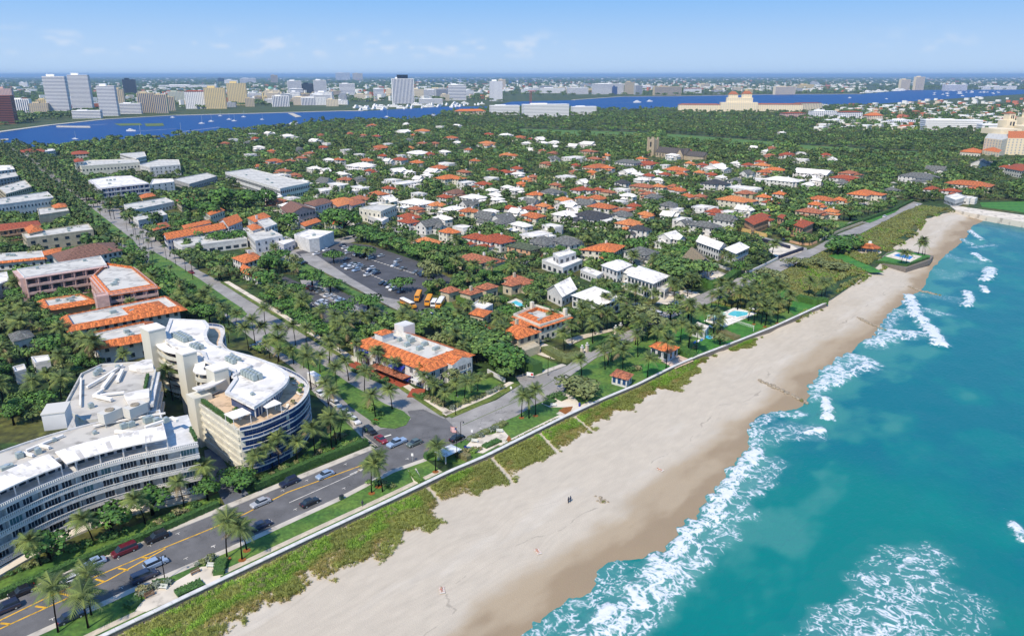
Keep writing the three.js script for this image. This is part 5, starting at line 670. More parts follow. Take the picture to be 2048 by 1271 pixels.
villa('orange_gabled_villa', 'large villa with bright orange roof among hedges', [[1161, 499], [1202, 487], [1250, 491], [1228, 504]], 6, 'cream', 'orange', { hip: 2.4, chimney: 0.6 });
villa('orange_annex', 'small orange hipped annex in front of the bright orange villa', [[1200, 514], [1208, 508], [1220, 512], [1212, 518]], 4, 'cream', 'orange', { hip: 1.6 });
villa('modern_house', 'white modernist house with stacked flat boxes', [[1084, 521], [1130, 507], [1165, 521], [1126, 537]], 4.4, 'white', 'roofWhite', { ww: 2.6, wh: 2, gap: 1.4 });
villa('modern_upper', 'upper white box of the modernist house', [[1106, 508], [1138, 500], [1152, 506], [1118, 516]], 7.8, 'white', 'roofWhite', { ww: 2.4, wh: 1.8, gap: 1.2 });
villa('white_long_villa', 'long white-roofed villa among coconut palms', [[1394, 482], [1408, 475], [1453, 491], [1438, 498]], 6.6, 'white', 'whiteTile', { gable: 2.6, gap: 0.9 });
villa('white_palm_wing', 'white gabled wing nearest the hedge-lined court', [[1450, 497], [1480, 484], [1498, 494], [1472, 506]], 6.6, 'white', 'whiteTile', { hip: 2.6, gap: 0.9 });
villa('red_villa', 'peach villa with red hipped roof and twin chimneys near the coast road', [[1584, 448], [1598, 437], [1627, 445], [1606, 455]], 7.4, 'peach', 'red', { hip: 2, chimney: 0.5, gap: 1 });
villa('red_villa_wing', 'long red tiled wing joining the two peach villas', [[1556, 433], [1564, 428], [1597, 438], [1590, 445]], 7, 'peach', 'red', { hip: 1.2 });
villa('red_villa_west', 'peach villa with red roof half hidden by palms', [[1490, 438], [1528, 426], [1538, 437], [1508, 449]], 6.6, 'peach', 'red', { hip: 2, gap: 1 });
villa('beach_pavilion', 'square beach pavilion with orange hipped roof on a stone terrace', [[1302, 692], [1320, 683], [1356, 694], [1338, 705]], 3.6, 'lilac', 'orange', { hip: 1.6, ww: 1.6, wh: 2, gap: 0.8 });
villa('garden_pavilion', 'small orange-roofed garden pavilion with glazed front on a lawn', [[1224, 750], [1236, 739], [1264, 748], [1254, 758]], 3.2, 'white', 'terra', { hip: 1.2, ww: 1.1, wh: 2, gap: 0.4, glass: mats.glassBlue });
villa('white_beach_cabin', 'white beach cabin with curved roof between lawns', [[1385, 656], [1395, 646], [1418, 654], [1410, 664]], 3.2, 'white', 'roofWhite', { ww: 1, gap: 1.2 });
villa('white_flat_villa', 'white villa with flat terrace roof at the far end of the road', [[1890, 393], [1915, 387], [1935, 394], [1912, 401]], 5, 'white', 'roofWhite', { gap: 0.9 });

// ================================================================ houses in the trees
const HOUSES = {
  w: [[575, 271, 25], [630, 281, 23], [812, 247, 10], [806, 263, 25], [915, 284, 13], [834, 305, 38], [658, 319, 20], [721, 330, 48], [854, 350, 18], [794, 341, 30], [683, 347, 25], [774, 397, 25], [834, 404, 58], [905, 417, 38], [947, 394, 43], [885, 435, 30], [1010, 269, 23], [990, 389, 15], [1015, 374, 20], [537, 266, 18], [517, 294, 18], [915, 251, 15], [776, 321, 15], [819, 344, 18], [1052, 286, 15], [1079, 277, 18], [1086, 285, 18], [1110, 284, 20], [1165, 286, 10], [1178, 287, 23], [1147, 291, 20], [1256, 343, 33], [1313, 344, 20], [1433, 334, 40], [1316, 359, 15], [1130, 427, 43], [1487, 417, 20], [1165, 363, 10], [1032, 379, 25], [1276, 348, 15], [1442, 354, 15], [1564, 359, 60], [1627, 345, 63], [1632, 359, 10], [1564, 265, 13], [1984, 289, 15], [1042, 449, 38], [1339, 472, 40]],
  r: [[645, 294, 18], [859, 307, 15], [985, 339, 15], [1010, 343, 23], [817, 432, 33], [739, 341, 15], [1034, 336, 20], [1296, 326, 38], [1297, 350, 18], [1330, 348, 18], [1404, 329, 18], [1422, 348, 13], [1495, 329, 23], [1162, 378, 38], [1429, 422, 30], [1520, 432, 38], [1690, 355, 45], [1863, 377, 33], [1903, 381, 28], [2014, 334, 23], [818, 442, 35], [988, 476, 63], [950, 473, 38]],
  o: [[744, 250, 15], [846, 261, 25], [901, 275, 25], [974, 286, 30], [937, 299, 14], [760, 294, 30], [676, 319, 15], [833, 324, 23], [878, 334, 28], [949, 321, 13], [895, 355, 45], [757, 387, 33], [683, 401, 43], [872, 409, 30], [937, 421, 30], [1013, 309, 23], [1039, 274, 23], [1029, 311, 13], [1193, 333, 50], [1215, 335, 18], [1349, 338, 40], [1364, 348, 20], [1399, 344, 18], [1429, 325, 15], [1527, 343, 23], [1316, 372, 18], [1356, 379, 30], [1374, 391, 13], [1052, 358, 13], [1069, 388, 28], [1205, 413, 50], [1290, 428, 23], [1470, 399, 58], [1379, 326, 15], [1551, 339, 35], [1939, 368, 76], [1725, 386, 58], [1644, 398, 45], [1679, 399, 18], [1632, 408, 20], [1662, 422, 25], [1559, 387, 20], [854, 482, 45], [897, 462, 28]],
  p: [[726, 270, 13]],
  f: [[983, 355, 25], [784, 359, 25], [809, 365, 50], [676, 368, 43], [721, 374, 40], [648, 379, 33], [590, 274, 13], [882, 252, 18], [801, 310, 13], [1147, 314, 38], [1130, 352, 30], [1520, 358, 33], [1488, 375, 53], [1405, 413, 33], [1457, 423, 25], [1929, 394, 33], [1604, 305, 18], [1072, 468, 53], [925, 453, 30]],
  t: [[927, 343, 23], [565, 341, 23], [590, 349, 18], [721, 396, 33], [832, 417, 20], [620, 306, 18], [580, 321, 13], [844, 286, 18], [869, 286, 15], [1286, 372, 45], [1296, 387, 28], [1400, 392, 20], [1111, 369, 15], [1066, 353, 15], [1245, 421, 38], [1092, 326, 23], [1105, 305, 18], [1215, 383, 13], [1697, 345, 33], [1622, 422, 45], [2029, 334, 23], [1039, 561, 38], [952, 516, 68]],
  s: [[650, 362, 28], [973, 432, 35], [1005, 437, 40], [1256, 324, 45], [1470, 360, 28], [1308, 393, 30], [1062, 404, 30], [1173, 407, 35], [1336, 409, 33], [1685, 364, 20], [1838, 352, 60], [1873, 338, 33], [1961, 325, 38], [1783, 379, 18], [1084, 481, 48], [1132, 481, 50], [1283, 503, 50], [1368, 447, 25], [1409, 450, 48], [859, 448, 45], [1005, 443, 38]],
  b: [[912, 384, 40]],
  d: [[1427, 365, 45], [1245, 364, 23], [1185, 430, 63], [1278, 457, 30]],
  g: [[1049, 493, 58]],
};

const HK = { w: ['white', 'whiteTile', 'white-roofed house', 1.7], f: ['white', 'roofWhite', 'white flat-roofed house', 0], o: ['cream', 'orange', 'orange tiled house', 1.9], r: ['white', 'red', 'red tiled house', 1.8], t: ['tan', 'terra', 'terracotta-roofed house', 1.7], p: ['pink', 'terra', 'pink house', 1.6], s: ['white', 'slate', 'grey-roofed house', 2.1], d: ['white', 'dark', 'dark-roofed house', 2.2], b: ['cream', 'brown', 'brown-roofed house', 1.9], g: ['peach', 'green', 'peach house with green-grey roof', 1.8] };

const yards = new Geo(), drives = new Geo();
{ const r = rng(99);
  const extra = [], r2 = rng(515), kinds = 'wwwffoorrts'; let tries = 0; while (extra.length < 112 && tries++ < 6000) { const y = 262 + 190 * r2(), x = lerp(420 + (y - 262) * 0.9, 1790 - (y - 262) * 1.6, r2()), w = (14 + 20 * r2()) * (0.6 + (y - 262) / 260), p = G(x, y, 4); if (inLagoon(p.x, p.z) || blocked(p.x, p.z, 9) || (x > 1100 && y < 285) || extra.some((e) => Math.abs(e[1] - x) < w + 6 && Math.abs(e[2] - y) < 7) || Object.values(HOUSES).some((l) => l.some((h) => Math.abs(h[0] - x) < (h[2] + w) * 0.55 && Math.abs(h[1] - y) < 7))) continue; extra.push([kinds[Math.floor(r2() * kinds.length)], Math.round(x), Math.round(y), Math.round(w)]); }
  for (const [t, x, y, w] of [...Object.entries(HOUSES).flatMap(([t, l]) => l.map((h) => [t, ...h])), ...extra]) {
    const [wall, roof, words, rise] = HK[t], h = w > 40 ? 5.6 : 4.4 + r() * 1.6, c = G(x, y, h), k = ppm(c), m = clamp(w / k * 1.06, 9, 42), d = clamp(m * (0.55 + 0.3 * r()), 8, 19), turn = TURN + (r() < 0.5 ? 0 : Math.PI / 2) + (r() - 0.5) * 0.16, base = c.clone().setY(0);
    const o = thing('house', words, 'house', base, 0, 'houses among the trees'), wg = new Geo(), rg = new Geo(), dx = dirOf(NORTH), dz = V(W_.x, 0, W_.z), L0 = rect(V(0, 0, 0), m, d, turn), L1 = rect(V(0, 0, 0).addScaledVector(dx, (r() - 0.5) * m * 0.5).addScaledVector(dz, d * 0.45), m * (0.5 + 0.25 * r()), d * 0.8, turn + Math.PI / 2), L2 = rect(V(0, 0, 0).addScaledVector(dx, (r() < 0.5 ? -1 : 1) * m * 0.5).addScaledVector(dz, (r() - 0.4) * d * 0.9), m * (0.35 + 0.3 * r()), d * 0.55, turn);
    const mW = mats[t === 'o' && r() < 0.35 ? 'white' : wall], mR = mats[t === 'o' ? ['orange', 'orange2', 'orange3'][Math.floor(hash(x, y + 3) * 3)] : roof];
    for (const [L, hh, ri] of [[L0, h, rise * (0.8 + d / 22)], [L1, h - (r() < 0.4 ? 1.5 : 0.35), rise * 0.8], [L2, 3.1 + r() * 0.5, rise * 0.6]]) {
      wg.prism(L, -0.1, hh, !rise);
      if (!rise) { ringTop(wg, L, 0.3, hh, hh + 0.45); rg.cap(offsetPoly(L, -0.3), hh + 0.03); } else if ((t === 'w' || t === 's') && hash(x, y) < 0.45) gable(rg, wg, L, hh, ri * 1.25, 0.5); else hip(rg, L, hh, ri, 0.6);
      block(L.map((v) => v.clone().add(base)));
    }
    part('wall', wg, mW, o); const ro = part('roof', rg, mR, o);
    if (rise && hash(y, x) < 0.6) boxPart('chimney', 1, 3, 1, m * 0.22, h + 1.4, -d * 0.1, turn, mats.white, ro);
    const big = k * 1.3 > 3.6, gg = big ? null : new Geo(), mv = big ? base : V(0, 0, 0); for (const [L, hh] of [[L0, h], [L1, h - 0.4], [L2, 3]]) { const Q = areaXZ(L) < 0 ? L.slice().reverse() : L; for (let i = 0; i < 4; i++) { const a = Q[i], b = Q[(i + 1) % 4]; if (facing(a.clone().add(base), b.clone().add(base))) { const fl = hh > 5 ? 2 : 1; windowRows(o, a.clone().add(mv), b.clone().add(mv), fl, 0.9, hh / fl, 1.1, Math.min(1.3, hh / fl - 1), 2.3, mats.glass, gg); } } } if (gg && gg.size) part('glazing', gg, mats.glass, o);
    if (hash(x + 5, y) < 0.62) { const to = V(-base.x, 0, -base.z).normalize(), side = V(-to.z, 0, to.x), yc = base.clone().addScaledVector(to, d * 0.7 + 5).addScaledVector(side, (r() - 0.5) * m * 0.6), P = rect(yc, m * (0.6 + 0.4 * r()), 6 + 5 * r(), turn); (r() < 0.7 ? yards : drives).cap(P, 0.02 + 0.0004 * (x % 50)); block(P); }
    auto(o, words); houseBoxes.push([x - w * 0.46, y - 4, x + w * 0.46, y + Math.min(5, w * 0.1), c.z]);
  } }
setting('garden_lawn', yards, mats.grass); setting('garden_paving', drives, mats.concrete);

// ================================================================ landmarks across the island and the town over the lagoon
const cityMats = { white: M(0.8, 0.8, 0.8), tan: M(0.52, 0.44, 0.30), yellow: M(0.68, 0.55, 0.28), pink: M(0.62, 0.42, 0.36), redbrown: M(0.17, 0.055, 0.045), green: M(0.5, 0.52, 0.42), dark: M(0.012, 0.02, 0.04, { roughness: 0.25 }), grey: M(0.4, 0.42, 0.44), blue: M(0.03, 0.07, 0.2, { roughness: 0.3 }), cream: M(0.74, 0.64, 0.46) };
function tower(name, label, [x0, x1, yt, yb], style, tone, k = {}) {
  const c = G((x0 + x1) / 2, yb, 0), q = ppm(c), w = (x1 - x0) / q, d = k.deep ?? Math.max(10, Math.min(w * 0.55, 22)), h = (yb - yt) / q, turn = k.turn ?? 0.25, o = thing(name, label, 'building', c, turn, 'buildings across the lagoon'), m = cityMats[tone];
  const fh = 3.4 * Math.max(1, q < 0.5 ? 1.6 : 1), n = Math.max(1, Math.round(h / fh)), g = new Geo(), b = new Geo(), W = w * 0.94;
  if (style === 'bands') { g.box(0, -0.2, 0, W - 0.8, h, d - 0.8); for (let i = 0; i <= n; i++) b.box(0, i * h / n - 0.5, 0, W, h / n * 0.52, d); part('glazing', g, k.glass ? cityMats[k.glass] : cityMats.blue, o); part('floor_banding', b, m, o); }
  else if (style === 'columns') { g.box(0, -0.2, 0, W - 1.4, h, d - 1.4); const nc = Math.max(4, Math.round(W / 5)); for (let i = 0; i <= nc; i++) { const x = (i / nc - 0.5) * (W - 1.6); b.box(x, -0.2, 0, W / nc * 0.45, h + 0.6, d); } b.box(0, h, 0, W, 1.5, d + 0.02); part('glazing', g, cityMats.blue, o); part('columns', b, m, o); }
  else if (style === 'glass') { g.box(0, -0.2, 0, W, h, d); part('curtain_wall', g, m, o); for (let i = 1; i < n; i++) b.box(0, i * h / n, 0, W + 0.1, 0.3, d + 0.1); part('floor_banding', b, cityMats.grey, o); }
  else { g.box(0, -0.2, 0, W, h, d); part('wall', g, m, o); const nx = Math.max(2, Math.round(W / 5)); for (let f = 0; f < n; f++) { for (let i = 0; i < nx; i++) b.box(((i + 0.5) / nx - 0.5) * W, (f + 0.3) * h / n, d / 2, W / nx * 0.5, h / n * 0.5, 0.3); const nz = Math.max(1, Math.round(d / 5)); for (let i = 0; i < nz; i++) for (const s of [-1, 1]) b.box(s * W / 2, (f + 0.3) * h / n, ((i + 0.5) / nz - 0.5) * d, 0.3, h / n * 0.5, d / nz * 0.5); } part('glazing', b, cityMats.blue, o); }
  if (k.roof) { const r = new Geo(); hip(r, rect(V(0, 0, 0), W, d, 0), h, k.rise ?? 4, 1); part('roof', r, mats[k.roof], o); } else { const r = new Geo(); r.box(-W * 0.15, h, 0, W * 0.35, Math.min(5, h * 0.07) + 1.5, d * 0.5); part('plant_room', r, m, o); }
  if (k.cap) { const r = new Geo(); r.box(0, h, 0, W * 0.5, k.cap / q, d * 0.6); part('cap', r, cityMats.dark, o); }
  return o;
}
[['residential_tower', 'taller left one of the twin white banded towers by the lagoon', [100, 142, 157, 229], 'bands', 'white'], ['residential_tower', 'right one of the twin white banded towers by the lagoon', [148, 187, 154, 222], 'bands', 'white'],
  ['office_tower', 'white and blue striped office tower right of the twin towers', [203, 238, 175, 231], 'bands', 'white'], ['slab_tower', 'beige slab right behind the striped office tower', [233, 252, 180, 217], 'wall', 'tan'], ['black_tower', 'black glass tower behind the lagoon front', [249, 274, 160, 190], 'glass', 'dark'], ['low_office', 'low white striped office beside the striped tower', [243, 284, 208, 227], 'bands', 'white'],
  ['tan_tower', 'left of the tan apartment towers on the lagoon', [280, 314, 188, 225], 'columns', 'tan'], ['tan_tower', 'middle tan apartment tower on the lagoon', [313, 337, 191, 226], 'columns', 'tan'], ['tan_tower', 'small rear tan apartment tower', [333, 351, 195, 221], 'columns', 'tan'], ['green_block', 'pale green slab behind the tan towers', [338, 371, 184, 204], 'wall', 'green'],
  ['red_roof_hotel', 'white waterfront block with red roof', [373, 416, 184, 217], 'wall', 'white', { roof: 'red', rise: 3 }], ['yellow_tower', 'shorter yellow tower with stepped top', [412, 454, 177, 217], 'wall', 'yellow'], ['yellow_tower', 'taller yellow tower with stepped top', [457, 496, 168, 210], 'wall', 'yellow', { cap: 0 }],
  ['red_brown_tower', 'dark red brown tower at the left picture edge', [-26, 32, 194, 247], 'bands', 'redbrown', { glass: 'dark' }], ['pink_tower', 'pinkish tower behind the red brown one', [-6, 27, 178, 203], 'wall', 'pink'], ['white_block', 'white slab left of the twin towers', [30, 63, 200, 227], 'columns', 'white'], ['tan_block', 'tan stepped block beside the twin towers', [64, 100, 207, 230], 'wall', 'tan'], ['podium', 'white low podium in front of the twin towers', [148, 203, 222, 236], 'bands', 'white'],
  ['far_block', 'small white block far behind the twin towers', [40, 56, 165, 175], 'wall', 'white'], ['convention_hall', 'long low white roof behind the tan towers', [320, 434, 170, 177], 'wall', 'white', { deep: 60 }], ['white_dome_hall', 'white hall with pale roof behind the yellow towers', [449, 476, 160, 169], 'wall', 'white'], ['dark_block', 'dark glass block far behind the yellow towers', [436, 449, 157, 166], 'glass', 'dark'], ['far_row_tower', 'row of far white towers right of the dark block', [480, 512, 157, 167], 'columns', 'white'],
  ['tan_far_tower', 'lone tan tower far behind the courthouse', [542, 556, 151, 167], 'columns', 'tan'], ['courthouse', 'left white wing of the wide twin-winged courthouse', [576, 604, 163, 189], 'columns', 'white'], ['courthouse', 'right white wing of the wide twin-winged courthouse', [628, 654, 162, 189], 'columns', 'white'], ['courthouse_glass', 'dark glazed middle of the twin-winged courthouse', [603, 630, 168, 188], 'glass', 'dark'], ['domed_hall', 'cream hall with small green dome on the lagoon front', [530, 562, 181, 204], 'wall', 'cream'], ['columned_block', 'white columned block before the domed hall', [545, 579, 193, 213], 'columns', 'white'], ['columned_block', 'long white columned block on the lagoon shore', [602, 652, 196, 210], 'columns', 'white'], ['cream_block', 'cream block with dark openings by the shore trees', [652, 677, 199, 212], 'wall', 'cream'], ['white_office_block', 'white stepped office right of the courthouse', [679, 711, 169, 192], 'bands', 'white'],
  ['marina_tower', 'tall white tower with dark cap above the marina', [784, 829, 160, 207], 'columns', 'white', { cap: 8, deep: 26 }], ['white_slab', 'long white low slab right of the marina tower', [845, 896, 180, 194], 'columns', 'white'], ['banded_office', 'white office with dark bands right of the marina', [896, 933, 172, 200], 'bands', 'white'], ['white_tower', 'slim white tower at the bend of the lagoon', [979, 1005, 164, 202], 'wall', 'white'], ['far_tower_pair', 'left far tower of the pair on the horizon', [671, 701, 146, 160], 'columns', 'white'], ['far_tower_pair', 'right far tower of the pair on the horizon', [705, 726, 147, 161], 'columns', 'cream'], ['marina_block', 'low white building behind the yachts', [837, 886, 198, 207], 'bands', 'white'], ['tiled_club', 'orange-roofed club on the near shore of the lagoon', [908, 972, 222, 229], 'wall', 'cream', { roof: 'orange', rise: 5 }],
  ['white_terrace_condominium', 'left end of the long white terraced condominium', [978, 1040, 212, 229], 'bands', 'white', { glass: 'grey', deep: 22 }], ['white_terrace_condominium', 'middle of the long white terraced condominium', [1041, 1140, 210, 235], 'bands', 'white', { glass: 'grey', deep: 24 }], ['white_terrace_condominium', 'right end of the long white terraced condominium', [1141, 1193, 214, 229], 'bands', 'white', { glass: 'grey', deep: 20 }],
  ['white_apartments', 'wide white apartment block across the water', [1181, 1250, 169, 188], 'bands', 'white'], ['blue_glass_block', 'small blue glass block before the wide apartments', [1224, 1234, 174, 189], 'glass', 'blue'], ['tan_slab', 'tall tan slab beside the wide white apartments', [1249, 1268, 165, 188], 'wall', 'tan'], ['grey_slab', 'grey white slab right of the tan one', [1268, 1284, 172, 189], 'columns', 'grey'], ['tan_row', 'long tan apartment row across the water', [1303, 1365, 174, 190], 'columns', 'tan'], ['white_low_row', 'low white row with red roof beside the tan one', [1366, 1404, 177, 186], 'wall', 'white', { roof: 'red', rise: 3 }], ['white_school', 'low white complex left of the wide apartments', [1077, 1132, 176, 186], 'wall', 'white'], ['white_school', 'low white flats left of the wide apartments', [1133, 1178, 176, 188], 'bands', 'white'],
  ['shore_condominium', 'cream condominium with many bays on the far shore', [1544, 1592, 174, 189], 'columns', 'cream'], ['port_tower', 'left of the two tall towers near the port', [1796, 1819, 160, 180], 'columns', 'cream'], ['port_tower', 'right and taller of the two towers near the port', [1825, 1847, 155, 180], 'columns', 'cream'], ['cruise_shed', 'white port sheds with ship superstructure', [1880, 1938, 170, 181], 'bands', 'white'], ['port_shed', 'long white port shed at the right edge', [1948, 2042, 172, 179], 'wall', 'white'],
  ['lake_hotel', 'cream hotel block with flat roof at the near shore', [1586, 1643, 206, 222], 'wall', 'cream', { roof: 'red', rise: 1 }], ['town_block', 'long low white shops behind the golf course', [1616, 1672, 222, 237], 'wall', 'white'], ['town_block', 'second low white shops with red roof', [1674, 1722, 224, 240], 'wall', 'white', { roof: 'red', rise: 2 }], ['tiled_church', 'cream church hall with big orange roof', [1728, 1762, 231, 244], 'wall', 'cream', { roof: 'orange', rise: 6 }], ['white_shops', 'white shops right of the orange-roofed hall', [1774, 1828, 240, 251], 'wall', 'white'], ['four_storey_hotel', 'long white four-storey hotel with continuous balconies', [1843, 1957, 241, 260], 'bands', 'white', { glass: 'grey', deep: 26, turn: -0.12 }], ['hotel_wing', 'white low wing joining the long four-storey hotel', [1957, 2002, 250, 263], 'bands', 'white', { glass: 'grey', turn: -0.1 }], ['town_row', 'pink and white row above the golf trees', [1560, 1612, 226, 236], 'wall', 'pink', { roof: 'red', rise: 2 }],
].forEach((a) => tower(...a));
{ const r = rng(606); let n = 0, g = 0; while (n < 84 && g++ < 1500) { const x = n < 64 ? rr(-10, 1010, r) : rr(1040, 1720, r), sh = x < 1000 ? lerp(229, 203, clamp(x / 950)) : 189, yb = sh - rr(1, 17, r), h = rr(6, n < 64 ? 20 : 10, r), w = rr(14, 38, r), p = G(x, yb); if (inLagoon(p.x, p.z)) continue; const tone = pick(['white', 'white', 'white', 'cream', 'cream', 'tan', 'grey', 'yellow'], r), st = pick(['bands', 'wall', 'columns', 'wall'], r); auto(tower('town_building', 'x', [x - w / 2, x + w / 2, yb - h, yb], st, tone, { turn: rr(0, 0.5, r) }), { white: 'white', cream: 'cream', tan: 'tan', grey: 'grey', yellow: 'yellow' }[tone] + (h > 13 ? ' mid-rise block' : ' low block') + ' across the lagoon'); n++; } }
{ // small dome on the hall
  const o = scene.children.find((c) => c.name === 'domed_hall'), q = part('dome', new THREE.SphereGeometry(9, 14, 8, 0, 6.2832, 0, 1.5708), M(0.18, 0.42, 0.34), o); const b = new THREE.Box3().setFromObject(o); q.position.set(-6, b.max.y - 0.5, 0); }
{ // grand hotel with twin towers
  const c = G(1474, 224), q = ppm(c), o = thing('twin_tower_hotel', 'cream grand hotel with twin red-capped towers above the lagoon', 'hotel', c, -0.1), w = new Geo(), r = new Geo(), gl = new Geo(), u = (p) => p / q;
  const blk = (x0, x1, yt, d, dz = 0) => { const x = u((x0 + x1) / 2 - 1474), ww = u(x1 - x0), h = u(224 - yt); w.box(x, -0.2, dz, ww, h, d); const nx = Math.round(ww / 6), n = Math.round(h / 4.5); for (let f = 0; f < n; f++) for (let i = 0; i < nx; i++) gl.box(x + ((i + 0.5) / nx - 0.5) * ww, (f + 0.3) * h / n, dz + d / 2, 1.8, 2, 0.3); return [x, h, ww, d, dz]; };
  const cap = ([x, h, ww, d, dz], rise) => hip(r, rect(V(x, 0, dz), ww, d, 0), h, rise, 0.8);
  blk(1440, 1512, 205, 24); cap(blk(1358, 1441, 210, 20, -4), 3); cap(blk(1512, 1600, 209, 18, -6), 3); blk(1452, 1478, 196, 20, -2); blk(1478, 1502, 196, 20, -2); cap(blk(1455, 1473, 190, 14, -2), 8); cap(blk(1481, 1500, 189, 14, -2), 8);
  part('wall', w, cityMats.cream, o); part('roof', r, mats.terra, o); part('glazing', gl, cityMats.grey, o);
}
{ // beach hotel at the right edge
  const o = thing('beach_hotel', 'large cream hotel with arched belvedere towers at the right edge', 'hotel'), h = 21;
  const w = new Geo(), gl = new Geo(), r = new Geo(); const F = [G(1964, 309), G(1998, 314), G(2010, 309.5), G(2120, 310)]; const poly = [...F, G(2120, 296), G(1972, 297)]; w.prism(poly, -0.1, h, false); block(poly);
  for (let e = 0; e < 3; e++) { const a = F[e], b = F[e + 1], L = a.distanceTo(b), n = Math.floor(L / 4.6), d = b.clone().sub(a), tr = Math.atan2(-d.z, d.x); for (let f = 0; f < 6; f++) for (let i = 0; i < n; i++) { const p = a.clone().lerp(b, (i + 0.5) / n); boxPart('window', 1.7, 2, 0.4, p.x, 2.6 + f * 3.3, p.z, tr, cityMats.grey, o); } }
  hip(r, [G(1966, 300, h), G(1998, 305, h), G(2004, 300, h), G(1976, 296, h)].map((v) => v.setY(0)), h, 3, 0.4); r.quad(F[2].clone().setY(h), F[3].clone().setY(h), G(2120, 300, 0).setY(h + 4), G(2010, 299, 0).setY(h + 4)); part('wall', w, cityMats.cream, o); const cp = new Geo(); cp.cap(poly, h - 0.1); part('flat_roof', cp, mats.roofPale, o); part('tiled_roof', r, mats.orange, o);
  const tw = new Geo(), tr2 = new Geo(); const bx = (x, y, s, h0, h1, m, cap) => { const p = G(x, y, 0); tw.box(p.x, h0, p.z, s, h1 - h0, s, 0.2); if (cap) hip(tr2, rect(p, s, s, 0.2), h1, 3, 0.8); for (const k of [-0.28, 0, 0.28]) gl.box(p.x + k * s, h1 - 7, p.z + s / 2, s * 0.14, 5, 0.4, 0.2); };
  bx(1996, 296, 34, h - 1, h + 6); bx(2006, 293, 16, h + 5, h + 16); bx(2008, 292.6, 10, h + 16, h + 25, 0, true); bx(2045, 294, 34, h - 1, h + 9); bx(2042, 291, 17, h + 8, h + 19); bx(2044, 290.6, 10, h + 19, h + 27, 0, true);
  part('belvedere_wall', tw, cityMats.cream, o); part('belvedere_roof', tr2, mats.terra, o); part('arched_shade_panel', gl, cityMats.dark, o);  // dark boxes on solid tower faces colour in the shade of arches
}
BB('hotel_pavilion', 'long low orange hipped pavilion left of the beach hotel', [[1921, 303], [1930, 299], [1964, 300], [1962, 306]], 5, 'cream', 'orange', { hip: 3.5 });
BB('hotel_cottage', 'cream cottage with red roof below the beach hotel', [[2012, 336], [2030, 328], [2060, 332], [2045, 342]], 7, 'cream', 'red', { hip: 2.5 });
{ // stone church
  const c = G(1305, 312), o = thing('stone_church', 'grey stone church with square tower and dark slate nave', 'church', c, 0), st = M(0.66, 0.60, 0.49, { t: 'stone', s: 6 });
  const d = G(1408, 322).sub(G(1312, 313)).setY(0), L = d.length(), a = Math.atan2(-d.z, d.x), w = new Geo(), rf = new Geo(), tg = new Geo(); d.normalize();
  tg.box(0, -0.2, 0, 9.6, 21, 9.6, a); for (const i of [-1, 1]) for (const k of [-1, 1]) { const x = V(Math.cos(a), 0, -Math.sin(a)).multiplyScalar(4.2 * i).add(V(Math.sin(a), 0, Math.cos(a)).multiplyScalar(4.2 * k)); tg.box(x.x, 0, x.z, 2.2, 23.4, 2.2, a); } part('tower', tg, st, o);
  const lv = new Geo(); for (const [k, n] of [[a, 1], [a + Math.PI / 2, -1]]) lv.box(Math.sin(k) * 4.85 * n, 12, Math.cos(k) * 4.85 * n, 2.6, 6, 0.3, k); part('louvre_shade_panel', lv, mats.dark, o);  // flat dark panels, coloured as the shade between belfry louvres
  const nave = rect(d.clone().multiplyScalar(5 + L * 0.38), L * 0.62, 13, a), ch = rect(d.clone().multiplyScalar(5 + L * 0.85), L * 0.4, 12, a), tr = rect(d.clone().multiplyScalar(4 + L * 0.62), 9, 19, a);
  for (const [P, h, rs] of [[nave, 6.5, 6], [ch, 5.4, 5], [tr, 6, 6.6]]) { w.prism(P, -0.1, h, false); gable(rf, w, P, h, rs, 0.4); block(P.map((v) => v.clone().add(c))); } part('wall', w, st, o); part('roof', rf, M(0.13, 0.12, 0.125, { t: 'tiles', s: 6 }), o);
  const gw = new Geo(); { const Q = areaXZ(nave) < 0 ? nave.slice().reverse() : nave; for (let i = 0; i < 4; i++) { const p = Q[i], q = Q[(i + 1) % 4]; if (p.distanceTo(q) > 20 && facing(p.clone().add(c), q.clone().add(c))) windowRows(o, p, q, 1, 2, 4, 1.4, 3.2, 2.6, mats.glass, gw); } } if (gw.size) part('lancet_window', gw, mats.glass, o);
}
// boats
const hullGeo = (() => { const s = new THREE.Shape(); s.moveTo(-0.5, -0.5); s.lineTo(0.1, -0.5); s.quadraticCurveTo(0.4, -0.42, 0.5, 0); s.quadraticCurveTo(0.4, 0.42, 0.1, 0.5); s.lineTo(-0.5, 0.5); const g = new THREE.ExtrudeGeometry(s, { depth: 1, bevelEnabled: false, curveSegments: 4 }); g.rotateX(-Math.PI / 2); return g; })();
const boatWhite = M(0.78, 0.78, 0.78, { roughness: 0.4 });
function yacht(p, L, turn, label, base, group) { const o = thing('motor_yacht', label, 'boat', p, turn, group), q = part('hull', hullGeo, boatWhite, o); q.scale.set(L, L * 0.13, L * 0.24); const c = boxPart('cabin', L * 0.5, L * 0.09, L * 0.17, -L * 0.06, L * 0.17, 0, 0, boatWhite, o); boxPart('windscreen', L * 0.42, L * 0.035, L * 0.175, L * 0.02, L * 0.0, 0, 0, mats.glass, c); boxPart('flybridge', L * 0.26, L * 0.06, L * 0.13, -L * 0.1, L * 0.245, 0, 0, boatWhite, o); return auto(o, base); }
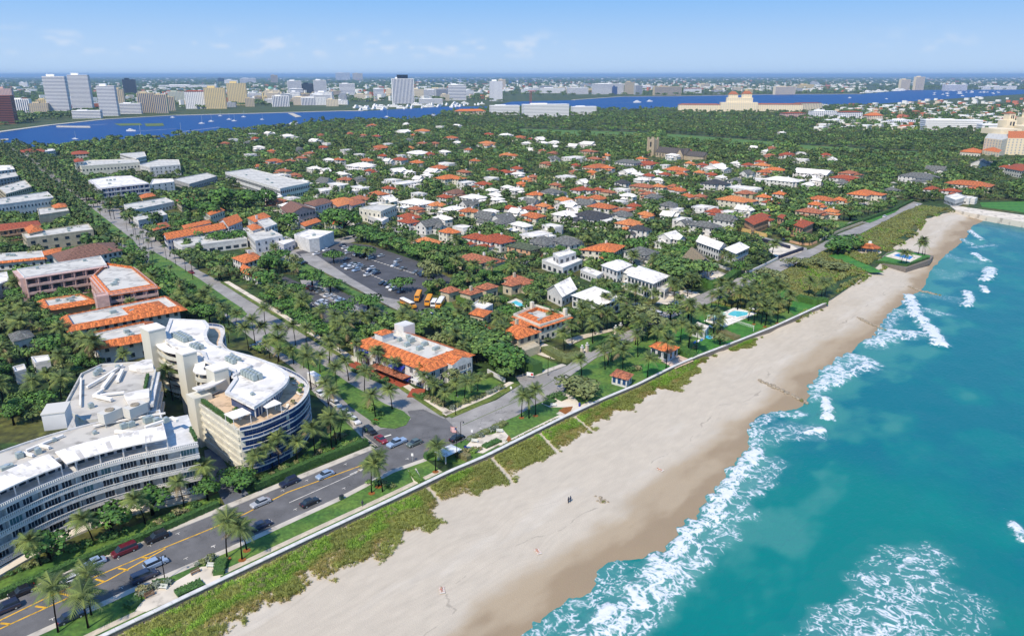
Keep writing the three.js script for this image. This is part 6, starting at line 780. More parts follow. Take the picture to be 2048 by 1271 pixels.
function sailboat(p, L, turn, base, group) { const o = thing('sailboat', base, 'boat', p, turn, group), q = part('hull', hullGeo, boatWhite, o); q.scale.set(L, L * 0.1, L * 0.26); boxPart('cabin', L * 0.35, L * 0.06, L * 0.16, 0, L * 0.13, 0, 0, boatWhite, o); boxPart('mast', L * 0.035, L * 1.3, L * 0.035, L * 0.08, L * 0.75, 0, 0, mats.metal, o); boxPart('boom', L * 0.4, L * 0.04, L * 0.05, -L * 0.12, L * 0.22, 0, 0, boatWhite, o); return auto(o, base); }
{ const r = rng(5); for (let i = 0; i < 66; i++) { const x = rr(700, 968, r), y = lerp(223, 213, (x - 700) / 268) - rr(0.5, 9, r); yacht(G(x, y, 0.3), rr(14, 36, r), rr(-0.3, 0.3, r) + (r() < 0.6 ? 1.4 : 0), 'white yacht', 'white motor yacht berthed at the marina', 'yachts at the marina'); }
  for (let i = 0; i < 22; i++) { const x = rr(1722, 1818, r), y = lerp(187, 180.8, (x - 1722) / 96) - rr(0.2, 1.6, r); yacht(G(x, y, 0.3), rr(25, 55, r), rr(-0.4, 0.4, r), 'white yacht', 'white yacht at the far marina near the port', 'yachts at the far marina'); }
  for (let i = 0; i < 26; i++) { const x = rr(1868, 2000, r), y = rr(181.5, 188, r) + (x < 1900 ? 4 : 0); sailboat(G(x, y, 0.3), rr(13, 24, r), rr(-0.6, 0.6, r), 'moored sailboat near the port', 'moored sailboats'); }
  for (const [x, y, L] of [[280, 272, 13], [361, 267, 13], [403, 247, 12], [422, 243, 12], [458, 239, 11], [468, 242, 11], [487, 234, 11], [774, 234, 12], [524, 239, 9], [440, 232, 10], [150, 278, 9]]) sailboat(G(x, y, 0.3), L, 0.3, 'white sailboat on the lagoon', 'sailboats on the lagoon');
  for (const [x, y, L] of [[262, 262, 16], [585, 249, 17], [590, 246, 12], [1275, 205, 30], [1300, 203, 24], [1926, 192, 18], [1700, 196, 16], [1774, 198, 13], [345, 235, 10], [866, 231, 14]]) yacht(G(x, y, 0.3), L, 0.2, 'white motor boat under way on the lagoon', 'white motor boat on the lagoon', 'motor boats on the lagoon');
  const wk = new Geo(); for (const p of [[[266, 262.5], [352, 257.5]], [[1205, 206.5], [1272, 205.5]], [[150, 252], [185, 250], [215, 248]], [[350, 265], [440, 254]]]) wk.cap(trail(GG(p), 2.2), 0.16); const o = setting('wake', wk, mats.paintW, 'stuff'); o.userData.label = 'thin white wakes trailing across the lagoon';
}
for (const [p, nm, lb] of [[[[112, 251], [178, 252], [180, 254], [112, 253]], 'pier', 'long thin pier reaching into the lagoon'], [[[576, 226], [586, 226], [603, 233], [592, 234]], 'pier', 'pale pier below the white columned blocks'], [[[0, 278], [16, 277], [16, 279], [0, 280]], 'pier', 'dock at the left picture edge']]) { const g = new Geo(); g.prism(GG(p, 1.4), 0.0, 1.4); single(nm, g, mats.concrete, lb, 'pier'); }
for (const [p, lb] of [[[[228, 247], [280, 246], [284, 250], [240, 251]], 'left of the low green islets in the lagoon'], [[[288, 247], [325, 246], [328, 251], [292, 252]], 'right of the low green islets in the lagoon']]) { const g = new Geo(); g.prism(GG(p, 0.6), 0, 0.6); setting('islet', g, mats.grassDry).userData.label = lb; }
{ const c = G(1061, 213), q = ppm(c), o = thing('tower_crane', 'red lattice crane behind the white terraced condominium', 'crane', c), m = M(0.4, 0.03, 0.03); for (const [x, z] of [[-2, -2], [2, -2], [-2, 2], [2, 2]]) boxPart('leg', 0.9, 30 / q, 0.9, x, 15 / q, z, 0, m, o); boxPart('jib', 26, 1.6, 1.6, 4, 30 / q, 0, 0, m, o); boxPart('brace', 6, 1, 1, 0, 12 / q, 2, 0, m, o); }
// the spread-out suburbs on the plain, too many and too small to tell apart
{ const r = rng(1234), g = new THREE.BoxGeometry(1, 1, 1); g.translate(0, 0.5, 0); const im = new THREE.InstancedMesh(g, M(1, 1, 1), 2400), m4 = new THREE.Matrix4(), q = new THREE.Quaternion(), c = new THREE.Color(); let n = 0;
  while (n < 2400) { const y = 151 + 38 * Math.pow(r(), 1.5), x = rr(-80, 2130, r), p = G(x, y), s = rr(10, 26, r) * (1 + Math.max(0, (170 - y) / 20)); const shoreY = x < 1000 ? lerp(228, 200, x / 1000) : x < 1730 ? 187 : 176; if (y > shoreY - 4 || inLagoon(p.x, p.z)) { if (r() < 0.3) continue; continue; } q.setFromAxisAngle(V(0, 1, 0), rr(0, 3, r)); m4.compose(p, q, V(s * rr(0.8, 2.6, r), rr(11, 19, r), s)); im.setMatrixAt(n, m4); const k = r(); im.setColorAt(n, k < 0.72 ? c.setRGB(0.72, 0.72, 0.7) : k < 0.86 ? c.setRGB(0.5, 0.44, 0.36) : c.setRGB(0.42, 0.17, 0.12)); n++; }
  im.name = 'suburb'; im.userData = { kind: 'stuff', label: 'far pale houses and sheds scattered over the plain' }; put(im); scene.add(im);
  const im2 = new THREE.InstancedMesh(g, M(1, 1, 1), 1100); n = 0; let guard = 0; while (n < 1100 && guard++ < 40000) { const far = r() < 0.66, x = far ? rr(-20, 1730, r) : rr(1640, 2070, r), y = far ? (x < 1000 ? lerp(226, 200, x / 1000) : 187) - rr(3, 30, r) : rr(196, 262, r), p = G(x, y); if (inLagoon(p.x, p.z)) continue; const s = rr(8, 17, r); q.setFromAxisAngle(V(0, 1, 0), TURN); m4.compose(p, q, V(s * rr(0.8, 2, r), rr(6, far ? 22 : 9, r), s)); im2.setMatrixAt(n, m4); const k = r(); im2.setColorAt(n, k < 0.68 ? c.setRGB(0.74, 0.74, 0.72) : k < 0.84 ? c.setRGB(0.6, 0.5, 0.38) : c.setRGB(0.5, 0.16, 0.09)); n++; }
  im2.count = n; im2.name = 'far_town'; im2.userData = { kind: 'stuff', label: 'far low roofs and blocks crowded among trees around the lagoon' }; put(im2); scene.add(im2);
}

// ================================================================ vehicles
const CARS = {
  sedan: { L: 4.7, W: 1.82, body: [[-2.3, 0.32], [-2.34, 0.8], [-1.9, 0.92], [0.9, 0.95], [2.1, 0.82], [2.33, 0.6], [2.3, 0.32]], cabin: [[-1.75, 0.9], [-1.15, 1.42], [0.35, 1.44], [1.15, 0.93]] },
  suv: { L: 4.7, W: 1.9, body: [[-2.3, 0.36], [-2.34, 1.0], [-2.2, 1.05], [1.0, 1.08], [2.15, 0.95], [2.33, 0.7], [2.3, 0.36]], cabin: [[-2.22, 1.03], [-1.95, 1.68], [0.25, 1.72], [1.15, 1.06]] },
  van: { L: 5.1, W: 1.95, body: [[-2.5, 0.34], [-2.54, 1.05], [1.4, 1.08], [2.3, 0.9], [2.52, 0.62], [2.5, 0.34]], cabin: [[-2.46, 1.03], [-2.3, 1.78], [0.75, 1.82], [1.75, 1.04]] },
  pickup: { L: 5.8, W: 1.98, body: [[-2.88, 0.42], [-2.9, 1.05], [-0.9, 1.07], [1.2, 1.12], [2.6, 1.02], [2.88, 0.75], [2.86, 0.42]], cabin: [[-1.0, 1.05], [-0.85, 1.74], [0.7, 1.76], [1.5, 1.1]] },
};
for (const c of Object.values(CARS)) {
  const ex = (pts, w, b) => { const s = new THREE.Shape(pts.map(([x, y]) => new THREE.Vector2(x, y))), g = new THREE.ExtrudeGeometry(s, { depth: w - 2 * b, bevelEnabled: true, bevelSize: b * 0.8, bevelThickness: b, bevelSegments: 1, curveSegments: 2 }); g.translate(0, 0, -(w - 2 * b) / 2); return g; };
  c.bodyG = ex(c.body, c.W, 0.1); c.cabG = ex(c.cabin, c.W - 0.24, 0.12); const [a, b] = [c.cabin[1], c.cabin[2]]; c.roofG = new THREE.BoxGeometry(b[0] - a[0] + 0.15, 0.07, c.W - 0.36); c.roofX = (a[0] + b[0]) / 2; c.roofY = (a[1] + b[1]) / 2 + 0.085;
}
const wheelG = new THREE.CylinderGeometry(0.33, 0.33, 0.22, 12); wheelG.rotateX(Math.PI / 2); const rimG = new THREE.CylinderGeometry(0.19, 0.19, 0.24, 8); rimG.rotateX(Math.PI / 2); const lampG = new THREE.BoxGeometry(0.1, 0.16, 0.4);
const paints = {}; const PAINT = { black: [0.012, 0.012, 0.016], white: [0.72, 0.72, 0.72], silver: [0.42, 0.44, 0.47], blue: [0.19, 0.27, 0.42], 'light blue': [0.30, 0.40, 0.55], navy: [0.02, 0.03, 0.07], red: [0.25, 0.012, 0.02], maroon: [0.13, 0.008, 0.018], grey: [0.2, 0.21, 0.21], green: [0.10, 0.13, 0.115], gold: [0.36, 0.33, 0.26] };
for (const [k, v] of Object.entries(PAINT)) paints[k] = new THREE.MeshPhysicalMaterial({ color: col(...v), roughness: 0.4, metalness: 0.15, clearcoat: 0.8, clearcoatRoughness: 0.08 });
const carLamp = M(0.7, 0.7, 0.68, { roughness: 0.2 }), tailLamp = M(0.4, 0.01, 0.01, { roughness: 0.3 }), tyre = M(0.015, 0.015, 0.015);
function car(type, tone, p, turn, label, group, full = true) {
  const c = CARS[type], o = thing('car', label, type === 'pickup' ? 'pickup truck' : type === 'van' ? 'van' : 'car', p, turn, group), m = paints[tone]; part('body', c.bodyG, m, o); part('windows', c.cabG, mats.glass, o).name = 'glasshouse'; const r = part('roof', c.roofG, m, o); r.position.set(c.roofX, c.roofY, 0);
  if (type === 'pickup') boxPart('cargo_bed', 1.75, 0.1, c.W - 0.4, -1.95, 1.07, 0, 0, mats.black, o);
  if (!full) return o;
  for (const i of [-1, 1]) for (const k of [-1, 1]) { const w = part('wheel', wheelG, tyre, o); w.position.set(i * c.L * 0.31, 0.33, k * (c.W / 2 - 0.08)); const q = part('rim', rimG, mats.metal, w); void q; }
  for (const k of [-1, 1]) { const a = part('headlight', lampG, carLamp, o), b = part('taillight', lampG, tailLamp, o); a.position.set(c.L / 2 - 0.08, 0.72, k * 0.62); b.position.set(-c.L / 2 + 0.02, 0.82, k * 0.68); }
  return o;
}
const face = (a) => { const d = dirOf(a); return Math.atan2(-d.z, d.x); }, northT = face(NORTH + 0.03), southT = northT + Math.PI, avT = face(-41.5 * Math.PI / 180), R90 = Math.PI / 2;
[['sedan', 'black', 44, 1187, southT, 'black car on the coast road behind a leaning palm'], ['suv', 'navy', 12, 1221, southT, 'dark blue car at the left picture edge'], ['sedan', 'white', 139, 1165, southT, 'white car on the yellow hatching under palm fronds'], ['sedan', 'light blue', 187, 1130, southT, 'light blue sedan parked behind the red van'], ['van', 'maroon', 249, 1105, southT, 'dark red van parked beside the condominium hedge'], ['suv', 'black', 313, 1079, southT, 'black utility car parked ahead of the red van'], ['suv', 'light blue', 312, 1131, northT, 'silver blue utility car passing the street lamp'], ['van', 'navy', 289, 1157, northT, 'navy van parked at the kerb of the plaza'], ['sedan', 'navy', 142, 1238, northT, 'dark car in palm shade at the park kerb'],
  ['sedan', 'silver', 521, 1009, southT, 'silver sedan near the driveway of the balcony condominium'], ['sedan', 'black', 620, 1008, northT, 'black car parked at the kerb of the park lawn'], ['sedan', 'navy', 523, 1054, northT, 'dark blue car parked in palm shade'], ['suv', 'navy', 578, 968, southT, 'dark grey utility car beside the long hedge'], ['sedan', 'light blue', 650, 953, southT, 'pale blue sedan driving past the long hedge'],
  ['pickup', 'light blue', 793, 889, southT, 'light blue pickup truck crossing the junction'], ['sedan', 'green', 829, 889, southT, 'grey green sedan behind the pickup truck'], ['sedan', 'black', 914, 879, northT, 'black car parked beside the flagpole'], ['sedan', 'red', 762, 882, avT + Math.PI, 'red car waiting at the junction'], ['suv', 'black', 740, 865, avT + Math.PI, 'black utility car behind the waiting red car'], ['sedan', 'white', 709, 844, avT + Math.PI, 'white car with dark roof in the parked row'], ['sedan', 'white', 691, 828, avT + Math.PI, 'white sedan second in the parked row'], ['suv', 'white', 672, 812, avT + Math.PI, 'white utility car with blue windscreen in the parked row'], ['sedan', 'white', 640, 790, avT + Math.PI, 'white car behind the delivery truck'], ['suv', 'navy', 508, 697, avT, 'dark car at the serpentine condominium entrance'], ['sedan', 'white', 520, 690, avT, 'white car in palm shade on the avenue'], ['sedan', 'red', 382, 546, avT, 'red car driving on the avenue'], ['sedan', 'maroon', 421, 521, avT + R90, 'dark red car turning into the side lot'], ['suv', 'navy', 342, 571, avT, 'dark car on the near lane of the avenue'], ['sedan', 'white', 1770, 434, northT, 'white car far along the coast road'], ['sedan', 'white', 1836, 411, northT, 'tiny white car at the far road bend'],
].forEach(([t, c, x, y, a, l]) => car(t, c, G(x, y, 0.03), a, l, undefined, y > 600));
{ // parked cars in the lots
  const r = rng(77), lots = [[632, 509, 'white'], [685, 492, 'navy'], [690, 497, 'white'], [697, 501, 'white'], [725, 514, 'black'], [719, 511, 'navy'], [739, 517, 'white'], [762, 513, 'silver'], [795, 524, 'silver'], [694, 520, 'navy'], [689, 533, 'light blue'], [697, 538, 'white'], [712, 542, 'light blue'], [742, 539, 'white'], [735, 551, 'white'], [775, 570, 'navy'], [566, 500, 'navy'], [607, 528, 'black'], [595, 530, 'navy'], [568, 577, 'white'], [563, 582, 'white'], [618, 577, 'maroon'], [627, 580, 'black'], [637, 582, 'black'], [600, 601, 'red'], [640, 609, 'silver'], [646, 605, 'white'], [650, 613, 'white'], [728, 628, 'black'], [738, 630, 'silver'], [749, 637, 'green'], [842, 549, 'black'], [846, 552, 'navy'], [572, 535, 'navy']];
  lots.forEach(([x, y, c]) => { const o = car(r() < 0.35 ? 'suv' : 'sedan', c, G(x, y, 0.06), avT + R90 + (r() < 0.5 ? 0 : Math.PI) + 0.25, c + ' car', 'cars in the parking lots', false); auto(o, c + ' car parked in the lot'); });
  for (let i = 0; i < 34; i++) { const a = pick([[[650, 503], [720, 512]], [[700, 528], [760, 549]], [[742, 518], [850, 553]], [[620, 575], [690, 607]], [[610, 596], [660, 618]], [[760, 566], [800, 585]]], r), t = r(); lots.push([lerp(a[0][0], a[1][0], t) + rr(-3, 3, r), lerp(a[0][1], a[1][1], t) + rr(-2, 2, r), pick(['white', 'silver', 'navy', 'black', 'grey', 'white', 'light blue'], r)]); const [x, y, c] = lots[lots.length - 1]; auto(car('sedan', c, G(x, y, 0.06), avT + R90 + (r() < 0.5 ? 0 : Math.PI) + 0.25, c, 'cars in the parking lots', false), c + ' car parked in the lot'); }
  for (let i = 0; i < 46; i++) { const t = r(), a = r() < 0.5 ? [[255, 425], [330, 490]] : [[228, 398], [300, 470]], x = lerp(a[0][0], a[1][0], t) + rr(-9, 9, r), y = lerp(a[0][1], a[1][1], t) + rr(-2, 2, r); const c = pick(['white', 'silver', 'black', 'grey', 'white', 'blue', 'navy'], r); auto(car('sedan', c, G(x, y, 0.04), avT + (r() < 0.4 ? R90 * 0.7 : 0), c + ' car', 'cars along the avenue', false), c + ' car parked along the avenue'); }
  [['white', 1345, 590], ['navy', 1352, 594], ['silver', 1376, 586], ['black', 1570, 481], ['navy', 1262, 614], ['navy', 1280, 618], ['black', 1068, 701], ['white', 1005, 626], ['navy', 1010, 629], ['white', 780, 458], ['silver', 1292, 622], ['white', 1315, 630]].forEach(([c, x, y], i) => auto(car(i % 2 ? 'suv' : 'sedan', c, G(x, y, 0.05), northT + (i % 3) * 0.8, c + ' car', 'cars on villa drives', false), c + ' car standing at a villa drive'));
}
function bus(x, y, turn, roofWhite, label) { const p = G(x, y, 0.06), o = thing('school_bus', label, 'bus', p, turn, 'buses in the yard'), yel = M(0.72, 0.30, 0.02, { roughness: 0.45 }); const b = part('body', new THREE.BoxGeometry(9.6, 2.0, 2.4), yel, o); b.position.set(-0.9, 1.75, 0); const h = part('hood', new THREE.BoxGeometry(1.8, 1.15, 2.1), yel, o); h.position.set(4.7, 1.2, 0); const r = part('roof', new THREE.CylinderGeometry(1.22, 1.22, 9.7, 14, 1, false, 0, Math.PI), roofWhite ? boatWhite : yel, o); r.rotation.set(0, 0, Math.PI / 2); r.rotation.order = 'ZXY'; r.scale.set(0.3, 1, 1); r.position.set(-0.9, 2.7, 0); for (let i = 0; i < 8; i++) for (const k of [-1, 1]) boxPart('window', 0.9, 0.75, 0.06, -5 + i * 1.12, 2.2, k * 1.21, 0, mats.glass, o); boxPart('windscreen', 0.06, 0.9, 2.0, 3.92, 2.2, 0, 0, mats.glass, o); boxPart('rear_window', 0.06, 0.7, 1.8, -5.72, 2.2, 0, 0, mats.glass, o); for (const k of [-1, 1]) boxPart('stripe', 9.5, 0.12, 0.05, -0.9, 1.45, k * 1.22, 0, mats.black, o); for (const i of [-3.2, 4.2]) for (const k of [-1, 1]) { const w = part('wheel', wheelG, tyre, o); w.scale.setScalar(1.45); w.position.set(i, 0.48, k * 1.1); } boxPart('bumper', 0.25, 0.35, 2.3, 5.65, 0.7, 0, 0, mats.black, o); return o; }
{ const f = (a, b) => { const d = G(...b).sub(G(...a)); return Math.atan2(-d.z, d.x); }; bus(817, 613, f([801, 605], [834, 621]), true, 'yellow school bus with white roof parked lengthwise'); bus(836, 598, f([840, 586], [832, 604]), false, 'yellow school bus farthest back in the yard'); bus(857, 607, f([862, 594], [853, 613]), false, 'yellow school bus in the middle of the yard'); bus(880, 612, f([886, 602], [875, 620]), true, 'yellow school bus with white roof at the yard edge');
  const o = thing('white_minibus', 'white minibus between two school buses', 'bus', G(868, 611, 0.06), f([873, 600], [863, 617])); const b = part('body', new THREE.BoxGeometry(6.2, 2.1, 2.1), boatWhite, o); b.position.y = 1.6; for (let i = 0; i < 4; i++) for (const k of [-1, 1]) boxPart('window', 0.9, 0.7, 0.06, -2 + i * 1.15, 2.05, k * 1.06, 0, mats.glass, o); boxPart('windscreen', 0.06, 0.9, 1.8, 3.12, 2, 0, 0, mats.glass, o); for (const i of [-2, 2]) for (const k of [-1, 1]) { const w = part('wheel', wheelG, tyre, o); w.scale.setScalar(1.2); w.position.set(i, 0.4, k * 0.95); }
  const t = thing('delivery_truck', 'white box truck parked beside the serpentine condominium', 'truck', G(632, 768, 0.04), avT + Math.PI); const bx = part('cargo_box', new THREE.BoxGeometry(5.2, 2.7, 2.4), boatWhite, t); bx.position.set(-1, 2.1, 0); const cb = part('cab', new THREE.BoxGeometry(1.9, 1.7, 2.1), boatWhite, t); cb.position.set(2.7, 1.3, 0); boxPart('windscreen', 0.08, 0.7, 1.9, 3.64, 1.75, 0, 0, mats.glass, t); boxPart('chassis', 6.8, 0.3, 1.6, -0.2, 0.6, 0, 0, mats.black, t); for (const i of [-2.4, 2.6]) for (const k of [-1, 1]) { const w = part('wheel', wheelG, tyre, t); w.scale.setScalar(1.3); w.position.set(i, 0.43, k * 0.95); }
  const gc = thing('golf_cart', 'small dark golf cart on the far lane of the avenue', 'golf cart', G(741, 756, 0.04), avT); boxPart('body', 2.3, 0.6, 1.2, 0, 0.55, 0, 0, mats.black, gc); boxPart('seat', 0.7, 0.5, 1.1, -0.3, 1.0, 0, 0, mats.brown, gc); boxPart('canopy', 1.8, 0.08, 1.25, -0.1, 1.95, 0, 0, mats.black, gc); for (const i of [-0.9, 0.75]) for (const k of [-1, 1]) boxPart('post', 0.05, 1.1, 0.05, i, 1.4, k * 0.55, 0, mats.metal, gc); for (const i of [-0.8, 0.8]) for (const k of [-1, 1]) { const w = part('wheel', wheelG, tyre, gc); w.scale.setScalar(0.75); w.position.set(i, 0.25, k * 0.55); } }

// ================================================================ street furniture, park, pools
function lamp(x, y, h, label) { const o = thing('street_lamp', label, 'street lamp', G(x, y, 0.1), 0, 'street lamps'); const g = new Geo(); g.tube([V(0, 0, 0), V(0, 0.6, 0), V(0, h, 0)], [0.16, 0.1, 0.07], 8); part('post', g, mats.black, o); const a = new Geo(); a.tube([V(0, h - 0.1, 0), V(0.35, h + 0.25, 0), V(0.8, h + 0.1, 0)], 0.04, 5); part('arm', a, mats.black, o); const l = part('lantern', new THREE.CylinderGeometry(0.1, 0.24, 0.4, 8), mats.black, o); l.position.set(0.8, h - 0.05, 0); const e = part('globe', new THREE.SphereGeometry(0.17, 8, 6), boatWhite, l); e.position.y = -0.26; return o; }
lamp(330, 1161, 6, 'tall black street lamp at the plaza beside the silver blue car'); lamp(911, 829, 6.4, 'black street lamp at the corner building lawn'); lamp(727, 893, 6, 'black street lamp at the end of the long hedge'); lamp(922, 885, 6.4, 'black street lamp beside the flagpole'); lamp(1096, 750, 6.5, 'street lamp by the villa driveway with white sign'); lamp(1475, 556, 6, 'street lamp at the corner of the white balustrade');
function flagCloth() { const g = new Geo(), n = 12; const P = (u, v) => V(u * 2.6, -v * 1.5 - 0.35 * u * u * (0.6 + 0.4 * v), 0.22 * Math.sin(u * 7 + v)); for (let j = 0; j < 13; j++) for (let i = 0; i < n; i++) { const u0 = i / n, u1 = (i + 1) / n, v0 = j / 13, v1 = (j + 1) / 13; if (u1 <= 0.4 + 1e-6 && j < 7) g.color(0.01, 0.02, 0.14); else if (j % 2) g.color(0.75, 0.74, 0.72); else g.color(0.45, 0.015, 0.03); g.quad(P(u0, v0), P(u0, v1), P(u1, v1), P(u1, v0)); } g.color(0.8, 0.8, 0.8); for (let a = 0; a < 5; a++) for (let b = 0; b < 6; b++) { const p = P(0.05 + b * 0.058, (a + 0.7) / 10.6); for (const s of [-1, 1]) g.box(p.x, p.y - 0.03, p.z + s * 0.012, 0.05, 0.05, 0.012); } return g; }
{ const o = thing('flagpole', 'tall flagpole with striped flag beside the white-roofed shelter', 'flagpole', G(914, 921, 0.1)); const g = new Geo(); g.tube([V(0, 0, 0), V(0, 9.8, 0)], [0.1, 0.05], 8); part('pole', g, mats.metal, o); const s = part('finial', new THREE.SphereGeometry(0.13, 8, 6), mats.paintY, o); s.position.y = 9.9; const f = part('flag', flagCloth(), mats.painted, o); f.position.set(0.08, 9.6, 0); f.rotation.y = 2.4; }
{ const p = G(897, 917, 0.12), o = thing('shelter', 'small white-roofed park shelter beside the sea wall', 'shelter', p, TURN); for (const i of [-1, 1]) for (const k of [-1, 1]) boxPart('post', 0.25, 2.4, 0.25, i * 2.4, 1.2, k * 1.5, 0, mats.white, o); const g = new Geo(); hip(g, rect(V(0, 0, 0), 5.4, 3.8, 0), 2.45, 0.9, 0.3); part('roof', g, M(0.62, 0.68, 0.74, { t: 'stain', s: 9 }), o); boxPart('bench', 4, 0.12, 0.5, 0, 0.5, -1.1, 0, mats.wood, o); boxPart('back_wall', 4.7, 2.2, 0.15, 0, 1.1, -1.5, 0, mats.white, o); block(rect(p, 6, 4, TURN)); }
function bench(x, y, turn, white, label) { const m = white ? mats.benchWhite : mats.wood, o = thing('bench', label, 'bench', G(x, y, 0.17), turn, 'park benches'); for (let i = 0; i < 4; i++) boxPart('slat', 1.9, 0.05, 0.11, 0, 0.45, -0.2 + i * 0.14, 0, m, o); for (let i = 0; i < 3; i++) boxPart('back_slat', 1.9, 0.12, 0.04, 0, 0.58 + i * 0.16, -0.3 - i * 0.03, 0, m, o); for (const i of [-0.85, 0.85]) { boxPart('leg', 0.08, 0.45, 0.5, i, 0.22, 0, 0, m, o); boxPart('arm', 0.08, 0.05, 0.5, i, 0.66, 0, 0, m, o); } return o; }
bench(422, 1134, -0.1, true, 'white slatted bench at the upper end of the plaza'); bench(325, 1177, -0.1, true, 'white slatted bench in the middle of the plaza'); bench(391, 1146, TURN, false, 'brown bench beside the plaza shrubs'); bench(299, 1192, TURN, false, 'brown bench at the lower end of the plaza'); bench(949, 884, -0.2, true, 'pale bench beside the small plaza bed'); bench(999, 864, -0.1, true, 'pale bench at the round bed north of the flagpole'); bench(1107, 812, 0, true, 'pale bench in the third plaza');
for (const [x, y, l] of [[825, 922, 'white sign on a post at the kerb opposite the junction'], [1022, 786, 'white sign on a post beside the lawn hedge'], [944, 874, 'slim white sign post at the kerb near the flagpole']]) { const o = thing('sign_post', l, 'sign', G(x, y, 0.1), -0.2); boxPart('post', 0.07, 2.3, 0.07, 0, 1.15, 0, 0, mats.metal, o); boxPart('panel', 0.6, 0.8, 0.05, 0, 2, 0.06, 0, boatWhite, o); }
{ const o = thing('gate_sign', 'white barrier board with red mark at the service road', 'sign', G(1060, 755, 0.05), -0.35); boxPart('panel', 2.4, 1.3, 0.1, 0, 1.3, 0, 0, boatWhite, o); const d = part('red_mark', new THREE.CylinderGeometry(0.42, 0.42, 0.04, 18), M(0.5, 0.02, 0.02), o); d.rotation.x = R90; d.position.set(0.7, 1.3, 0.07); for (const i of [-1, 1]) boxPart('post', 0.1, 0.8, 0.1, i, 0.35, 0, 0, mats.metal, o); }
for (const [x, y, l] of [[931, 899, 'blue litter bin beside the shelter'], [1159, 812, 'blue litter bin at the end of the third plaza']]) { const o = thing('litter_bin', l, 'litter bin', G(x, y, 0.17)); const b = part('drum', new THREE.CylinderGeometry(0.34, 0.3, 0.95, 12), mats.awningBlue, o); b.position.y = 0.48; const t = part('lid', new THREE.CylinderGeometry(0.24, 0.37, 0.22, 12), mats.awningBlue, o); t.position.y = 1.06; }
{ const o = thing('newspaper_box', 'small dark green box at the park kerb', 'box', G(683, 998, 0.15), TURN); boxPart('cabinet', 0.9, 1.0, 0.7, 0, 0.5, 0, 0, M(0.03, 0.07, 0.05), o); boxPart('lid', 1.0, 0.1, 0.8, 0, 1.05, 0, 0, mats.black, o); }
{ const p = G(1512, 653, 0.13), o = thing('volleyball_net', 'white volleyball net on the bright lawn', 'net', p, 0), a = G(1466, 650), b = G(1507, 663), d = b.clone().sub(a); const q = a.clone().lerp(b, 0.5).sub(p); for (const v of [a, b]) boxPart('post', 0.12, 2.5, 0.12, v.x - p.x, 1.25, v.z - p.z, 0, boatWhite, o); boxPart('net_band', d.length(), 0.14, 0.05, q.x, 2.3, q.z, Math.atan2(-d.z, d.x), boatWhite, o); const g = new Geo(); for (let i = 0; i <= 40; i++) { const v = a.clone().lerp(b, i / 40).sub(p); g.box(v.x, 1.4, v.z, 0.02, 0.85, 0.02); } for (let i = 0; i < 4; i++) g.box(q.x, 1.4 + i * 0.22, q.z, d.length(), 0.02, 0.02, Math.atan2(-d.z, d.x)); part('netting', g, boatWhite, o); }
// pools
function pool(pts, deck, m, label, y = 0.2, deckMat = mats.concretePale) { const o = thing('swimming_pool', label, 'pool'); const P = GG(pts, y), D = deck ? GG(deck, y) : null; if (D) { const g = new Geo(); g.prism(D, -0.1, y - 0.02); part('deck', g, deckMat, o); block(D); } const k = new Geo(); ringTop(k, offsetPoly(P, 0.5), 0.5, y - 0.05, y + 0.1); part('coping', k, mats.roofWhite, o); const w = new Geo(); w.cap(P, y + 0.03); part('water', w, m, o); block(P); }
pool([[408, 868], [416, 861], [430, 862], [442, 877], [436, 889], [422, 882]], [[402, 870], [416, 856], [436, 856], [452, 880], [440, 896], [418, 890]], mats.pool, 'small turquoise pool between the two condominiums');
pool([[1207, 557], [1214, 554], [1252, 568], [1240, 572]], [[1200, 556], [1214, 550], [1258, 567], [1242, 576]], mats.pool, 'long turquoise pool of the white mansion'); pool([[1022, 605], [1032, 601], [1052, 610], [1044, 615]], [[1014, 604], [1032, 596], [1064, 610], [1048, 620]], mats.pool, 'turquoise pool behind the tiled ring villa');
pool([[1455, 629], [1462, 624], [1470, 621], [1496, 624], [1495, 630], [1474, 634]], [[1408, 641], [1440, 627], [1470, 614], [1514, 626], [1490, 636], [1449, 653]], mats.pool, 'curved turquoise beach club pool on a white deck', 0.3, mats.roofWhite);
{ const g = new Geo(); g.prism(GG([[1752, 523], [1775, 505], [1800, 497], [1868, 511], [1862, 519], [1813, 536]], 0.3), -2.4, 0.3); const o = single('pool_terrace', g, mats.stone, 'raised stone terrace jutting onto the beach around the blue pool', 'terrace'); void o; block(GG([[1752, 523], [1775, 505], [1800, 497], [1868, 511], [1862, 519], [1813, 536]])); ground('lawn', GG([[1756, 522], [1776, 507], [1800, 499], [1862, 511], [1857, 518], [1813, 533]], 0.3), 0.33, mats.grassBright); pool([[1787, 511], [1797, 507], [1828, 513], [1820, 519]], [[1771, 512], [1792, 503], [1845, 512], [1820, 524]], mats.poolDeep, 'deep blue rectangular pool on the beach terrace', 0.42); }
{ const c = G(1738, 503), o = thing('gazebo', 'round thatch-red gazebo with white finial beside the blue pool terrace', 'gazebo', c), m = mats.terra; const r = part('roof', new THREE.ConeGeometry(6.2, 2.6, 14), mats.orange, o); r.position.y = 4.2; const f = part('finial', new THREE.CylinderGeometry(0.9, 1.1, 1.2, 10), mats.white, o); f.position.y = 5.6; for (let i = 0; i < 8; i++) { const a = i * 0.785; boxPart('post', 0.4, 3, 0.4, Math.cos(a) * 4.6, 1.5, Math.sin(a) * 4.6, a, mats.tan, o); } const p = new Geo(); p.prism(Array.from({ length: 16 }, (_, i) => V(Math.cos(i * 0.3927) * 7, 0, Math.sin(i * 0.3927) * 6)), -0.1, 0.16); part('paving', p, mats.concretePale, o); void m; block(rect(c, 14, 12, 0)); }
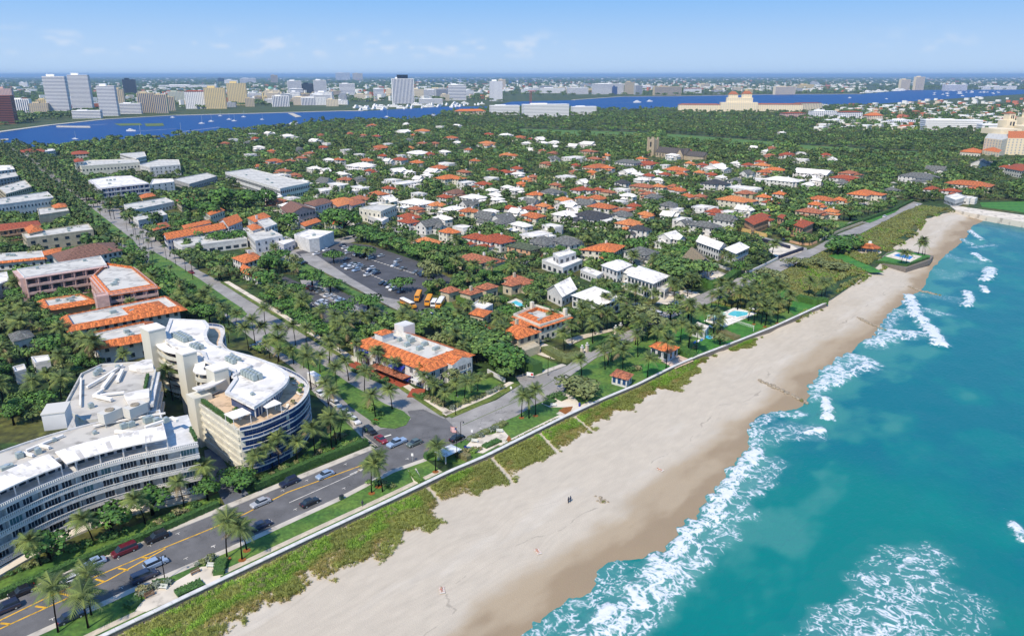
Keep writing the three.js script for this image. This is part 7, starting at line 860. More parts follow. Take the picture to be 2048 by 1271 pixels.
{ const o = thing('pool_canopy', 'mint green flat canopy at the beach club pool', 'canopy', G(1432, 641), TURN); boxPart('roof', 8.5, 0.25, 4.4, 0, 2.7, 0, 0, M(0.42, 0.66, 0.55), o); for (const i of [-1, 1]) for (const k of [-1, 1]) boxPart('post', 0.18, 2.6, 0.18, i * 3.9, 1.3, k * 1.9, 0, boatWhite, o); const u = thing('pool_parasol', 'white square parasol at the beach club pool', 'parasol', G(1505, 626, 0.3)); const q = part('canopy', new THREE.ConeGeometry(2, 0.8, 4), boatWhite, u); q.position.y = 2.6; boxPart('pole', 0.08, 2.4, 0.08, 0, 1.2, 0, 0, mats.metal, u); }
[[1467, 640], [1461, 642], [1440, 650], [1447, 647], [1474, 637], [1423, 655]].forEach(([x, y]) => { const o = thing('sun_lounger', 'l', 'lounger', G(x, y, 0.3), 0.5); boxPart('bed', 0.8, 0.25, 1.9, 0, 0.3, 0, 0, boatWhite, o); const b = boxPart('backrest', 0.8, 0.1, 0.7, 0, 0.6, -0.9, 0, boatWhite, o); b.rotation.x = 0.7; auto(o, 'white lounger on the beach club deck'); });
{ const o = thing('air_cushion', 'round blue and white air ring on the lawn', 'inflatable', G(1420, 676, 0.15)); const t = part('ring', new THREE.TorusGeometry(1.3, 0.35, 8, 20), M(0.06, 0.4, 0.62), o); t.rotation.x = R90; t.position.y = 0.35; const s = part('stripe', new THREE.TorusGeometry(1.3, 0.37, 8, 6, 1.2), boatWhite, o); s.rotation.x = R90; s.position.y = 0.35; [0, 1, 2].forEach((i) => { const q = thing('paddle_board', 'l', 'board', G(1390 + i * 7, 684 - i * 2.5, 0.15), TURN + 0.3); const b = part('board', hullGeo, i % 2 ? boatWhite : M(0.04, 0.16, 0.4), q); b.scale.set(3.2, 0.14, 0.8); boxPart('fin', 0.2, 0.2, 0.03, -1.3, 0.2, 0, 0, mats.black, q); auto(q, (i % 2 ? 'white' : 'blue') + ' board lying on the lawn by the beach cabin'); }); }
// garden walls, balustrades
function wall(list, h, w, m, label, cap, y = 0) { const P = curve(GG(list), Math.max(6, list.length * 4)), o = thing('garden_wall', label, 'wall'); const g = new Geo(); g.prism([...offsetLine(P, -w / 2), ...offsetLine(P, w / 2).reverse()], y - 0.1, y + h); part('wall_face', g, m, o); if (cap) { const c = new Geo(); c.prism([...offsetLine(P, -w / 2 - 0.1), ...offsetLine(P, w / 2 + 0.1).reverse()], y + h, y + h + 0.15); part('coping', c, mats.white, o); } return o; }
wall([[1426, 529], [1460, 541], [1496, 546]], 1.1, 0.4, mats.white, 'white balustrade along the side street below the palms', true); wall([[1498, 546], [1530, 531], [1556, 518]], 1.1, 0.4, mats.white, 'white balustrade along the coast road below the palms', true); wall([[1558, 517], [1606, 500]], 1.8, 0.9, M(0.015, 0.02, 0.05), 'dark clipped boundary screen along the coast road court', false); wall([[1500, 475], [1580, 497]], 1.8, 0.8, M(0.015, 0.02, 0.05), 'dark clipped boundary screen along the villa lane', false); wall([[1466, 458], [1500, 466], [1534, 474]], 2.2, 0.8, mats.yellow, 'long yellow garden wall behind the villa lane', false); wall([[1580, 484], [1600, 489], [1620, 490], [1634, 486]], 1.3, 0.5, mats.peach, 'curved peach garden wall at the road corner', false); wall([[1640, 482], [1680, 463], [1726, 446]], 1.4, 0.4, mats.tan, 'tan wall along the coast road north of the peach garden', false); wall([[975, 745], [1010, 764]], 1.2, 0.3, mats.white, 'low white wall at the end of the corner building lawn', true);
for (const [x, y, l] of [[1164, 708, 'left white gate pillar with urn at the villa drive'], [1174, 703, 'right white gate pillar with urn at the villa drive'], [1231, 667, 'left cream gate pillar at the upper villa drive'], [1241, 662, 'right cream gate pillar at the upper villa drive']]) { const o = thing('gate_pillar', l, 'pillar', G(x, y), TURN); boxPart('shaft', 0.9, 2.6, 0.9, 0, 1.3, 0, 0, mats.coral, o); boxPart('capital', 1.15, 0.2, 1.15, 0, 2.7, 0, 0, mats.white, o); const u = part('urn', new THREE.LatheGeometry([[0.01, 0], [0.25, 0.02], [0.12, 0.2], [0.42, 0.6], [0.36, 0.8], [0.05, 0.85]].map(([a, b]) => new THREE.Vector2(a, b)), 10), mats.white, o); u.position.y = 2.8; }
// boulders and groynes on the beach
const rockG = [1, 2, 3].map((s) => { const g = new THREE.IcosahedronGeometry(1, 1), p = g.attributes.position; for (let i = 0; i < p.count; i++) { const x = p.getX(i), y = p.getY(i), z = p.getZ(i), k = 0.75 + 0.5 * vn(x * 1.7 + s * 9, y * 1.7 + z * 1.3 + 20); p.setXYZ(i, x * k, y * k * 0.7, z * k); } g.computeVertexNormals(); return g; });
function boulder(s, t, r, base, m = mats.rock) { const y = Math.max(beachY(s, t), SEA - 0.2), o = part(numbered('boulder'), rockG[Math.floor(r * 97) % 3], m, scene); o.position.copy(fromST(s, t, y + r * 0.2)); o.scale.setScalar(r); o.rotation.y = s * 3; o.userData = { label: base, category: 'boulder', group: 'boulders on the beach' }; return auto(o, base); }
{ const r = rng(8), mossy = M(0.22, 0.24, 0.09, { t: 'stone', s: 2 }); const grp = (a, b, n, wid, base, sz) => { const A = toST(G(...a, -3)), B = toST(G(...b, -3)); for (let i = 0; i < n; i++) { const t = (i + r()) / n; boulder(lerp(A[0], B[0], t) + rr(-wid, wid, r), lerp(A[1], B[1], t) + rr(-wid, wid, r), rr(sz * 0.5, sz, r), base, t > 0.8 && r() < 0.6 ? mossy : mats.rock); } };
  grp([1520, 765], [1618, 804], 44, 0.7, 'weathered boulder in the nearest groyne', 0.8); grp([1712, 638], [1782, 661], 30, 0.7, 'weathered boulder in the middle groyne', 0.85); grp([1816, 574], [1884, 589], 26, 0.8, 'weathered boulder in the far groyne', 0.95); grp([1192, 1001], [1216, 1010], 12, 0.9, 'pale boulder half buried in the sand', 0.55); grp([1830, 530], [1866, 516], 14, 0.8, 'boulder at the foot of the pool terrace', 0.8); }
// people on the beach and the promenade
function bodyMesh(bones, head, s) { // one continuous skin from tapered capsules
  const N = 44, mc = new MarchingCubes(N, new THREE.MeshStandardMaterial(), false, false, 40000), hs = s; mc.isolation = 0;
  const P = V(0, 0, 0); for (let z = 0; z < N; z++) for (let y = 0; y < N; y++) for (let x = 0; x < N; x++) { P.set((x - N / 2) / (N / 2) * hs, (y - N / 2) / (N / 2) * hs, (z - N / 2) / (N / 2) * hs); let d = 1e9; for (const [a, b, ra, rb] of bones) { const ab = b.clone().sub(a), t = clamp(P.clone().sub(a).dot(ab) / ab.lengthSq()), q = P.distanceTo(a.clone().addScaledVector(ab, t)) - lerp(ra, rb, t), k = 0.05, h = clamp(0.5 + 0.5 * (q - d) / k); d = d > 1e8 ? q : lerp(q, d, h) - k * h * (1 - h); } mc.field[x + y * N + z * N * N] = -d; }
  mc.update(); const n = mc.count, g = new THREE.BufferGeometry(); g.setAttribute('position', new THREE.BufferAttribute(mc.positionArray.slice(0, n * 3), 3)); g.setAttribute('normal', new THREE.BufferAttribute(mc.normalArray.slice(0, n * 3), 3)); g.scale(hs, hs, hs); return g; }
const v3 = (a) => V(...a), bn = (l) => l.map(([a, b, ra, rb]) => [v3(a), v3(b), ra, rb]);
const standing = bodyMesh(bn([[[0, 0.05, 0], [0, 0.45, 0], 0.15, 0.19], [[0, 0.45, 0], [0, 0.6, 0], 0.08, 0.06], [[0, 0.7, 0.01], [0, 0.76, 0.02], 0.095, 0.1], [[-0.1, 0, 0], [-0.12, -0.4, 0.05], 0.1, 0.065], [[-0.12, -0.4, 0.05], [-0.12, -0.8, 0], 0.065, 0.045], [[0.1, 0, 0], [0.12, -0.4, -0.06], 0.1, 0.065], [[0.12, -0.4, -0.06], [0.12, -0.8, -0.14], 0.065, 0.045], [[-0.12, -0.82, 0], [-0.12, -0.84, 0.13], 0.045, 0.04], [[0.12, -0.82, -0.14], [0.12, -0.84, 0], 0.045, 0.04], [[-0.2, 0.45, 0], [-0.26, 0.15, 0.02], 0.06, 0.045], [[-0.26, 0.15, 0.02], [-0.24, -0.1, 0.12], 0.045, 0.035], [[0.2, 0.45, 0], [0.26, 0.15, -0.03], 0.06, 0.045], [[0.26, 0.15, -0.03], [0.25, -0.1, 0.05], 0.045, 0.035]]), 0, 0.95);
const lying = bodyMesh(bn([[[0, 0, -0.05], [0, 0.02, -0.45], 0.14, 0.17], [[0, 0.02, -0.45], [0, 0.03, -0.6], 0.08, 0.06], [[0, 0.05, -0.7], [0, 0.05, -0.76], 0.095, 0.1], [[-0.09, 0, 0], [-0.11, 0.02, 0.4], 0.09, 0.06], [[-0.11, 0.02, 0.4], [-0.12, -0.03, 0.8], 0.06, 0.04], [[0.09, 0, 0], [0.13, 0.12, 0.35], 0.09, 0.06], [[0.13, 0.12, 0.35], [0.12, -0.03, 0.66], 0.06, 0.04], [[-0.2, 0, -0.45], [-0.32, -0.02, -0.2], 0.055, 0.04], [[-0.32, -0.02, -0.2], [-0.34, -0.04, 0.05], 0.04, 0.03], [[0.2, 0, -0.45], [0.32, 0.02, -0.6], 0.055, 0.04], [[0.32, 0.02, -0.6], [0.12, 0.06, -0.8], 0.04, 0.03]]), 0, 0.95);
const skin = M(0.45, 0.27, 0.18, { roughness: 0.6 });
for (const [x, y, tone, l, sk] of [[725, 1012, [0.05, 0.05, 0.07], 'person in dark clothes walking along the promenade', 1], [1137, 1004, [0.03, 0.03, 0.05], 'left of two dark figures standing on the sand', 0], [1141, 1002, [0.02, 0.04, 0.09], 'right of two dark figures standing on the sand', 0]]) { const b = y > 1008 ? G(x, y, 0.15) : fromST(...toST(G(x, y, -1.8)), beachY(...toST(G(x, y, -1.8)))), o = thing('person', l, 'person', b, 0.6); const p = part('body', standing, M(...tone), o); p.position.y = 0.87; const h = part('hair', new THREE.SphereGeometry(0.115, 8, 6), mats.black, o); h.position.set(0, 1.66, -0.02); }
for (const [x, y, t, l] of [[1075, 1101, 0.4, 'person sunbathing on a towel nearest the wet sand edge'], [883, 1180, 0.2, 'person sunbathing on a pale towel in the lower beach'], [1320, 937, 0.8, 'person sunbathing on a white towel near the surf']]) { const q = toST(G(x, y, -2)), b = fromST(...q, beachY(...q) + 0.12), o = thing('person', l, 'person', b.clone().add(V(0, 0.14, 0)), t); part('body', lying, skin, o); const s = part('swimwear', new THREE.SphereGeometry(0.155, 10, 6), M(0.5, 0.03, 0.08), o); s.scale.set(1, 0.95, 0.8); const h = part('hair', new THREE.SphereGeometry(0.12, 8, 6), mats.bark, o); h.position.set(0, 0.06, -0.79); const w = thing('beach_towel', 'towel under the ' + l.replace('person ', 'sunbather ').replace('sunbathing on a', 'with the'), 'towel', b, t); const g = new Geo(); for (let i = 0; i < 6; i++) { g.color(...(i % 2 ? [0.6, 0.56, 0.5] : [0.55, 0.42, 0.38])); g.box(0.1 - 0.02 * (i % 2), 0, -0.85 + i * 0.34, 1.1, 0.03, 0.34); } part('cloth', g, mats.painted, w); w.userData.label = l.includes('nearest') ? 'striped towel nearest the wet sand edge' : l.includes('pale') ? 'striped towel in the lower beach' : 'striped towel near the surf'; }

// ================================================================ planting
for (const p of [[[-90, 1225], [-60, 1190], [0, 1162], [120, 1108], [250, 1058], [400, 1002], [438, 985], [440, 1010], [286, 1078], [141, 1134], [0, 1194], [-90, 1234]]]) raised('lawn', GG(p), 0.1, mats.grass);
raised('lawn', GG([[503, 972], [540, 948], [600, 915], [640, 880], [660, 832], [668, 822], [700, 852], [736, 886], [640, 928], [540, 968]]), 0.1, mats.grass);
ground('driveway', GG([[408, 900], [430, 896], [462, 945], [497, 988], [450, 1010], [436, 985], [412, 940]]), 0.06, M(0.17, 0.19, 0.23, { t: 'asphalt', s: 15 }));
hedge(GG([[-60, 1222], [0, 1196], [141, 1135], [286, 1078], [436, 1012]], 0.1), 1.5, 1.5, 'hedge', 'long clipped hedge in front of the balcony condominium', 16, 0.3);
hedge(GG([[511, 979], [620, 932], [734, 888]], 0.1), 1.6, 1.9, 'hedge', 'long clipped hedge in front of the serpentine condominium', 16, 0.3);
for (const [l, w, h, t, n] of [[[[352, 1190], [375, 1180], [405, 1167]], 2.6, 0.7, 'hedge', 'low clipped bed in the middle of the plaza'], [[[437, 1150], [440, 1136], [446, 1122]], 2.4, 1, 'hedge', 'clipped bed at the upper end of the plaza'], [[[307, 1172], [322, 1166], [338, 1168]], 2.2, 0.8, 'hedge', 'clipped bed around the plaza lamp'], [[[258, 1206], [272, 1212]], 2.6, 1, 'hedge', 'rounded clipped bed below the plaza'], [[[968, 895], [982, 888], [999, 881]], 2.2, 0.6, 'hedge', 'low clipped bed in the flagpole plaza'], [[[938, 880], [955, 872]], 1.8, 0.8, 'olive', 'flowering bed at the kerb of the flagpole plaza'], [[[965, 868], [978, 862]], 2.2, 0.8, 'olive', 'diamond bed north of the flagpole'], [[[988, 856], [1012, 846]], 2, 0.8, 'olive', 'bed along the kerb north of the flagpole'], [[[1092, 809], [1108, 801]], 2.4, 0.7, 'hedge', 'left bed of the third plaza'], [[[1118, 800], [1130, 795]], 2.4, 0.7, 'hedge', 'right bed of the third plaza'], [[[850, 918], [880, 904]], 1.4, 1.6, 'hedge', 'hedge on the road side of the shelter'], [[[823, 944], [832, 958], [845, 966]], 1.6, 1, 'bright', 'bright hedge beside the junction path'], [[[912, 905], [925, 915], [938, 920]], 2, 1.4, 'bronze', 'bronze hedge beside the shelter'], [[[985, 905], [1060, 866], [1120, 838]], 0.7, 0.7, 'olive', 'thin planting along the sea wall promenade'],
  [[[1020, 720], [1050, 737], [1075, 748]], 4.5, 4, 'hedge', 'tall dense hedge behind the corner building lawn'], [[[858, 578], [885, 590], [925, 602], [940, 612]], 2.4, 2.2, 'bright', 'bright clipped hedge around the bus yard'], [[[985, 552], [1010, 541], [1030, 534]], 6, 2.6, 'bright', 'large bright clipped hedge below the green-roofed house'], [[[1090, 700], [1130, 722], [1162, 712]], 4, 1.8, 'olive', 'thick hedge beside the villa drive'], [[[1178, 702], [1230, 676]], 2, 1.6, 'hedge', 'clipped hedge along the coast road before the villa lawn'], [[[1400, 566], [1420, 576], [1450, 566], [1475, 548]], 4, 3, 'ficus', 'curving clipped hedge at the side street corner'], [[[1395, 535], [1412, 545]], 5, 3, 'ficus', 'rounded clipped hedge beside the shingle house'], [[[1596, 600], [1630, 608], [1652, 606]], 3.5, 2.6, 'ficus', 'dense clipped hedge at the end of the beach lawn'], [[[1438, 664], [1455, 672], [1474, 679]], 3.4, 1.6, 'bronze', 'bronze hedge between the beach lawns'], [[[1362, 700], [1375, 712], [1390, 716]], 3.4, 1.8, 'ficus', 'round hedge beside the stone terrace'], [[[1752, 524], [1812, 533], [1858, 517]], 1.2, 1.1, 'hedge', 'clipped hedge around the beach pool terrace'], [[[1540, 440], [1580, 460], [1630, 478]], 3, 2, 'hedge', 'hedge in front of the red villas'], [[[1634, 480], [1700, 452], [1790, 420], [1826, 402]], 2, 1.8, 'hedge', 'long clipped hedge along the far coast road'], [[[670, 573], [700, 589]], 1.4, 1, 'hedge', 'row of clipped shrubs on the parking strip'], [[[712, 596], [745, 613]], 1.4, 1, 'hedge', 'second row of clipped shrubs on the parking strip'], [[[640, 560], [662, 570]], 1.4, 1, 'hedge', 'third row of clipped shrubs on the parking strip'], [[[640, 481], [600, 496], [575, 500]], 1.4, 0.9, 'bronze', 'low red-brown hedge at the parking lot entrance'],
]) hedge(GG(l, 0.15), w, h, t, n);
// coconut palms seen one by one: photo position of the foot, kind, size
const PX = [[454, 1116, 1], [484, 1118, 0], [493, 1099, 2], [116, 1264, 1, 1.05], [176, 1255, 0, 1.1], [182, 1229, 3], [81, 1130, 2], [187, 1088, 2, 1.1], [290, 1047, 2], [368, 1011, 0, 0.9], [416, 976, 2, 1.05], [505, 954, 2, 0.95], [545, 935, 0], [558, 932, 3, 0.9], [594, 922, 2], [630, 911, 0], [663, 896, 3], [672, 888, 0], [657, 836, 1], [680, 880, 2], [743, 985, 0], [757, 972, 3, 0.9], [765, 983, 1, 0.9], [871, 942, 0], [1043, 834, 0, 1.05], [1071, 830, 3, 0.95], [1058, 836, 2], [751, 838, 0], [674, 785, 3], [729, 784, 0], [697, 760, 2], [784, 817, 2], [658, 730, 2], [656, 806, 0], [497, 699, 1], [510, 688, 3], [530, 650, 0], [555, 699, 0, 1.1], [535, 685, 2], [591, 691, 0], [613, 699, 1], [607, 735, 2], [587, 727, 4], [622, 778, 3, 1.15], [640, 745, 2], [660, 730, 1], [449, 662, 3], [457, 685, 4], [715, 725, 3, 0.78], [772, 744, 2, 0.78], [788, 763, 3, 0.78], [803, 755, 0, 0.78], [845, 772, 0, 0.78], [852, 792, 3, 0.78], [889, 814, 2, 0.78], [913, 792, 2, 0.78], [929, 803, 0, 0.9], [942, 785, 2, 0.78], [955, 781, 2, 0.78], [868, 800, 2, 0.78], [700, 700, 0], [690, 690, 1], [680, 705, 2], [725, 735, 4], [760, 745, 0], [1163, 753, 2], [1210, 738, 0], [1216, 728, 2], [1392, 711, 3], [1332, 738, 3, 1.05], [1295, 754, 0], [1427, 666, 0, 1.1], [1361, 683, 0], [1366, 648, 2], [1374, 652, 0], [1382, 655, 3], [1422, 620, 0], [1435, 624, 1], [1463, 616, 3], [1450, 612, 0], [1514, 634, 1], [1508, 647, 3], [1530, 652, 0], [1534, 640, 2], [1555, 645, 3], [1577, 626, 0], [1475, 620, 1], [1490, 618, 3], [1500, 612, 0], [1480, 606, 2], [1520, 612, 1], [1543, 615, 2], [1560, 606, 0], [1440, 605, 3], [1460, 600, 1], [1530, 600, 3], [1570, 612, 1], [1500, 598, 2], [1642, 597, 0], [1650, 590, 2], [1802, 530, 0, 0.9], [1812, 530, 2], [1837, 509, 0], [1845, 510, 3, 0.9], [1850, 511, 2], [1144, 686, 0], [1185, 686, 0, 1.1], [1190, 668, 1], [1200, 664, 3], [1214, 659, 0], [1222, 655, 2], [1246, 653, 0], [1176, 660, 2], [1164, 665, 3], [1271, 618, 3], [1304, 616, 2], [1257, 608, 0], [1348, 616, 3, 1.2], [1358, 598, 0], [1383, 588, 1], [1375, 592, 3], [1320, 571, 2], [1340, 590, 0], [1366, 580, 2], [1240, 640, 1], [1230, 632, 3], [1210, 625, 0], [1180, 640, 2], [1160, 650, 1], [1290, 600, 4], [1000, 690, 0], [1110, 660, 2], [1240, 690, 2], [1275, 690, 3], [200, 745, 3, 1.2], [182, 740, 1, 1.2], [193, 738, 0, 1.2], [345, 800, 3], [330, 792, 0], [350, 780, 1], [320, 760, 2], [245, 742, 2], [735, 520, 4], [690, 478, 4], [682, 480, 4], [858, 792, 4], [838, 760, 4]];
PX.forEach(([x, y, i, s = 1], n) => plantPalm(G(x, y, 0.1), 'coconut', i, s * (0.94 + 0.12 * hash(n, 4)), hash(n, 9) * 6.28, 'coconut palm', 'palm tree', 'coconut palms'));
{ const r = rng(88), zone = GG([[1170, 745], [1260, 690], [1400, 604], [1520, 560], [1600, 585], [1640, 598], [1560, 640], [1480, 672], [1380, 712], [1290, 752]]); let n = 0, g = 0; const lawnsAt = blockers.slice(); while (n < 46 && g++ < 3000) { const x = rr(1170, 1640, r), y = rr(560, 752, r), p = G(x, y, 0.1); if (!inPoly(p.x, p.z, zone)) continue; const hard = lawnsAt.some((b) => inPoly(p.x, p.z, b.P)); if (hard && r() < 0.85) continue; if (n % 5 < 3) plantPalm(p, 'coconut', Math.floor(r() * 5), rr(0.8, 1.1, r), r() * 6, 'coconut palm', 'palm tree', 'coconut palms'); else { const k = Math.floor(r() * 4); plantBush(p, k, rr(0.9, 1.7, r), rr(0.8, 1.4, r), r() * 6, ['green garden shrub', 'olive garden shrub', 'dense green shrub', 'bronze-leaved shrub'][k]); } n++; } }
// mulch rings under the park palms
[[454, 1117], [484, 1119], [493, 1100], [743, 986], [757, 973], [871, 943], [1043, 835], [1071, 831], [751, 839], [663, 897], [1508, 648], [1530, 653], [1555, 646], [1422, 621]].forEach(([x, y], i) => { const g = new Geo(), c = G(x, y, 0.17); g.prism(Array.from({ length: 12 }, (_, k) => V(c.x + Math.cos(k * 0.5236) * 0.85, 0, c.z + Math.sin(k * 0.5236) * 0.8)), 0.1, 0.19 + 0.003 * i); setting('mulch_ring', g, mats.mulch); });
// large and middling shade trees seen one by one: foot, kind, width and height factor
[[690, 470, 4, 2.5, 1.9], [725, 480, 1, 1.9, 1.4], [665, 460, 4, 1.8, 1.6], [760, 490, 1, 1.7, 1.2], [795, 500, 1, 1.6, 1.1], [830, 512, 1, 1.5, 1.1], [858, 520, 4, 1.4, 1.2], [880, 545, 0, 1.4, 1.3], [668, 526, 5, 1.5, 1.3], [730, 516, 5, 1.7, 1.2], [712, 513, 5, 1.4, 1.2], [801, 584, 5, 1.6, 1.3], [867, 572, 3, 1.2, 1.4], [858, 556, 3, 1.3, 1.2], [624, 572, 5, 1.7, 1.5], [661, 584, 5, 1.5, 1.2], [590, 594, 5, 1.4, 1.2], [686, 634, 5, 1.6, 1.3], [736, 622, 5, 1.7, 1.4], [602, 618, 1, 1.0, 0.8], [588, 534, 3, 1.0, 0.9], [556, 528, 1, 1.3, 1.2], [540, 548, 4, 1.4, 1.2], [622, 656, 1, 1.2, 0.8], [596, 640, 1, 1.2, 0.8], [570, 622, 1, 1.2, 0.8], [548, 604, 1, 1.2, 0.85], [530, 580, 4, 1.4, 1.1], [642, 674, 1, 1.2, 0.85], [512, 566, 3, 1.3, 1.1], [870, 655, 0, 1.6, 1.0], [900, 668, 0, 1.6, 1.0], [935, 684, 0, 1.7, 1.0], [965, 700, 2, 1.6, 0.9], [990, 716, 2, 1.6, 0.9], [1005, 735, 4, 1.6, 1.0], [1020, 750, 4, 1.3, 1.0], [840, 668, 0, 1.5, 0.9], [795, 668, 0, 1.5, 1.0], [770, 662, 0, 1.5, 0.9], [735, 678, 1, 1.3, 0.8], [700, 684, 1, 1.3, 0.8], [755, 690, 0, 1.2, 1.0], [920, 690, 2, 1.4, 1.0], [950, 716, 0, 1.4, 1.0], [1150, 790, 3, 1.6, 0.8], [1170, 798, 3, 1.4, 0.7], [1300, 668, 3, 1.9, 1.2], [1285, 650, 3, 1.6, 1.1], [1360, 572, 2, 2.1, 1.3], [1388, 566, 2, 1.8, 1.2], [1335, 560, 2, 1.5, 1.2], [1690, 500, 4, 2.4, 1.0], [1675, 508, 4, 1.8, 0.9], [450, 425, 4, 2.6, 2.1], [500, 425, 4, 2.4, 1.9], [420, 445, 4, 1.9, 1.6], [380, 430, 4, 1.8, 1.5], [535, 420, 4, 2.0, 1.8], [580, 460, 4, 1.6, 1.3], [390, 485, 1, 1.6, 1.4], [440, 492, 1, 1.5, 1.4], [475, 488, 1, 1.5, 1.3], [1220, 545, 4, 1.5, 1.2], [1272, 515, 4, 1.6, 1.3], [1580, 470, 4, 1.6, 1.1], [1600, 462, 2, 1.7, 1.1], [1640, 460, 0, 1.8, 0.9], [1470, 500, 0, 1.4, 1.2], [305, 1028, 4, 1.05, 0.75], [225, 1070, 4, 1.1, 0.8], [100, 1122, 4, 1.0, 0.75], [415, 1000, 4, 0.8, 0.6], [480, 985, 4, 0.9, 0.6], [470, 968, 1, 0.9, 0.6], [350, 600, 1, 1.3, 0.9], [368, 612, 1, 1.2, 0.9], [330, 585, 4, 1.3, 1.0], [305, 566, 4, 1.2, 1.0], [395, 632, 1, 1.2, 0.9], [420, 646, 4, 1.1, 0.9], [1440, 690, 3, 0.9, 0.6], [1340, 640, 0, 1.1, 0.9], [1700, 440, 0, 1.6, 0.9], [1550, 570, 3, 1.6, 0.8], [1530, 560, 3, 1.4, 0.8], [1510, 575, 0, 1.4, 0.9], [1590, 535, 3, 1.6, 0.7], [1670, 540, 3, 1.8, 0.5], [1630, 530, 3, 1.4, 0.5]
].forEach(([x, y, i, sx, sy], n) => plantTree(G(x, y, 0), i, sx * 1.18, sy * 1.15, hash(n, 3) * 6.28, ['leafy shade tree', 'dome-shaped fig tree', 'tall leafy tree', 'olive-leaved tree', 'dense green tree', 'round clipped tree'][i]));
// shrubs around the condominiums, the corner building and the park
{ const r = rng(55), spots = []; const line = (a, b, n, j, k) => { for (let i = 0; i < n; i++) { const t = (i + r() * 0.8) / n; spots.push([lerp(a[0], b[0], t) + rr(-j, j, r), lerp(a[1], b[1], t) + rr(-j, j, r) * 0.5, pick(k, r), rr(0.6, 1.2, r)]); } };
  line([515, 965], [600, 925], 14, 4, [0, 1, 3]); line([600, 925], [720, 882], 16, 8, [0, 1, 3, 5]); line([300, 1055], [400, 1012], 8, 4, [0, 5, 3]); line([20, 1150], [120, 1112], 8, 5, [0, 1]); line([130, 1105], [260, 1060], 8, 5, [0, 5]); line([640, 890], [700, 870], 8, 10, [0, 1, 3]); line([740, 862], [760, 828], 5, 6, [0, 2]); line([730, 815], [752, 818], 6, 3, [0, 5]); line([905, 818], [1005, 776], 16, 2, [4, 1]); line([715, 735], [780, 765], 12, 3, [0, 1]); line([840, 790], [890, 815], 10, 4, [0, 3]); line([310, 1175], [345, 1165], 5, 3, [4, 1]); line([395, 1130], [430, 1118], 6, 4, [4, 1]); line([280, 1190], [300, 1180], 5, 4, [4, 1, 3]); line([940, 880], [1010, 850], 10, 4, [4, 1]); line([1085, 800], [1130, 790], 6, 3, [4, 0]); line([740, 965], [790, 975], 6, 5, [1, 5]); line([930, 905], [960, 900], 5, 4, [3, 5]); line([330, 780], [375, 800], 10, 6, [0, 1, 3]); line([395, 850], [470, 930], 9, 4, [0, 1]); line([1130, 770], [1180, 795], 12, 8, [3, 1]); line([220, 640], [330, 618], 16, 3, [0, 2]); line([225, 700], [290, 680], 14, 4, [0, 2]);
  spots.forEach(([x, y, k, s]) => plantBush(G(x, y, 0.12), k, s, s * rr(0.7, 1.1, r), r() * 6, ['green garden shrub', 'olive garden shrub', 'dense green shrub', 'bronze-leaved shrub', 'silvery shrub', 'bright green shrub'][k])); }
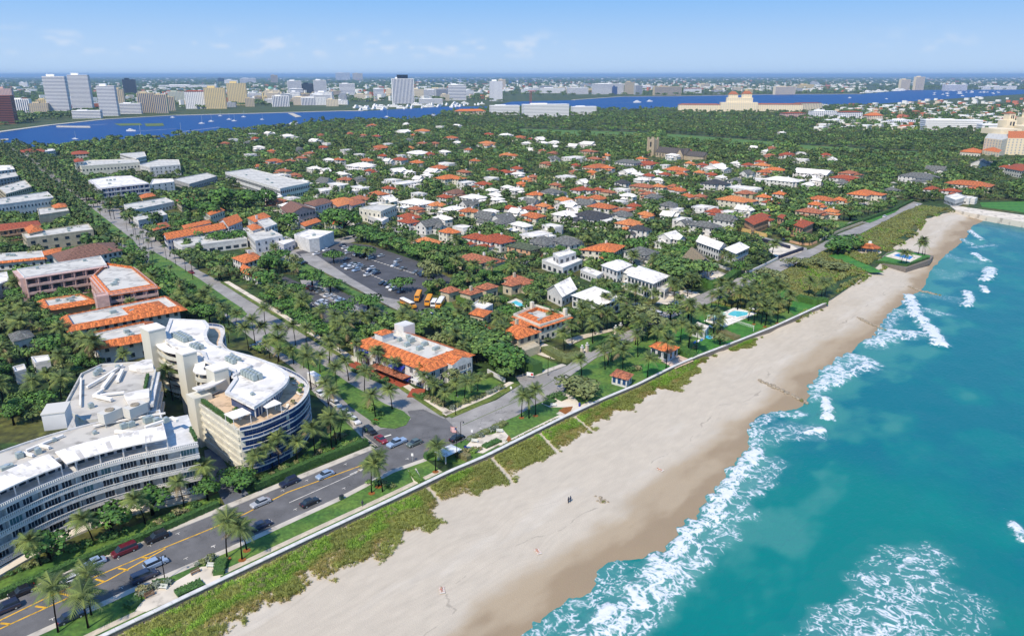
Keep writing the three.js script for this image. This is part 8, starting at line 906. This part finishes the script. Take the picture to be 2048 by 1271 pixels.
// scattered trees of the island: the ones that show largest are things, the rest one mass of each kind
{ const r = rng(2024), cand = []; const island = GG([[-60, 860], [90, 858], [128, 810], [160, 745], [290, 720], [330, 640], [430, 640], [500, 690], [560, 740], [660, 830], [740, 890], [900, 838], [1040, 768], [1130, 733], [1250, 665], [1400, 592], [1560, 520], [1730, 448], [1830, 404], [1905, 405], [1980, 402], [2110, 402], [2110, 190], [1964, 194], [1876, 200], [1762, 208], [1644, 212], [1540, 217], [1359, 217], [1250, 220], [1195, 218], [978, 217], [885, 225], [827, 239], [739, 242], [633, 243], [512, 259], [378, 269], [209, 282], [110, 296], [0, 290], [-60, 300]]);
  const grove = (x, z) => fbm(x / 90 + 50, z / 90 + 50, 3);
  let z0 = -2600; for (let z = -150; z > z0;) { const step = 5.2 + Math.max(0, -z - 320) * 0.0062, half = -z * 0.74 + 40; for (let x = -half; x < half; x += step) { const X = x + rr(-0.45, 0.45, r) * step, Z = z + rr(-0.45, 0.45, r) * step; if (!inPoly(X, Z, island) || inLagoon(X, Z)) continue; cand.push([X, Z]); } z -= step; }
  const list = []; for (const [X, Z] of cand) { if (blocked(X, Z, Z > -500 ? 1.6 : 1.2)) continue; const far = -Z; const n = grove(X, Z), palm = r() < (n > 0.5 ? 0.42 : 0.16); let h = palm ? rr(5.5, 10, r) : lerp(3.2, 9.2, Math.pow(r(), 1.5)) * (n > 0.55 ? 1.12 : 0.94); if (far > 900) h *= 1.05; else if (far > 260) { if (r() < 0.14) continue; h *= 0.88; } const [sx, sy] = px(X, h, Z), [bx, by, fw] = px(X, 0, Z), wd = FOCAL / fw * (palm ? 2.2 : h * 0.5);
    let hid = false; for (const q of houseBoxes) if (sx + wd * 0.7 > q[0] && sx - wd * 0.7 < q[2] && Z > q[4] - 1 && sy < q[3] - 1 && by > q[1]) { hid = true; break; } if (hid) { if (palm || r() < 0.45) continue; h = rr(1.5, 2.7, r); }
    list.push({ X, Z, h, palm, size: h * FOCAL / fw, n: r() }); }
  const avL = along(GG([[400, 580], [350, 550], [280, 500], [200, 440], [130, 385], [70, 335], [20, 300]]), 60); for (const off of [-24, -19, -13, -8, 8, 13, 19, 24]) offsetLine(avL, off).forEach((v, i) => { if (r() < (i < 20 ? 0.55 : 0.25) || (i < 20 && Math.abs(off) < 12)) return; list.push({ X: v.x + rr(-2, 2, r), Z: v.z + rr(-2, 2, r), h: rr(5, 8.5, r), palm: false, size: 0, n: r() }); });
  list.sort((a, b) => b.size - a.size);
  const left = { palm: [], tree: [] }; let np = 300 - PX.length - 28, nt = 300 - 114; 
  for (const t of list) { if (t.palm && np > 0) { np--; const i = Math.floor(t.n * 5); plantPalm(V(t.X, 0, t.Z), 'coconut', i, t.h / PALMS[i].h, t.n * 40, 'coconut palm', 'palm tree', 'coconut palms'); } else if (!t.palm && nt > 0) { nt--; const i = Math.floor(t.n * 5), q = TREES[i]; plantTree(V(t.X, 0, t.Z), i, t.h / q.h * 1.15, t.h / q.h, t.n * 40, ['leafy shade tree', 'dome-shaped fig tree', 'tall leafy tree', 'olive-leaved tree', 'dense green tree'][i]); } else left[t.palm ? 'palm' : 'tree'].push(t); }
  const m4 = new THREE.Matrix4(), q = new THREE.Quaternion(), up = V(0, 1, 0), c = new THREE.Color();
  const mass = (name, label, geos, items, hh) => geos.forEach((g, k) => { const mine = items.filter((_, i) => i % geos.length === k), im = new THREE.InstancedMesh(g, mats.leaf, mine.length); mine.forEach((t, i) => { const s = t.h / hh[k]; q.setFromAxisAngle(up, t.n * 50); m4.compose(V(t.X, 0, t.Z), q, V(s * (hh.wide || 1), s, s * (hh.wide || 1))); im.setMatrixAt(i, m4); const v = (0.62 + 0.8 * hash(i, k)) * (0.62 + 0.76 * fbm(t.X / 60 + 9, t.Z / 60 + 5, 3)), w = clamp(hash(k + 7, i) * 0.6 + 0.4 * vn(t.X / 45, t.Z / 45 + 3)); im.setColorAt(i, w < 0.14 ? c.setRGB(v * 1.45, v * 1.2, v * 0.9) : w > 0.93 ? c.setRGB(v * 1.5, v * 1.05, v * 1.5) : c.setRGB(v * (0.8 + 0.4 * w), v, v * (0.8 + 0.3 * w))); }); im.name = numbered(name); im.userData = { kind: 'stuff', label: label + [' mixed through', ' filling', ' between', ' around'][k] + ' the island gardens' }; put(im); scene.add(im); });
  mass('far_tree_mass', 'mass of leafy trees', FARTREE, left.tree, Object.assign([7, 7, 7, 7], { wide: 1.2 })); mass('far_palm_mass', 'mass of coconut palms', FARPALM, left.palm, [10, 12, 8.5]);
  console.log('trees', list.length, left.tree.length, left.palm.length);
  // woods on the mainland
  const farT = []; for (let y = 250; y > 150.6;) { const row = G(1024, y), dist = -row.z, step = Math.max(9, dist * 0.0085), half = dist * 0.72; for (let x = -half; x < half; x += step * 1.25) { const X = x + rr(-0.5, 0.5, r) * step, Z = row.z + rr(-0.5, 0.5, r) * step * 1.4, s = px(X, 0, Z), sh = s[0] < 0 ? 262 : s[0] < 1000 ? lerp(262, 204, Math.pow(clamp(s[0] / 700), 0.5)) : s[0] < 1730 ? 192 : 179.5; if (s[1] > sh || inLagoon(X, Z) || inLagoon(X, Z + 12) || inPoly(X, Z, island)) continue; if (r() < (fbm(X / 300 + 80, Z / 300, 3) < 0.47 ? 0.7 : 0.22)) continue; if (s[1] > sh - 24 && r() < 0.5) continue; farT.push({ X, Z, h: rr(6, 11, r) * (1 + Math.min(1.2, dist / 9000)), n: r() }); } const zn = row.z - step * 1.3; let y2 = y; const [, yy] = px(0, 0, zn); y2 = yy; if (y - y2 < 0.02) break; y = y2; if (dist > 24000) break; }
  console.log('mainland trees', farT.length);
  FARTREE.slice(0, 2).forEach((g, k) => { const mine = farT.filter((_, i) => i % 2 === k), im = new THREE.InstancedMesh(g, mats.leaf, mine.length); mine.forEach((t, i) => { const s = t.h / 7; q.setFromAxisAngle(up, t.n * 50); m4.compose(V(t.X, 0, t.Z), q, V(s * 1.7, s, s * 1.7)); im.setMatrixAt(i, m4); const v = 0.7 + 0.6 * hash(i, k + 5); im.setColorAt(i, c.setRGB(v, v, v)); }); im.name = numbered('mainland_woods'); im.userData = { kind: 'stuff', label: ['dark green woods across the mainland plain', 'second growth of woods over the mainland plain'][k] }; put(im); scene.add(im); });
}
// royal palms in rows down the avenue
{ const r = rng(31), mid = along(GG([[805, 838], [700, 790], [600, 722], [520, 672], [440, 610], [350, 550], [280, 500], [200, 440], [130, 385], [70, 335], [20, 300]]), 62); let n = 0;
  const more = [[-6, 12, 30], [6, 12, 30], [-1, 16, 34]]; for (const [off, a, b] of more) { const L = offsetLine(mid, off); for (let i = a; i < b; i++) { if (r() < 0.35) continue; const p = L[i].clone().add(V(rr(-1.5, 1.5, r), 0.1, rr(-1.5, 1.5, r))); plantPalm(p, 'royal', Math.floor(r() * 3), rr(0.55, 0.75, r), r() * 6, 'royal palm', 'palm tree', 'royal palms of the avenue'); n++; } } const rows = [[-9.5, 20], [9.5, 24], [-4.5, 28], [4.5, 28], [-14, 30], [14, 26], [-18, 30]]; for (const [off, from] of rows) { const L = offsetLine(mid, off); for (let i = from; i < L.length; i++) { if (r() < 0.1) continue; const p = L[i].clone().add(V(rr(-1, 1, r), 0.1, rr(-1, 1, r))); plantPalm(p, 'royal', Math.floor(r() * 3), rr(0.72, 0.98, r), r() * 6, 'royal palm', 'palm tree', 'royal palms of the avenue'); n++; } } console.log('royals', n); }
// dune plants: sea oats, vines and sea grape, one mass of each
{ const r = rng(404), m4 = new THREE.Matrix4(), q = new THREE.Quaternion(), up = V(0, 1, 0), c = new THREE.Color(); const gaps = [[[855, 978], [888, 1012], [905, 1030]], [[985, 922], [1012, 948], [1024, 962]], [[1074, 866], [1107, 894], [1122, 910]], [[1142, 832], [1180, 858], [1195, 868]], [[1765, 530], [1772, 545]]].map((l) => l.map(([x, y]) => toST(G(x, y, -1.1))));
  const nearGap = (s, t) => gaps.some((a) => { for (let i = 1; i < a.length; i++) { const [x0, y0] = a[i - 1], [x1, y1] = a[i], dx = x1 - x0, dy = y1 - y0, k = clamp(((s - x0) * dx + (t - y0) * dy) / (dx * dx + dy * dy)); if (Math.hypot(s - x0 - dx * k, t - y0 - dy * k) < 0.8) return true; } return false; });
  const tuft = [[71, 'olive'], [72, 'bronze'], [73, 'bright']].map(([s, t]) => { const rg = rng(s), g = new Geo(); for (let i = 0; i < 26; i++) { const a = rg() * 6.28, d = rg() * 0.5, cc = pick(leafTones[t], rg), v = 0.8 + 0.7 * rg(), b = V(Math.cos(a) * d, 0, Math.sin(a) * d), tip = b.clone().add(V(Math.cos(a) * (0.15 + 0.25 * rg()), 0.25 + 0.45 * rg(), Math.sin(a) * (0.15 + 0.25 * rg()))), sd = V(-Math.sin(a), 0, Math.cos(a)).multiplyScalar(0.09), nn = V(Math.cos(a) * 0.3, 0.95, Math.sin(a) * 0.3); g.color(cc[0] * v * 1.5, cc[1] * v * 1.5, cc[2] * v * 1.2); g.tri(b.clone().sub(sd), b.clone().add(sd), tip, [nn, nn, nn]); } return g.build(); });
  const sets = [[], [], [], []]; let tries = 0;
  while (tries++ < 60000) { const s = rr(-75, sWallEnd + 4, r), a = tWall(s) + 0.7, b = tDune(s) + (fbm(s / 4 + 60, 2, 4) - 0.5) * 5; if (b - a < 0.4) continue; const t = lerp(a, b + 2.6, Math.pow(r(), 0.9)) ; const u = (t - a) / (b - a), n = fbm(s / 6, t / 4, 3), m = fbm(s / 11 + 30, t / 5 + 9, 3); if (nearGap(s, t)) continue; if (u > 0.45 && n + (r() - 0.5) * 0.45 < lerp(0.2, 0.68, (u - 0.45) / 0.62)) continue; if (s > 260 && r() < 0.4) continue; const bright = m > 0.52 && u < 0.6; sets[bright ? 2 : u > 0.5 && n < 0.5 ? 1 : 0].push([s, t, rr(0.55, 1.15, r) * (bright ? 1.1 : 1)]); if (m > 0.62 && u < 0.5 && r() < 0.05) sets[3].push([s, t, rr(0.35, 0.6, r)]); if (sets[0].length + sets[1].length + sets[2].length > 26000) break; }
  tries = 0; const roadT = shoreLine([[1488, 575], [1545, 551], [1661, 494], [1712, 472], [1778, 438], [1804, 424], [1838, 412]], 0); while (tries++ < 16000) { const s = rr(sWallEnd - 34, sEnd, r), a = roadT(s) + 1.5, b = tDune(s); if (b - a < 0.5) continue; const t = lerp(a, b + 1, r()), p = fromST(s, t); if (blocked(p.x, p.z)) continue; const n = fbm(s / 12, t / 8, 3), u = (t - a) / (b - a); if (u > 0.8 && n < 0.5) continue; if (r() < 0.13) sets[3].push([s, t, rr(0.5, 1.2, r)]); else sets[n > 0.56 ? 2 : r() < 0.4 ? 1 : 0].push([s, t, rr(1, 1.9, r)]); }
  const names = [['dune_grass', 'olive sea oats covering the dunes below the wall'], ['dune_grass', 'dry bronze sea oats along the dune edge'], ['dune_vine', 'bright green beach vine against the sea wall'], ['dune_shrub', 'low sea grape shrubs on the dunes']];
  sets.forEach((list, k) => { const g = k < 3 ? tuft[k] : BUSHES[1], im = new THREE.InstancedMesh(g, mats.leaf, list.length); list.forEach(([s, t, z], i) => { const y = t > tLand(s) ? beachY(s, t) : -0.05; q.setFromAxisAngle(up, hash(i, k) * 6.28); m4.compose(fromST(s, t, y - 0.05), q, V(z, z, z)); im.setMatrixAt(i, m4); const v = 0.8 + 0.5 * fbm(s / 3, t / 3, 2); im.setColorAt(i, c.setRGB(v * 1.05, v, v * 0.9)); }); im.name = numbered(names[k][0]); im.userData = { kind: 'stuff', label: names[k][1] }; put(im); scene.add(im); });
  console.log('dune', sets.map((s) => s.length).join());
}

// ================================================================ labels that say which one, and bases for the groups
for (const o of scene.children) if (o.isGroup && o.position.lengthSq() === 0 && o.children.length) { o.updateMatrixWorld(true); const b = new THREE.Box3().setFromObject(o), c = b.getCenter(V(0, 0, 0)); c.y = Math.max(0, b.min.y); for (const k of o.children) k.position.sub(c); o.position.copy(c); }
{ const marks = [['balcony condominium', 200, 960], ['serpentine condominium', 500, 800], ['corner building', 860, 720], ['flagpole', 914, 880], ['plaza lamp', 330, 1140], ['red van', 249, 1105], ['junction', 830, 860], ['median tip', 790, 845], ['delivery truck', 632, 765], ['parking lot', 740, 550], ['south parking lot', 680, 610], ['bus yard', 850, 605], ['white hall', 625, 470], ['tiled ring villa', 1080, 640], ['broad hipped villa', 1040, 670], ['white mansion', 1300, 555], ['white gabled villa', 1200, 595], ['shingle house', 1395, 520], ['beach club pool', 1475, 628], ['beach pavilion', 1330, 695], ['garden pavilion', 1245, 750], ['volleyball net', 1490, 660], ['red villas', 1590, 440], ['blue pool terrace', 1815, 515], ['gazebo', 1738, 495], ['stone church', 1350, 300], ['beach hotel', 2010, 295], ['twin-towered hotel', 1476, 205], ['pink loggia hotel', 120, 540], ['tiled arcade', 240, 620], ['shop row', 390, 465], ['big fig tree', 690, 450], ['blue hotel', 240, 370], ['cream school', 220, 325], ['white campus', 535, 360], ['maroon roof', 170, 505], ['terraced condominium', 1085, 222], ['marina tower', 806, 190], ['white theatre', 640, 490], ['orange villa', 1205, 495], ['modernist house', 1125, 515], ['far road bend', 1835, 405], ['wide red-roofed house', 62, 300], ['first groyne', 1570, 785], ['middle groyne', 1748, 650], ['far groyne', 1850, 580], ['port towers', 1822, 168], ['white apartment block', 755, 415], ['pink gabled house', 595, 418], ['terracotta bungalows', 965, 575], ['rear wing', 215, 770], ['green-roofed house', 1050, 493], ['long white office', 50, 400], ['fairway', 1330, 275], ['lagoon bend', 700, 243], ['jetty', 1990, 428], ['yellow garden wall', 1500, 466]];
  const ord = ['', 'second ', 'third ', 'fourth ', 'fifth ', 'sixth ', 'seventh ', 'eighth ', 'ninth ', 'tenth '], nth = (i) => ord[i] ?? `${i + 1}${['th', 'st', 'nd', 'rd'][(i % 100 > 9 && i % 100 < 13) ? 0 : (i + 1) % 10 > 3 ? 0 : (i + 1) % 10]} `;
  const bags = new Map(); for (const a of autos) { const [x, y] = px(a.at.x, a.at.y, a.at.z); let best = null, bd = 1e9; for (const m of marks) { const d = Math.hypot(x - m[1], (y - m[2]) * 1.6); if (d < bd) { bd = d; best = m; } } const dx = x - best[1], dy = y - best[2], rel = Math.abs(dx) > Math.abs(dy) * 1.4 ? (dx < 0 ? 'left of' : 'right of') : dy < 0 ? 'behind' : 'in front of'; a.d = bd; const k = a.base + '|' + rel + '|' + best[0]; if (!bags.has(k)) bags.set(k, []); bags.get(k).push(a); a.rel = rel; a.mark = best[0]; }
  for (const l of bags.values()) { l.sort((a, b) => a.d - b.d); l.forEach((a, i) => { const w = a.base.split(' ').length; a.o.userData.label = w > 8 && l.length === 1 ? a.base : l.length === 1 ? `${a.base}, only one ${a.rel} the ${a.mark}` : `${a.base}, ${nth(i)}nearest ${a.rel} the ${a.mark}`; if (a.o.userData.label.split(' ').length > 16) a.o.userData.label = a.base.split(' ').slice(0, 9).join(' ') + `, ${nth(i)}nearest the ${a.mark}`; }); }
}

renderer.render(scene, camera);
